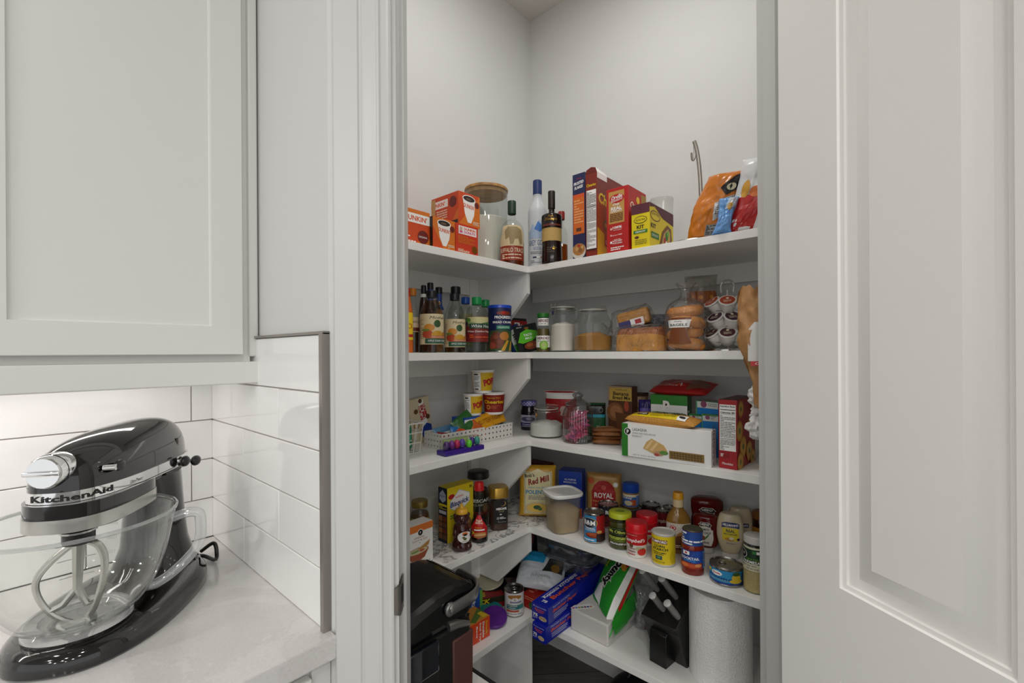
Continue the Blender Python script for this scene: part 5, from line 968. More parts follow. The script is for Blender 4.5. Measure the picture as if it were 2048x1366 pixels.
# red cracker box
pa, pb = at(1437.5, 935, z), at(1474.5, 941, z); hh = zat(799, pa) - z; CRB = M('#a31a20', .4)
disc = lambda u, v, s: [('e', u, v, s, None, M('#c98a2a')), ('e', u, v, s * .8, None, M('#d9a548')), ('e', u, v, s * .3, None, M('#6f7a3a'))]
box_item('cracker_box', 'tall red cracker box showing its white nutrition panel', 'box', pa, pb, z, hh, .17, CRB, {'F': [('r', .06, .26, .94, .93, W_), ('t', 'Nutrition Facts', .5, .905, .025, K_, {'b': .03, 'w': .8}), ('r', .1, .85, .92, .86, K_), ('t', 'Calories 80', .5, .815, .028, K_, {'b': .03, 'w': .78}), ('r', .1, .79, .92, .793, K_), ('l', .1, .56, .92, .78, 9, GREY), ('r', .1, .545, .92, .552, K_), ('l', .1, .45, .92, .54, 4, GREY), ('r', .1, .43, .92, .436, K_), ('l', .1, .27, .92, .42, 8, GREY), ('r', .1, .16, .58, .23, M('#8a1216')), ('l', .12, .17, .56, .22, 3, W_), ('t', 'Mondelez', .5, .075, .035, W_, {'sh': .2, 'w': .6})],
    'R': [x for a in ((.2, .86, .14), (.12, .55, .17), (.3, .3, .18), (.15, .1, .16), (.62, .2, .17), (.85, .45, .14), (.8, .08, .14), (.85, .88, .12)) for x in disc(*a)] + [('t', 'ritz', .6, .66, .07, M('#d9a548'), {'b': .03}), ('l', .45, .54, .8, .6, 2, M('#c9806a'))], 'T': [('r', 0, 0, 1, 1, M('#4a1a14'))]})
# ------------------------------------------------------------------ fourth shelf, left
z = S4
m, n, l, q = newmat('marble_liner'); tc = n.new('ShaderNodeTexCoord'); nz = n.new('ShaderNodeTexNoise'); nz.inputs['Scale'].default_value = 13; nz.inputs['Detail'].default_value = 8; nz.inputs['Distortion'].default_value = 1.2
cr = n.new('ShaderNodeValToRGB'); e = cr.color_ramp.elements; e[0].position = .44; e[0].color = lin('#e4e2de'); e[1].position = .53; e[1].color = lin('#e4e2de'); k = e.new(.485); k.color = lin('#7d7d80')
l.new(tc.outputs['Object'], nz.inputs['Vector']); l.new(nz.outputs['Fac'], cr.inputs[0]); l.new(cr.outputs[0], q.inputs['Base Color']); q.inputs['Roughness'].default_value = .35
pa = at(895, 1130, z); b = MB(); b.prism([(pa.x, QY + .001), (PX - .03, QY + .001), (PX - .03, PY - .022), (QX, PY - .022), (pa.x - .01, PY - .022)], z + .0002, z + .0009, m); b.prism([(QX + .001, QY - .03), (PX - .022, QY - .04), (PX - .022, QY + .001), (QX + .001, QY + .001)], z + .0002, z + .0009, m)
tag(b.build('shelf_liner'), 'marble patterned contact paper covering the shelf under the coffee jars', 'shelf liner'); z = S4 + .001
pb = at(866, 1120, S4); pa = pb - V((.13, 0, 0)); hh = zat(1040, pb) - z; OD = M('#d9742a', .4)
soup = [('p', [(.2, .35), (.86, .35), (.74, .17), (.55, .11), (.36, .15)], M('#9a4a2c')), ('e', .53, .36, .33, .085, M('#9a4a2c')), ('e', .53, .365, .3, .07, M('#cbbf9a')), ('e', .45, .37, .12, .03, M('#7f9a5c')), ('e', .66, .36, .08, .025, M('#b5503a')), ('p', [(.5, .4), (.9, .56), (.86, .44), (.62, .38)], M('#b98a4a'))]
box_item('soup_mix_box', 'white soup mix box with an orange band and bowl picture, by the jamb', 'box', pa, pb, z, hh, .05, PWH, {'F': [('r', 0, .83, 1, 1, OD), ('e', .62, .80, .085, None, W_), ('e', .62, .80, .07, None, K_), ('t', 'p', .62, .80, .05, W_, {'b': .03}), ('t', 'ONION', .58, .69, .05, M('#a86a3a'), {'w': .3}), ('t', 'SOUP & DIP', .6, .62, .04, M('#a86a3a'), {'w': .44}), ('e', .6, .56, .012, None, GREEN)] + soup + [('l', .1, .03, .9, .08, 1, GREY)]})
p, r = P_(818, 856.5, 'L', .17); h = zat(1000, p) - z
bottle('pickled_jar', 'brown jar with a gold lid behind the soup mix box', 'jar', p, r, z, h, [(.95, 0), (1, .04), (1, .62), (.9, .74), (.8, .82), (.78, .9)], GLASS, (.84, .86, 1, M('#a58f4a', .3, .8)), (.74, M('#5a3a1a', .3)), (.2, .66, 180, M('#a08a4a'), [('r', 0, .1, .55, .7, RED), ('e', .68, .6, .2, None, M('#d0b45a')), ('e', .68, .6, .15, None, M('#6a4a1c'))]))
pa = at(895, 1089, S4); pb = pa + V((.125, 0, 0)); dd_ = at(877, 1081.6, S4).y - pa.y; hh = zat(978, pa) - z; YB = M('#e5cc1c', .4); BBX = M('#151a34', .4)
box_item('pancake_mix_box', 'yellow pancake mix box with blue lettering, behind the honey bear', 'box', pa, pb, z, hh, max(dd_, .045), YB, {'F': [('e', .16, .83, .12, .045, RED), ('p', [(.1, .62), (.1, .74), (.45, .93), (.85, .82), (.85, .66), (.45, .5)], M('#c9ced6')), ('p', [(.12, .63), (.12, .735), (.45, .915), (.83, .81), (.83, .665), (.45, .515)], W_), ('t', 'ORIGINAL', .45, .80, .035, ORANGE, {'b': .02, 'rot': 4, 'w': .32}), ('t', 'Bisquick', .46, .68, .125, M('#1c2f7c'), {'b': .03, 'sh': .2, 'w': .72, 'rot': 4}), ('l', .1, .42, .5, .5, 2, GREEN), ('e', .6, .24, .3, .17, M('#8a5a2c')), ('e', .6, .27, .24, .1, M('#c9954a')), ('e', .6, .33, .2, .06, M('#d9ac62')), ('t', '20', .88, .93, .05, K_, {'b': .03})],
    'L': [('r', 0, 0, 1, 1, BBX), ('r', .05, .66, .95, .7, YB), ('p', [(.15, .78), (.15, .88), (.5, .96), (.85, .88), (.85, .78), (.5, .72)], M('#b9bfd0')), ('t', 'Bisquick', .5, .84, .05, M('#1c2f7c'), {'w': .6}), ('l', .1, .6, .9, .66, 2, YB), ('r', .1, .52, .9, .58, M('#c9c9c9')), *[('r', .06 + .48 * (k % 2), .06 + .11 * (k // 2), .48 + .48 * (k % 2), .155 + .11 * (k // 2), M(('#8a5a34', '#6d4a2c', '#a07040', '#7a3a24')[k % 4])) for k in range(8)]], 'T': [('r', 0, 0, 1, 1, M('#c9b41c'))]})
# honey bear
p, r = P_(904, 943, None, None, 1106, S4); h = zat(1006, p) - z; t = root('honey_bear_bottle', 'brown honey bear bottle with yellow cone cap at the shelf edge', 'bottle', p, z, 12); HN = M('#3a1410', .1, coat=.4)
pr = splr([(.86 * r, 0), (1.0 * r, h * .03), (1.02 * r, h * .1), (.88 * r, h * .2), (.86 * r, h * .3), (.9 * r, h * .42), (.78 * r, h * .53), (.66 * r, h * .57), (.78 * r, h * .63), (.82 * r, h * .69), (.62 * r, h * .76), (.5 * r, h * .79)], 5)
b = MB(); b.lathe([(0, 0)] + pr + [(0, h * .79)], HN, 32)
for s_ in (-1, 1): b.sphere((s_ * r * .66, -r * .1, h * .745), r * .22, HN, 12); b.sphere((s_ * r * .78, -r * .5, h * .38), r * .26, HN, 12, 1, 1, 1.9); b.sphere((s_ * r * .55, -r * .72, h * .1), r * .38, HN, 14, 1, 1, .8)
b.sphere((0, -r * .76, h * .66), r * .24, HN, 12); b.build('bear_body', t)
b = MB(); k = h * .78; b.lathe([(r * .68, k), (r * .7, k + .002), (r * .68, k + h * .06), (r * .56, k + h * .10), (r * .3, k + h * .115), (r * .2, k + h * .15), (r * .08, k + h * .215), (0, k + h * .22)], M('#d9a52c', .35), 28); b.build('cone_cap', t)
wrap(t, lambda zz: prof_r(pr)(zz) + .0035, h * .2, h * .44, 110, None, [('e', .58, .5, .42, .5, W_), ('e', .58, .8, .16, .17, OD), ('e', .58, .72, .1, .1, K_), ('e', .58, .34, .1, .12, M('#5a6a2c')), ('e', .5, .48, .08, .09, M('#6a5a2c')), ('l', .4, .08, .76, .18, 1, GREY)])
p, r = P_(934, 976, 'L', .17); h = zat(941, p) - z
t = bottle('coffee_jar', 'big coffee jar with a wide black lid behind the syrup', 'jar', p, r * .95, z, h, [(.92, 0), (1, .03), (1, .72), (.86, .84), (.84, .88)], GLASS, None, (.66, M('#3a1d12', .5)), (.22, .6, 170, M('#1a1412'), [('t', 'NESCAFE', .52, .68, .16, W_, {'b': .03, 'w': .8}), ('t', 'CLASICO', .52, .48, .1, CREAM, {'w': .5}), ('r', .0, .0, 1, .16, M('#6a1c1c')), ('e', .7, .3, .12, None, M('#7a5a3a'))], 10))
turn_part(t, 'lid', M('#111112', .35), [(r * .92, h * .865), (r * 1.04, h * .87), (r * 1.06, h * .9), (r * 1.02, h * .985), (r * .9, h), (0, h)], 40)
p, r = P_(941, 976.5, None, None, 1088, S4); h = zat(963, p) - z; t = root('syrup_bottle', 'slim syrup bottle with a red cap and red label', 'bottle', p, z, -4)
pr = splr([(.95 * r, 0), (1.0 * r, h * .03), (1.0 * r, h * .12), (.99 * r, h * .28), (.72 * r, h * .42), (.5 * r, h * .58), (.46 * r, h * .7), (.46 * r, h * .84)], 5)
turn_part(t, 'body', PET, [(0, .001)] + pr + [(0, h * .84)], 32); lv = h * .36; turn_part(t, 'contents', M('#1a0f10', .15), [(0, .002)] + [(max(0, a - .0015), max(.002, c)) for a, c in pr if c < lv] + [(prof_r(pr)(lv) - .0015, lv), (0, lv)], 32)
turn_part(t, 'cap', M('#c31a1e', .3), [(r * .52, h * .85), (r * .58, h * .855), (r * .58, h * .94), (r * .5, h * .99), (r * .3, h), (0, h)], 28)
wrap(t, prof_r(pr), h * .07, h * .47, 150, None, [('p', [(.12, .1), (.08, .4), (.2, .62), (.4, .96), (.6, .98), (.75, .7), (.92, .45), (.9, .12), (.5, .02)], M('#c01c20', .35)), ('t', 'Pearl', .52, .76, .1, CREAM, {'b': .02, 'w': .3}), ('t', 'Milling', .52, .66, .09, CREAM, {'b': .02, 'w': .36}), ('t', 'Original', .48, .48, .07, YEL, {'w': .3}), ('r', .3, .36, .76, .42, W_), ('e', .2, .26, .12, .07, YEL), ('e', .58, .24, .26, .05, M('#c98a4a')), ('e', .56, .17, .28, .05, M('#e0b47a')), ('e', .56, .1, .28, .05, M('#a86a3a'))])
p, r = P_(977.5, 1016, None, None, 1063, S4); h = zat(972, p) - z
t = bottle('instant_coffee_jar', 'square-sided instant coffee jar with a gold lid and black label', 'jar', p, r * .96, z, h, [(.86, 0), (.98, .04), (1, .3), (1, .66), (.9, .73), (.86, .76)], GLASS, None, (.62, M('#4a2a1c', .6)), (.17, .72, 1.5, M('#15110f'), [('e', .66, .86, .24, .12, M('#a88a4a')), ('e', .6, .88, .24, .12, M('#15110f')), ('t', 'NESCAFE', .56, .64, .1, W_, {'b': .04, 'w': .76}), ('t', 'GOLD', .56, .53, .07, M('#b5a07a'), {'w': .4}), ('r', .44, .38, .58, .42, W_), ('e', .3, .24, .1, None, GREY), ('l', .44, .2, .88, .3, 2, W_), ('l', .3, .05, .9, .14, 2, GREY)]), sq=4.0, turn=14)
turn_part(t, 'lid', M('#b58f3c', .3, .7), [(r * .95, h * .755), (r * 1.0, h * .76), (r * 1.0, h * .985), (r * .95, h), (0, h)], 44, sq=3.4)
# ------------------------------------------------------------------ fourth shelf, right
pt = at(1075, 1038, S4); w = wpx(82, pt) * .94; hb = zat(934, pt) - z; PB = M('#c99a2c', .4)
bag_item('polenta_bag', 'yellow corn grits bag with a cream label in the shelf corner', 'bag', pt + pt.normalized() * .03, z, w, hb, .055, PB, [('r', .14, .08, .9, .9, M('#d9cfa2')), ('r', .16, .1, .88, .885, M('#3a5a8a')), ('r', .17, .105, .87, .88, M('#d9cfa2')), ('p', [(.3, .88), (.52, .96), (.75, .88)], M('#d9cfa2')), ('t', "Bob's", .3, .83, .07, M('#3a2a1c'), {'b': .02, 'rot': 8}), ('t', 'Red Mill', .54, .74, .12, M('#8a1c1c'), {'b': .03, 'rot': 12, 'w': .6, 'sh': .2}), ('t', 'Yellow Corn Grits', .5, .6, .035, M('#3f78a4'), {'w': .5, 'sh': .2}), ('t', 'POLENTA', .5, .51, .08, M('#3f88ac'), {'b': .03, 'w': .62}), ('l', .26, .36, .78, .45, 3, GREY), ('e', .5, .2, .34, .12, M('#c9b48a')), ('e', .5, .21, .27, .085, M('#d9b450')), ('e', .5, .22, .1, .04, M('#2c4a24')), ('e', .58, .19, .06, .03, M('#3f6a2c')), ('l', .3, .02, .75, .06, 1, K_)], turn=-2, crk=.003, seed=101, sq=10, gus=5, pinch=.06)
pa, pb = Rr(1056, .24), Rr(1099, .24); pb.x = pa.x; hh = zat(924, pb) - z
pa = V((PX - .09, PY - .035, 0)); pb = V((PX - .09, PY - .15, 0)); hh = zat(926, (pa + pb) / 2) - z
box_item('dark_red_carton', 'dark red carton behind the corn grits bag in the corner', 'box', pa, pb, z, hh, .06, M('#5c1216', .4), {'F': [('l', .1, .8, .9, .92, 2, CREAM)]})
pa, pb = at(1118, 1032, S4), at(1164, 1038, S4); hh = zat(943, (pa + pb) / 2) - z
box_item('blue_carton', 'deep blue carton with small white print behind the rice tub', 'box', pa, pb, z, hh, .07, M('#173a9a', .35), {'F': [('t', 'ALL PURPOSE', .5, .82, .04, W_, {'w': .5}), ('t', 'BAKING MIX', .5, .76, .035, W_, {'w': .56}), ('r', .36, .48, .6, .6, W_), ('t', 'A', .48, .54, .06, RED, {'b': .04}), ('r', 0, 0, 1, .22, M('#a8552c'))]})
# rice tub
p, r = P_(1090, 1161, None, None, 1072, S4); h = zat(981, p) - z; t = root('rice_tub', 'translucent tub of rice with a white snap lid', 'tub', p, z, 26); SQ = 3.6; r *= .92
turn_part(t, 'tub_body', GL('#f4f3ee', .7, .12, .1, '#f4f2ec'), [(0, .001), (r * .82, .001), (r * .86, h * .03), (r * 1.0, h * .93), (0, h * .93)], 48, sq=SQ)
RICE = M('#d2b88a', .9, bump=1.0, bs=700, var=.22); lv = h * .6
b = MB(); b.lathe([(0, .003), (r * .82, .003), (r * .845, h * .05), (r * .93, lv * .9)], RICE, 48, sq=SQ)
b.grid(lambda u, v: V((*[c * r * .93 * v * (abs(cos(2 * pi * u)) ** SQ + abs(sin(2 * pi * u)) ** SQ) ** (-1 / SQ) for c in (cos(2 * pi * u), sin(2 * pi * u))], lv * .9 + lv * .22 * (1 - v * v))), 48, 8, RICE); b.build('rice', t)
turn_part(t, 'snap_lid', M('#e9e8e4', .3), [(r * 1.0, h * .915), (r * 1.1, h * .92), (r * 1.12, h * .94), (r * 1.11, h * .985), (r * 1.07, h), (r * .97, h * .995), (r * .93, h * .965), (0, h * .965)], 48, sq=SQ)
pt = at(1206, 1040, S4) + V((.035, .015, 0)); w = wpx(70, pt) * .97; hb = zat(946, pt) - z; RB = M('#b58a4a', .4, var=.3, bs=60)
bag_item('rice_pouch', 'tan seasoned rice pouch with a round-topped red label', 'pouch', pt, z, w, hb, .05, RB, [('p', [(.16, .2), (.16, .6), (.22, .74), (.36, .84), (.5, .86), (.64, .84), (.78, .74), (.84, .6), (.84, .2)], M('#a51c16', .4)), ('e', .5, .7, .07, None, M('#b5503a')), ('t', 'ROYAL', .5, .52, .12, W_, {'b': .02, 'w': .54}), ('t', 'Mexican Style Rice', .5, .38, .05, M('#d9b46a'), {'w': .62}), ('t', '& Brown Rice', .5, .3, .045, M('#d9b46a'), {'w': .5}), ('r', .14, .02, .86, .24, M('#b5641c')), ('e', .14, .84, .09, None, M('#c0562c')), ('e', .84, .78, .09, None, M('#c9b08a')), ('e', .84, .78, .06, None, W_)], turn=-4, crk=.003, seed=105, sq=12, gus=6)
CG = 'cans and jars on the fourth shelf'
def C(a, c, py, top, **k): p, r = P_(a, c, None, None, py, S4); return p, r, zat(top, p) - z
p, r, h = C(1167.5, 1210, 1088, 1022)
can('bean_can', 'blue and red baked bean can with an oval logo, next to the rice tub', 'can', p, r, z, h, M('#a3201e', .4), [('r', .1, 0, .56, 1, M('#2f86b8', .4)), ('e', .33, .72, .27, .2, M('#d9b43c')), ('e', .33, .72, .25, .18, M('#1a2440')), ('t', 'B&M', .33, .72, .19, W_, {'b': .03, 'w': .4}), ('t', 'ORIGINAL', .36, .5, .06, W_, {'b': .02, 'w': .34}), ('t', 'BAKED BEANS', .36, .43, .045, W_, {'w': .34}), ('e', .5, .25, .3, .11, M('#7a2c14')), ('e', .42, .28, .18, .06, M('#b5542c')), ('e', .55, .25, .14, .05, M('#a0421c')), ('e', .66, .38, .09, .06, M('#c9974a')), ('r', .56, 0, .95, .3, M('#2c1616')), ('r', .1, 0, .56, .13, SKY), ('l', .14, .03, .5, .1, 1, W_)], span=170, group=CG)
p, r, h = C(1196.5, 1237, 1058, 1006)
can('dark_can', 'black can with white lettering behind the pickle jar', 'can', p, r, z, h, M('#6d1a1a', .4), [('r', .1, .55, .95, 1, M('#15192c')), ('t', 'BAMA', .66, .74, .2, W_, {'b': .04, 'w': .5}), ('r', .1, .2, .95, .26, K_)], span=170, group=CG)
p, r, h = C(1218, 1263.5, 1101, 1022)
t = bottle('pickle_jar', 'pickle jar with a yellow-green lid and black label', 'jar', p, r, z, h, [(.94, 0), (1, .03), (1, .68), (.94, .76), (.88, .8), (.88, .84)], GLASS, None, (.74, M('#4a4a1a', .25)), (.1, .62, 190, None, [('r', .1, .52, .92, .98, M('#15160f')), ('r', .12, .62, .66, .92, LIME), ('r', .13, .63, .65, .91, M('#15160f')), ('t', 'Mt Olive', .4, .77, .17, M('#c9d45a'), {'b': .02, 'w': .46}), ('r', .1, .2, .92, .52, M('#5f6a1a')), ('l', .14, .36, .8, .5, 2, M('#c9d45a')), ('r', .1, .05, .92, .22, M('#2a1a10')), ('l', .2, .08, .85, .18, 2, W_)]), group=CG)
b = MB(); b.lathe([(r * .96, h * .845), (r * 1.01, h * .85), (r * 1.01, h * .96), (r * .97, h * .985), (r * .9, h), (0, h * .99)], M('#b5c02c', .35), 36); b.deco(flat((-r, -r, h * .995), (2 * r, 0, 0), (0, 2 * r, 0), (0, 0, 1)), 2 * r, 2 * r, [('e', .5, .5, .2, .12, M('#7a8a24'))], h0=.0012); b.build('lid', t)
def soupcup(a, c, py, top, lab):
    p, r, h = C(a, c, py, top); t = root('soup_cup', lab, 'soup cup', p, z, 0, 'red lidded soup cups')
    pr = [(r * .9, 0), (r * .9, .003), (r * .985, h * .72), (r * 1.0, h * .73)]; b = MB(); b.lathe([(0, .001)] + pr + [(0, h * .73)], M('#e3ded6', .4), 36); b.build('cup_body', t)
    wrap(t, prof_r(pr), h * .38, h * .725, 358, M('#c01722', .35), [], n=40, name='red_sleeve'); wrap(t, prof_r(pr), .002, h * .725, 190, None, [('t', 'SIPPABLE', .36, .94, .03, CREAM, {'w': .3}), ('t', "Campbell's", .42, .7, .2, W_, {'sh': .35, 'b': .02, 'w': .66}), ('e', .34, .48, .06, None, M('#6a4a2c')), ('t', 'Creamy', .32, .36, .09, M('#8a1c24'), {'sh': .2, 'b': .02, 'w': .3}), ('t', 'Tomato', .32, .25, .09, M('#8a1c24'), {'sh': .2, 'b': .02, 'w': .3}), ('e', .56, .38, .09, .09, M('#b5ae8a')), ('e', .66, .24, .14, .15, M('#c92a20')), ('p', [(.6, .38), (.7, .42), (.74, .37)], GREEN), ('l', .2, .08, .45, .16, 1, RED)], lift=.001)
    turn_part(t, 'lid', M('#cf1722', .25), [(r * .98, h * .73), (r * 1.05, h * .735), (r * 1.05, h * .76), (r * 1.02, h * .77), (r * 1.02, h * .96), (r * .98, h * .995), (r * .9, h), (r * .3, h * .99), (0, h * .985)], 40)
soupcup(1252, 1295, 1118, 1043, 'red and white soup cup, nearest the shelf edge'); soupcup(1273, 1315, 1094, 1026, 'red lidded soup cup behind the front one')
p, r, h = C(1240, 1284, 1052, 1012)
can('low_can', 'dark squat can with the blue-lidded jar standing on it', 'can', p, r, z, h, M('#3a2a2c', .4), [('r', .2, .3, .8, .7, M('#6a1c1c'))], group=CG)
zj = z + h; rj = wpx(15.5, p); hj = zat(966, p) - zj
t = bottle('drink_mix_jar', 'small jar with a bright blue lid standing on top of a can', 'jar', p, rj, zj, hj, [(.95, 0), (1, .04), (1, .6), (.94, .66), (.94, .7)], M('#8a6a3c', .3), (1.02, .64, 1, M('#1d4fb4', .35)), None, (.06, .58, 190, M('#3a6ab0'), [('r', 0, .8, 1, 1, CREAM), ('t', 'Hershey', .3, .7, .2, W_, {'b': .03, 'w': .5}), ('e', .6, .34, .2, .24, M('#c0562c')), ('e', .4, .3, .16, .2, M('#d9cfae')), ('r', .7, .1, .95, .9, M('#6a86c0'))]))
for a, c, py, top, lab, col in ((1285, 1320, 1046, 1007, 'dark can with a black rim behind the soup cups', '#2c1416'), (1312, 1338, 1072, 1019, 'dark red soup can with script lettering between soup cup and dressing', '#6d1218'), (1326, 1351, 1050, 1013, 'dark can farthest back beside the dressing bottle', '#3a2a28')):
    p, r, h = C(a, c, py, top); can('soup_can', lab, 'can', p, r, z, h, M(col, .4), [('t', "Campbell's", .5, .6, .24, CREAM, {'sh': .35, 'w': .62}), ('r', .1, .0, .9, .2, K_)], group=CG)
p, r, h = C(1304, 1350.5, 1135, 1062)
can('corn_starch_can', 'yellow corn starch can with a white top', 'can', p, r, z, h, M('#e3c81c', .4), [('r', .1, .74, .6, .88, M('#7a3a1c')), ('t', 'RUMFORD', .36, .81, .1, W_, {'b': .03, 'w': .46}), ('t', 'CORN', .38, .65, .09, K_, {'b': .03, 'w': .3}), ('t', 'STARCH', .4, .54, .09, K_, {'b': .03, 'w': .44}), ('t', 'NON-GMO', .38, .42, .06, K_, {'b': .02, 'w': .38}), ('l', .22, .34, .5, .38, 1, K_), ('r', .28, .18, .46, .31, M('#1d3f6a')), ('e', .37, .25, .06, .04, M('#5a9a5a')), ('t', 'NET WT 6.5 OZ', .34, .09, .05, K_, {'w': .38}), ('p', [(.72, .05), (.66, .3), (.74, .55), (.84, .3), (.86, .05)], M('#c9b41a'))], lid=M('#c9c6be', .35), span=175, group=CG)
# dressing
p, r, h = C(1333, 1381, 1112, 984); t = root('dressing_bottle', 'flat brown salad dressing bottle with a yellow-orange cap', 'bottle', p, z, 8)
pr = splr([(.9 * r, 0), (1.0 * r, h * .04), (1.0 * r, h * .4), (1.0 * r, h * .5), (.82 * r, h * .62), (.46 * r, h * .72), (.38 * r, h * .8), (.38 * r, h * .88)], 5)
turn_part(t, 'body', M('#8a6428', .14), [(0, 0)] + pr + [(0, h * .88)], 36, sy=.62); turn_part(t, 'cap', M('#d99c1e', .35), [(r * .42, h * .885), (r * .44, h * .89), (r * .43, h * .985), (r * .38, h), (0, h)], 28); turn_part(t, 'neck_seal', M('#d9c49a', .5), [(r * .43, h * .76), (r * .44, h * .885), (r * .38, h * .886)], 28)
wrap(t, prof_r(pr), h * .06, h * .5, 150, M('#d3cbc0'), [('r', 0, 0, 1, .42, M('#5a2c1a')), ('e', .3, .82, .1, .09, RED), ('e', .3, .82, .07, .06, W_), ('e', .3, .82, .045, .04, RED), ('e', .7, .5, .3, .22, M('#a8793c')), ('e', .6, .42, .24, .14, M('#6a3a1c')), ('l', .2, .08, .8, .2, 2, CREAM)], sy=.62)
# cocktail sauce
p, r, h = C(1364, 1407, 1152, 1056); BWL = M('#2a4f9a', .35)
t = bottle('cocktail_sauce_jar', 'red sauce jar wrapped in a blue patterned seal and blue label', 'jar', p, r, z, h, [(.94, 0), (1, .03), (1, .56), (.92, .64), (.84, .72), (.86, .76), (.84, .8), (.88, .84), (.88, .98)], M('#7a2414', .12), None, None, (.15, .56, 200, M('#1d357c', .35), [('e', .66, .62, .3, .36, M('#2950ac')), ('r', .24, .74, .42, .94, W_), ('t', 'M', .33, .84, .13, RED, {'b': .05}), ('t', 'COCKTAIL', .42, .56, .14, W_, {'b': .03, 'w': .5}), ('t', 'SAUCE', .42, .43, .11, SKY, {'b': .03, 'w': .3}), ('p', [(.1, 0), (.1, .24), (.3, .34), (.55, .3), (.75, .34), (.75, 0)], M('#a8381c')), ('e', .3, .18, .12, .1, M('#d9773c')), ('e', .5, .16, .12, .09, M('#c9562c')), ('e', .64, .2, .09, .09, M('#e0955a')), ('r', .78, .04, .92, .96, M('#8fa6cf')), ('l', .79, .1, .91, .9, 10, NAVY)]), group=CG)
wrap(t, lambda zz: r * (.9 + .02 * sin(zz * 600)), h * .66, h * .975, 358, BWL, [], n=40, name='patterned_seal'); wrap(t, lambda zz: r * (.9 + .02 * sin(zz * 600)), h * .66, h * .975, 200, None, [('l', .06, .04, .94, .96, 5, W_)], lift=.001, name='seal_print')
turn_part(t, 'lid', M('#6a6a52', .35, .6), [(r * .88, h * .975), (r * .86, h), (0, h * .995)], 32)
# ketchup and mayonnaise, standing on their caps
KR = M('#5c120d', .15)
def squeeze(name, lab, p, r, h, body, capm, fr, lw, labels, sy=.6, turn=0, group=None):
    t = root(name, lab, 'bottle', p, z, turn, group); pr = splr(sc_prof(fr, r, h), 5); turn_part(t, 'body', body, [(0, pr[0][1])] + pr + [(0, pr[-1][1] + .0005)], 40, sy=sy, sq=2.4)
    turn_part(t, 'cap', capm, [(0, 0), (r * .62, 0), (r * .64, .003), (r * .6, fr[0][1] * h), (0, fr[0][1] * h)], 32, sy=max(sy, .75))
    b = MB(); z0, z1, ops = labels; rf = prof_r(pr); s_ = lambda u, v, hh: (lambda rr, a: V((rr * (1 + hh / rr) * sin(a), -rr * sy * (1 + hh / rr) * cos(a) - .0006, h * (z0 + (z1 - z0) * v))))(rf(h * (z0 + (z1 - z0) * v)), (u - .5) * lw)
    b.deco(s_, r * lw, h * (z1 - z0), ops, seg=.06, h0=.003); b.build('label', t); return t
KF = [(.62, .13), (.86, .17), (.96, .26), (.98, .45), (.92, .56), (.97, .68), (1.0, .82), (.96, .93), (.7, .985)]
kl = [('p', [(.16, .02), (.06, .3), (.06, .66), (.2, .7), (.22, .84), (.14, .86), (.3, .98), (.7, .98), (.86, .86), (.78, .84), (.8, .7), (.94, .66), (.94, .3), (.84, .02)], M('#d0ccc2')), ('p', [(.2, .06), (.1, .3), (.1, .62), (.25, .66), (.28, .84), (.3, .86), (.7, .86), (.72, .84), (.75, .66), (.9, .62), (.9, .3), (.8, .06)], M('#ded9ce')), ('p', [(.2, .88), (.33, .96), (.67, .96), (.8, .88), (.74, .78), (.5, .83), (.26, .78)], K_), ('t', 'HEINZ', .5, .875, .085, W_, {'b': .03, 'w': .44, 'arc': .02}), ('t', 'TOMATO', .5, .68, .1, K_, {'b': .03, 'w': .42}), ('t', 'KETCHUP', .5, .54, .1, K_, {'b': .03, 'w': .62}), ('e', .38, .33, .13, .1, M('#a3241a')), ('p', [(.42, .3), (.66, .5), (.7, .46), (.5, .26)], M('#4a7a34')), ('l', .36, .1, .7, .2, 2, K_)]
p, r, h = C(1384, 1444, 1092, 993); squeeze('ketchup_bottle', 'upside-down ketchup bottle behind the other ketchup', p, r * 1.02, h, KR, M('#c9c6c0', .4), KF, 1.5, (.2, .82, kl), turn=4, group='ketchup bottles')
p, r, h = C(1388, 1435, 1112, 1027); squeeze('ketchup_bottle', 'smaller upside-down ketchup bottle behind the blue-sealed jar', p, r * 1.0, h, KR, M('#c9c6c0', .4), KF, 1.5, (.2, .84, kl), turn=-4, group='ketchup bottles')
MY = M('#cfc0a0', .22); MF = [(.5, .1), (.62, .14), (.84, .28), (.98, .45), (1.0, .6), (.94, .78), (.78, .93), (.64, .975)]
ml = [('p', [(.1, .7), (.08, .86), (.3, .9), (.7, .9), (.92, .86), (.9, .7), (.7, .74), (.3, .74)], M('#1c2f6a')), ('t', "HELLMANN'S", .5, .81, .085, W_, {'b': .03, 'w': .72}), ('r', .14, .28, .86, .7, M('#e5cf2c')), ('t', 'REAL', .5, .61, .1, M('#1c2f4a'), {'b': .03, 'w': .38}), ('t', 'MAYONNAISE', .5, .5, .06, M('#1c2f4a'), {'b': .02, 'w': .56}), ('e', .46, .32, .2, .06, M('#c9954a')), ('e', .54, .36, .1, .05, M('#efe4c9')), ('e', .84, .34, .07, .045, NAVY), ('t', 'hellmanns', .5, .18, .05, M('#3a4a7a'), {'sh': .3, 'w': .4})]
p, r, h = C(1457, 1504, 1085, 1013); squeeze('mayonnaise_bottle', 'upside-down mayonnaise bottle farther back, partly hidden', p, r, h, MY, M('#d6d3cc', .4), MF, 1.5, (.2, .8, [('r', .1, .55, .9, .72, M('#1c2f6a')), ('t', "HELLMANN'S", .5, .635, .09, W_, {'w': .7, 'b': .02})]), turn=6, group='mayonnaise bottles')
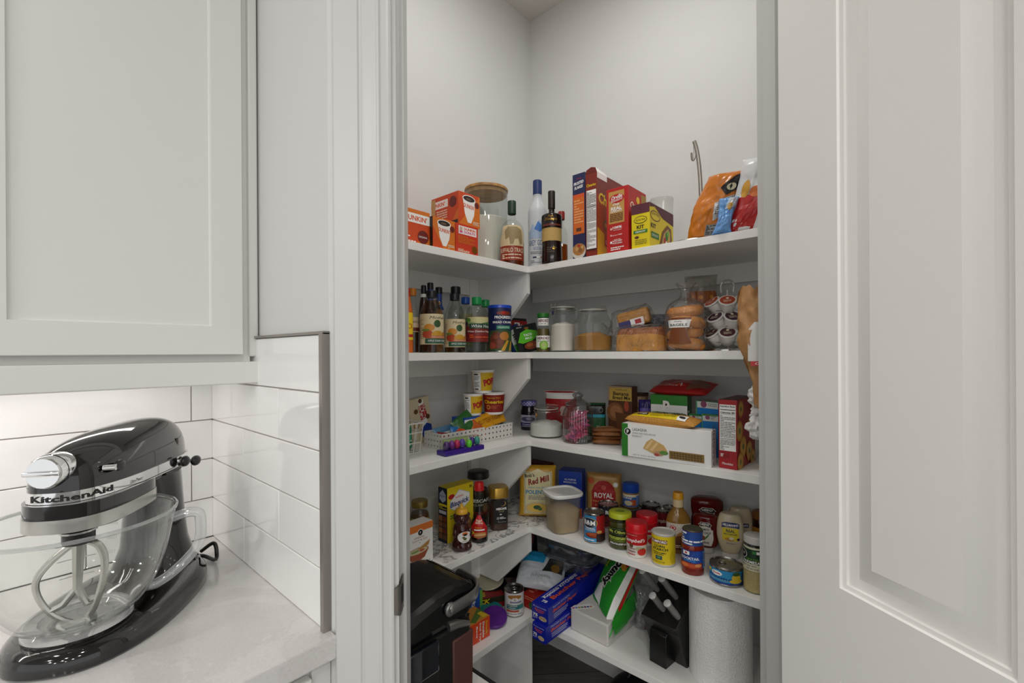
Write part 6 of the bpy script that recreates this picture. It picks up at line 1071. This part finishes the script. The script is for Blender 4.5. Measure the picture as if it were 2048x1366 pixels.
p, r, h = C(1435.5, 1486, 1124, 1024); squeeze('mayonnaise_bottle', 'upside-down mayonnaise bottle with blue and yellow label behind the pineapple can', p, r, h, MY, M('#d6d3cc', .4), MF, 1.6, (.24, .88, ml), turn=2, group='mayonnaise bottles')
p, r, h = C(1421, 1484.5, 1175, 1126)
can('pineapple_can', 'flat blue pineapple can at the shelf edge', 'can', p, r, z, h, M('#2a8fc4', .4), [('r', .1, 0, .95, .14, M('#1c3a86')), ('e', .3, .72, .12, .18, W_), ('t', 'Dole', .3, .72, .14, RED, {'b': .04, 'w': .16}), ('t', 'PINEAPPLE', .36, .42, .16, M('#1c3a86'), {'b': .03, 'w': .46, 'rot': -3}), ('t', 'SLICES IN JUICE', .36, .28, .08, M('#d9d04a'), {'w': .36}), ('e', .7, .56, .1, .24, M('#d9bb2c')), ('e', .7, .3, .14, .16, M('#d9bb2c')), ('e', .7, .84, .08, .14, M('#3a5a1c')), ('e', .12, .8, .05, .16, M('#d9bb2c')), ('l', .82, .1, .95, .9, 7, NAVY)], span=170, group=CG)
b = MB(); t = bpy.data.objects['pineapple_can']; b.tube([(-.01 + .009 * cos(2 * pi * i / 20), .006 + .006 * sin(2 * pi * i / 20), h - .0005) for i in range(20)], .0012, TIN, 6, closed=True); b.build('pull_tab', t)
p, r = P_(1488, 1534, None, None, 1190, S4); h = zat(1070, p) - z
bottle('parmesan_jar', 'glass jar of grated cheese with white lid against the right jamb', 'jar', p, r, z, h, [(.94, 0), (1, .03), (1, .36), (.96, .42), (.9, .8), (.84, .86), (.84, .9)], GLASS, (.9, .87, 1, M('#d9d6d0', .35)), (.46, M('#c9b47a', .9, bump=.8, bs=260, var=.2)), (.4, .82, 200, M('#d6d3b4', .4), [('r', 0, .3, 1, .92, M('#16331f')), ('e', .2, .66, .16, .2, W_), ('e', .2, .66, .145, .18, K_), ('t', 'Kraft', .2, .68, .1, W_, {'sh': .2}), ('r', .5, .74, .6, .86, GREEN), ('r', .6, .74, .68, .86, W_), ('r', .68, .74, .78, .86, RED), ('t', 'GRATED', .5, .5, .08, LIME, {'w': .3}), ('t', 'PARMESAN', .5, .38, .12, W_, {'b': .02, 'w': .5}), ('l', .2, .18, .8, .26, 1, GREY), ('t', 'NET WT 8 OZ', .5, .1, .07, K_, {'w': .3})]), turn=-14)
p, r, h = C(1506, 1536, 1090, 1022)
bottle('relish_jar', 'dark brown jar with an orange-brown lid behind the grated cheese', 'jar', p, r, z, h, [(.95, 0), (1, .04), (1, .7), (.9, .78), (.88, .84)], M('#2c140a', .15), (.94, .8, 1, M('#8a5a24', .4)), lab=(.2, .6, 180, M('#a8741c'), []))
# ------------------------------------------------------------------ lowest shelf, left
z = S5
pa, pb = at(931, 1240, z), at(965, 1222, z); hh = zat(1178, pb) - z
box_item('sandwich_bag_box', 'blue and green zip bag box behind the orange box', 'box', pa, pb, z, hh, .05, M('#2450ae', .4), {'F': [('r', .84, 0, 1, 1, M('#6ab04a')), ('r', 0, 0, .84, .25, M('#b8341c')), ('t', 'Ziploc', .5, .66, .2, W_, {'b': .04, 'rot': 78, 'w': .7}), ('l', .1, .3, .35, .9, 3, SKY)], 'R': [('r', 0, 0, 1, 1, M('#6ab04a'))]})
pa, pb = at(938, 1297, z), at(980, 1271, z); hh = zat(1231, pb) - z; OB = M('#e0481a', .4)
box_item('snack_bag_box', 'orange snack bag box with white lettering at the shelf edge', 'box', pa, pb, z, hh, .085, OB, {'F': [('t', 'Snack', .84, .52, .13, YEL, {'rot': -90, 'b': .02, 'w': .5}), ('t', 'Double', .68, .5, .13, W_, {'rot': -90, 'b': .03, 'w': .56}), ('t', 'Seal Top', .52, .46, .13, W_, {'rot': -90, 'b': .03, 'w': .66}), ('t', 'Bags', .36, .54, .13, W_, {'rot': -90, 'b': .03, 'w': .4})], 'T': [('r', 0, 0, 1, 1, M('#c98a2c')), ('p', [(.3, 0), (1, .4), (1, .8), (.2, .2)], M('#5a7a24')), ('p', [(.2, .35), (.6, .75), (.5, .85), (.12, .5)], K_), ('r', .75, .1, .95, .5, YEL)]})
def lid(px, py, r, col, lab, tilt):
    p = at(px, py, z); b = MB(); b.lathe([(0, 0), (r, 0), (r * 1.02, .003), (r * 1.02, .011), (r * .97, .014), (r * .88, .014), (r * .86, .0115), (0, .0115)], M(col, .35), 48)
    return tag(b.build('round_cover', None, (p.x, p.y, z + r * sin(radians(tilt)) + .001), rot=(radians(tilt), 0, face_cam(p))), lab, 'lid', 'round plastic lids on the lowest shelf')
lid(983, 1228, .045, '#1f7f80', 'teal round plastic lid leaning behind the purple one', 8); lid(989, 1245, .047, '#5a1f86', 'purple round plastic lid beside the dog food can', 18)
p, r = P_(1009, 1048.5, None, None, 1236, z); h = zat(1175, p) - z
t = can('pet_food_can', 'white pet food can with a pull-tab lid at the end of the lowest shelf', 'can', p, r, z, h, M('#dddbd8', .4), [('e', .52, .84, .28, .1, M('#a8743a')), ('r', .44, .66, .62, .8, W_), ('t', 'SD', .53, .73, .09, K_, {'b': .03, 'w': .12}), ('r', .34, .58, .78, .65, M('#1d2f72')), ('t', 'PRESCRIPTION', .56, .615, .04, W_, {'w': .38}), ('r', .18, .3, .7, .5, M('#2a6a6c')), ('r', .7, .3, .9, .5, M('#3f8a86')), ('t', 'DIGESTIVE', .42, .45, .05, W_, {'w': .4}), ('t', 'WEIGHT', .4, .36, .05, W_, {'w': .3}), ('r', .18, .18, .68, .27, M('#b5543c')), ('l', .2, .06, .85, .13, 1, GREY)], span=150)
b = MB(); b.tube([(.012 * cos(2 * pi * i / 20), -.008 + .008 * sin(2 * pi * i / 20), h + .001) for i in range(20)], .0012, TIN, 6, closed=True); b.build('pull_tab', t)
p = at(985, 1203, z); p = p + p.normalized() * .05; t = root('black_pot', 'black round pot with a cream lid behind the teal lid', 'pot', p, z)
turn_part(t, 'pot_body', M('#0f0e10', .25), [(0, 0), (.05, 0), (.056, .01), (.06, .05), (.058, .05), (0, .048)], 40); b = MB(); b.lathe([(0, .0), (.058, 0), (.06, .003), (.057, .006), (.03, .009), (0, .01)], M('#b8b49a', .45), 40); b.build('cream_lid', t, (-.012, 0, .058), rot=(radians(10), radians(-6), 0))
pa, pb = V((1.16, 1.33, 0)), V((1.335, 1.235, 0)); box_item('candy_carton', 'red and yellow carton lying behind the black pot', 'box', pa, pb, z, .045, .06, M('#8a1a18', .4), {'F': [('r', 0, .45, 1, 1, M('#2a2410')), ('t', 'NIBLICK', .4, .72, .4, YEL, {'b': .03, 'sh': .2, 'w': .6})], 'T': [('r', 0, .1, 1, .9, M('#8a1a18')), ('t', 'REESE', .4, .5, .5, YEL, {'b': .03, 'sh': .2, 'w': .5})]})
# corner pile on the lowest shelf
pa, pb = V((1.375, 1.21, 0)), V((1.40, 1.04, 0))
pa, pb = at(1046, 1212, z), at(1086, 1232, z)
box_item('red_carton', 'red carton with green print in the corner, behind the butcher paper boxes', 'box', pa, pb, z, .055, .16, M('#a8231c', .4), {'F': [('e', .5, .3, .2, .3, M('#2f5a2c')), ('l', .1, .6, .9, .9, 2, M('#d98a6a'))], 'T': [('l', .1, .1, .6, .5, 3, M('#d98a6a'))]}); zr = z + .056
q = (pa + pb) / 2 + V((.11, .05, 0)); b = MB(); bagmesh(b, .19, .17, .05, M('#c9cdd2', .35), [('p', [(.02, .62), (.02, .98), (.6, .98), (.5, .62)], M('#2596c8', .35)), ('t', 'ELEGANTE', .5, .26, .07, GREY, {'sh': .2, 'w': .42}), ('p', [(.5, .4), (.95, .42), (.95, .8), (.62, .75)], M('#22261f')), ('e', .78, .52, .1, None, M('#7a5a20'))], crk=.007, seed=121)
tag(b.build('snack_bag', None, (q.x - .07, q.y - .05, zr + .012), rot=(radians(-62), radians(6), radians(-58))), 'white and blue snack bag lying on the red carton in the corner', 'bag')
pa, pb = V((1.60, 1.19, 0)), V((1.62, .98, 0)); box_item('navy_carton', 'navy carton under the clear food containers', 'box', pa, pb, z, .105, .085, M('#10184c', .4), {'F': [('r', .05, .55, .45, .85, M('#3a4a86')), ('l', .1, .15, .9, .5, 3, M('#6a78b0'))]}); zn = z + .106
for i, lab in enumerate(('clear plastic food container, lower of the nested two', 'clear plastic food container, upper of the nested two')):
    b = MB(); b.lathe([(0, .0), (.07, 0), (.078, .006), (.092, .05), (.1, .052), (.1, .056), (.09, .056), (.075, .075), (.03, .08), (0, .08)], GL('#d9dde2', 3.0, .1, .12, '#aab0b8', k0=.07), 56, sx=1.2, sy=.85, sq=4.5)
    tag(b.build('food_container', None, (1.605, 1.085, zn + i * .055 + .001), radians(-84)), lab, 'food container', 'clear food containers')
pt = V((1.545, 1.33, 0)); bag_item('dark_bag', 'dark red and black bag standing in the back corner', 'bag', pt, z, .15, .27, .06, M('#1c0f12', .4), [('e', .5, .72, .42, .2, M('#5c1218')), ('t', 'SARA', .5, .72, .1, CREAM, {'sh': .2, 'w': .6})], crk=.005, seed=125)
b = MB(); R5 = random.Random(3)
for i in range(1): b.box(-.1, -.05, 0, .1, .05, .012, M('#4a3a38', .3), .004)
for i in range(7): b.box(-.1, -.05 + i * .015, .012, .1, -.044 + i * .015, .018, M('#6a5652', .3), .001)
tag(b.build('plastic_tray', None, (1.455, 1.32, z + .002), rot=(0, 0, radians(-40))), 'brown ribbed plastic tray lying in the corner', 'tray')
# butcher paper boxes
BPB = M('#14239a', .3); pa, pb = at(1065, 1276, z), at(1091, 1290.5, z); hb = zat(1250, (pa + pb) / 2) - z
u = (pb - pa); print('bp', u.length, hb)
endp = [('t', 'Reynolds', .5, .84, .1, M('#c9cdf0'), {'w': .8}), ('t', 'Butcher', .5, .7, .11, ORANGE, {'b': .02, 'w': .6}), ('t', 'Paper', .5, .58, .11, ORANGE, {'b': .02, 'w': .46}), ('t', '75', .22, .36, .17, W_, {'b': .04, 'w': .3}), ('t', 'SQ FT', .22, .2, .09, W_, {'w': .3}), ('e', .68, .26, .24, .13, M('#c9b48a')), ('l', .5, .2, .86, .34, 3, M('#8a6a3a'))]
sidep = [('t', 'Reynolds KITCHENS', .2, .84, .14, M('#c9cdf0'), {'w': .26, 'sh': .2}), ('t', 'Butcher Paper', .26, .6, .24, ORANGE, {'b': .03, 'w': .38, 'sh': .2}), ('r', .08, .4, .3, .42, W_), ('r', .08, .3, .3, .32, W_), ('r', .08, .2, .28, .22, W_)]
tp = [('t', 'Reynolds KITCHENS', .3, .38, .042, W_, {'rot': 90, 'w': 3.2, 'sh': .2, 'b': .02}), ('t', 'Butcher Paper', .66, .5, .06, ORANGE, {'rot': 90, 'w': 4.2, 'b': .03}), ('t', '75', .5, .07, .035, W_, {'b': .04, 'w': .3}), ('r', .16, .1, .18, .9, W_)]
hb = max(hb, .048); box_item('butcher_paper_box', 'dark blue butcher paper box, lower of two overhanging the shelf', 'box', pa, pb, z, hb, .43, BPB, {'F': endp, 'R': sidep}, 'butcher paper boxes')
pa2 = pa + V((.012, .012, 0)); pb2 = pb + V((.016, .0, 0)); 
box_item('butcher_paper_box', 'dark blue butcher paper box stacked on the other one', 'box', pa2, pb2, z + hb + .0006, hb * 1.05, .42, BPB, {'F': endp, 'R': sidep, 'T': tp}, 'butcher paper boxes')
# napkins in a green printed bag
pa, pb = at(1141, 1258, z), at(1216, 1296, z); u = pb - pa; w = u.length; u.normalize(); n_ = V((-u.y, u.x, 0)); d = .15; c = (pa + pb) / 2 + n_ * d / 2; h = (zat(1224, pa) - z) * 1.22
t = tag(empty('napkin_pack', (c.x, c.y, z + .0005), atan2(u.y, u.x)), 'stack of white napkins in a clear and green printed bag', 'napkins')
m, n, l, q = newmat('napkin_layers'); tc = n.new('ShaderNodeTexCoord'); wv = n.new('ShaderNodeTexWave'); wv.bands_direction = 'Z'; wv.inputs['Scale'].default_value = 60; wv.inputs['Distortion'].default_value = 2; cr = n.new('ShaderNodeValToRGB'); cr.color_ramp.elements[0].color = lin('#c2c0ba'); cr.color_ramp.elements[1].color = lin('#d6d4ce'); l.new(tc.outputs['Object'], wv.inputs['Vector']); l.new(wv.outputs['Fac'], cr.inputs[0]); l.new(cr.outputs[0], q.inputs['Base Color']); q.inputs['Roughness'].default_value = .8
b = MB(); b.box(-w / 2, -d / 2, 0, w / 2, d / 2, h, m, .006, 3); b.build('napkin_stack', t)
BG2 = M('#2f9a32', .3); b = MB()
def wrapf(u_, v_, hh):                               # loose bag: over the back of the stack and up
    x = -w * .42 + w * .95 * u_ ; bulge = sin(pi * min(1, max(0, u_))) 
    k = .5 * noise.noise(V((u_ * 3, v_ * 3, 7)))
    y = d * .36 - d * .85 * u_ + .24 * v_ * (.6 + .4 * u_) + .02 * k; zz = h * 1.0 + .004 + .03 * bulge * min(1, v_ * 4) * (1 - .3 * v_) + .135 * v_ - .11 * max(0, u_ - .8) * (1 - v_) * 2.2 + .008 * k * min(1, v_ * 4)
    return V((x, y - hh * .7, zz + hh * .8))
b.grid(lambda a, c_: wrapf(a, c_, 0), 40, 30, BG2, lambda a, c_: (W_ if (a > .8 and a < .92) else BG2))
b.grid(lambda a, c_: (lambda p0: V((p0.x, p0.y + .02, max(.02, p0.z - .05 - .1 * c_))))(wrapf(1 - a, c_, 0)), 20, 12, M('#d2d6cf', .4))
b.deco(wrapf, w, .26, [('p', [(.05, .05), (.42, .0), (.3, .3), (.12, .25)], W_), ('t', 'Bounty', .44, .54, .23, W_, {'b': .13, 'rot': 255, 'w': 1.1}), ('t', 'Bounty', .44, .54, .2, K_, {'b': .05, 'rot': 255, 'w': 1.03}), ('t', 'quilted', .12, .7, .07, YEL, {'rot': 262, 'b': .02}), ('e', .68, .7, .09, None, M('#c98a2a')), ('e', .74, .76, .05, None, RED), ('r', .95, .3, 1, .95, RED)], seg=.05, h0=.002, dh=.0006); b.build('printed_bag', t, sharp=60)
b = MB(); b.grid(lambda a, c_: V((w * .52 + .012 * sin(3 * c_) + .003, -d * .42 + (d * 1.1) * a, .012 + c_ * (h * .95 + .05 * a) + .0)), 14, 12, BG2, lambda a, c_: BG2 if c_ > .35 + .4 * (a - .3) ** 2 else GL('#ffffff', 2, .1, .2)); b.build('side_film', t)
b = MB(); b.deco(flat((-w / 2 - .001, -d / 2 + .0, h + .0006), (.07, 0, 0), (0, .07, 0), (0, 0, 1)), .07, .07, [('p', [(.02, .0), (.3, .0), (.9, .75), (.9, 1.0), (.5, 1), (.02, .35)], W_), *[('e', .14 + .1 * i, .1 + .12 * i, .07, None, M(('#c05a8a', '#5a8ac9', '#c9a03a', '#3a8a6a', '#8a3a6a', '#3a5a9a', '#c97a5a')[i])) for i in range(7)]]); b.build('print_patch', t)
pt = at(1272, 1278, z) + V((.075, -.005, 0)); bag_item('clear_snack_bag', 'clear crinkled bag with brown contents between napkins and knife block', 'bag', pt, z, .09, .16, .06, GL('#eef0f0', 2.6, .08, .05, k0=.06, crease=.7), [('p', [(.4, .08), (.75, .08), (.7, .6), (.5, .55)], M('#5a3226', .4))], crk=.014, seed=131)
# knife block
pa, pb = at(1299, 1321, z), at(1332, 1340, z); u = pb - pa; w = u.length; u.normalize(); n_ = V((-u.y, u.x, 0)); KB = M('#0e0d0d', .35); t = tag(empty('knife_block', ((pa + pb).x / 2, (pa + pb).y / 2, z + .0005), atan2(u.y, u.x)), 'black knife block with steel-capped grey knife handles', 'knife block'); print('kb', w)
def ext(name, prof, x0, x1, m, bev=.002):
    b_ = bmesh.new(); k = len(prof); a = [b_.verts.new((x0, y, zz)) for y, zz in prof]; c_ = [b_.verts.new((x1, y, zz)) for y, zz in prof]
    b_.faces.new(a); b_.faces.new(c_[::-1])
    for i in range(k): b_.faces.new((a[i], c_[i], c_[(i + 1) % k], a[(i + 1) % k]))
    bmesh.ops.recalc_face_normals(b_, faces=b_.faces[:])
    if bev: bmesh.ops.bevel(b_, geom=b_.edges[:], offset=bev, segments=2, profile=.5, affect='EDGES')
    b_.verts.index_update(); q_ = MB(); q_.add([v.co.copy() for v in b_.verts], [[v.index for v in f.verts] for f in b_.faces], m, 'flat_big'); b_.free(); return q_
ext('x', [(0, 0), (.07, 0), (.03, .125), (0, .1)], -w / 2, w / 2, KB).build('front_block', t)
x0, x1 = -w / 2 - .024, w / 2 + .042
ext('x', [(.055, 0), (.15, 0), (.17, .14), (.115, .235), (-.012, .148), (.005, .12)], x0, x1, KB).build('main_block', t)
sl = V((0, .127, .087)).normalized(); nr = V((0, -.087, .127)).normalized(); o0 = V((0, -.012, .148)); SLT = M('#050505', .6)
b = MB()
for x, s_ in ((x0 + .022, .12), (x0 + .05, .08), (x0 + .05, .12), (x1 - .02, .11), (x1 - .02, .06), (x1 - .045, .03)):
    mt = Matrix.Translation(o0 + V((x, 0, 0)) + sl * s_ + nr * .0012); b.add([mt @ (V((e, 0, 0)) + sl * f) for e, f in ((-.016, -.002), (.016, -.002), (.016, .002), (-.016, .002))], [[0, 1, 2, 3]], SLT, False)
b.build('slots', t)
HG = M('#8d8b88', .35, .3); HC = M('#e3e2df', .35, .3)
for x, s_, ln in ((x0 + .012, .098, .10), (x1 - .046, .1, .095), (x0 + .06, .045, .07), (x1 - .012, .042, .07)):
    q = empty('knife', o0 + V((x, 0, 0)) + sl * s_); q.parent = t; dv = (nr * .92 + V((-.22, -.12, .1))).normalized()
    b = MB(); b.tube([dv * 0, dv * ln * .3, dv * ln * .7, dv * (ln - .002)], [.0095, .0115, .0105, .012], HG, 14); b.build('handle', q); b = MB(); b.tube([dv * (ln - .0035), dv * ln, dv * (ln + .002)], [.0122, .0124, .0085], HC, 18); b.build('steel_cap', q)
for i in range(4):
    q = empty('steak_knife', (-w / 2 + .008 + i * (w - .016) / 3, .03 + .004 * i, .108)); q.parent = t; dv = (V((-.15, -.25, .85))).normalized(); b = MB(); b.tube([dv * -.01, dv * .03, dv * .06], [.006, .0075, .0065], M('#1c1b1b', .35), 10); b.build('handle', q)
# paper towel
p, r = P_(1382, 1499.5, None, None, 1388, z); m, n, l, q = newmat('embossed_paper'); q.inputs['Base Color'].default_value = lin('#f0f0ed'); q.inputs['Roughness'].default_value = .95
tc = n.new('ShaderNodeTexCoord'); vo = n.new('ShaderNodeTexVoronoi'); vo.inputs['Scale'].default_value = 210; bp = n.new('ShaderNodeBump'); bp.inputs['Strength'].default_value = .6; bp.inputs['Distance'].default_value = .003; l.new(tc.outputs['Object'], vo.inputs['Vector']); l.new(vo.outputs['Distance'], bp.inputs['Height']); l.new(bp.outputs['Normal'], q.inputs['Normal'])
t = root('paper_towel_roll', 'large white paper towel roll standing on the lowest shelf', 'paper towel', p, z); turn_part(t, 'paper', m, [(.022, 0), (r * .985, 0), (r, .006), (r, .272), (r * .985, .278), (.022, .278), (.022, 0)], 64); turn_part(t, 'core_tube', M('#a98c64', .8), [(.0215, .002), (.0215, .277), (.0195, .277), (.0195, .002), (.0215, .002)], 32)
# ------------------------------------------------------------------ coffee maker on a small white cart, things on the floor
b = MB(); CWH = M('#dcdad6', .4)
t = tag(empty('utility_cart', (.72, .93, 0)), 'small white cart with a black rimmed top under the coffee maker', 'cart')
b.box(-.155, -.12, .02, .158, .15, .486, CWH, .006); b.build('body', t); b = MB(); BKR = M('#17181a', .3)
for q in ((-.162, -.128, .165, -.116), (-.162, .146, .165, .158), (-.162, -.116, -.15, .146), (.153, -.116, .165, .146)): b.box(q[0], q[1], .484, q[2], q[3], .4995, BKR, .003)
b.build('black_rim', t); b = MB(); b.box(-.149, -.115, .4865, .152, .145, .4985, CWH, .001); b.build('cart_top', t)
BKG = M('#0c0c0d', .14, coat=.4); BK2 = M('#1d1d1d', .3); WINE = M('#5a3a34', .18, coat=.4)
t = tag(empty('coffee_maker', (.52, .945, .5)), 'black single-cup coffee maker with a silver lift handle', 'coffee maker')
ext('x', [(0, .01), (.245, .01), (.25, .2), (.25, .225), (0, .225)], -.085, .095, BK2, .006)
def body(name, prof, y0, y1, m, bev):
    q_ = ext('x', [(y, zz) for y, zz in prof], y0, y1, m, bev); q_.v = [V((v.y, v.x, v.z)) for v in q_.v]; q_.f = [f[::-1] for f in q_.f]; return q_.build(name, t)
body('body', [(.0, .004), (.262, .004), (.268, .2), (.268, .222), (0, .222)], -.1, .1, BK2, .008)
body('head', [(0, .224), (0, .262), (.04, .279), (.1, .299), (.16, .313), (.22, .319), (.265, .314), (.29, .300), (.297, .282), (.28, .262), (.262, .224)], -.105, .105, M('#101011', .22), .02)
body('front_panel', [(.205, .012), (.2695, .012), (.2735, .19), (.205, .19)], -.1035, .1015, WINE, .004)
b = MB(); b.box(-.012, -.112, .03, .155, -.1005, .15, BK2, .004); b.box(-.012, -.114, .15, .155, -.1005, .222, GL('#8a97a8', 2.2, .02, .35, '#1c2430', k0=.08), .004); b.build('water_tank', t)
SLV = M('#a5a4a2', .28, .9); b = MB(); pts = spl([(.185, -.1145, .278), (.215, -.1155, .279), (.268, -.113, .282), (.3, -.09, .286), (.308, -.05, .288), (.309, 0, .288)], 7)
rs = [(1, .6), (.6, 1), (-.6, 1), (-1, .6), (-1, -.6), (-.6, -1), (.6, -1), (1, -.6)]; vs = []; fs = []; k = len(pts)
for i_, q in enumerate(pts):
    tg = (pts[min(i_ + 1, k - 1)] - pts[max(0, i_ - 1)]).normalized(); sd = V((-tg.y, tg.x, 0)).normalized(); ed = min(1, (min(i_, k - 1 - i_) + 1.2) / 3)
    vs += [q + sd * a * .004 + V((0, 0, c_ * .0135 * ed)) for a, c_ in rs]
for i_ in range(k - 1):
    for j_ in range(8): fs.append([i_ * 8 + j_, i_ * 8 + (j_ + 1) % 8, i_ * 8 + 8 + (j_ + 1) % 8, i_ * 8 + 8 + j_])
fs += [list(range(8)), [(k - 1) * 8 + j_ for j_ in range(8)][::-1]]; b.add(vs, fs, SLV); b.build('lift_handle', t, fix=True)
b = MB(); mt = Matrix.Translation((.19, -.109, .278)) @ Matrix.Rotation(radians(90), 4, 'X'); q = MB(); q.lathe([(0, 0), (.016, 0), (.0165, .006), (.012, .0085), (.008, .0075), (0, .0085)], SLV, 28); b.add([mt @ v for v in q.v], q.f, SLV); b.build('hinge_cap', t)
b = MB(); b.tube([(.185, -.109, .238), (.215, -.110, .232), (.255, -.108, .214)], [.013, .011, .006], SLV, 12, flat=.5); b.build('lower_arm', t)
b = MB(); b.box(.19, -.08, .0, .30, .085, .022, BKG, .005); b.build('drip_tray', t)
q = hit(1275, 1392, 2, .12); b = MB(); b.sphere((0, 0, .085), .11, M('#0d0d0e', .5), 28, 1.25, .9, .78); b.tube(spl([(-.06, 0, .155), (-.03, 0, .195), (.03, 0, .195), (.06, 0, .155)], 4), .007, BK2, 8)
tag(b.build('black_bag', None, (q.x + .05, q.y, .001), radians(-50)), 'black rounded bag on the pantry floor below the lowest shelf', 'bag')
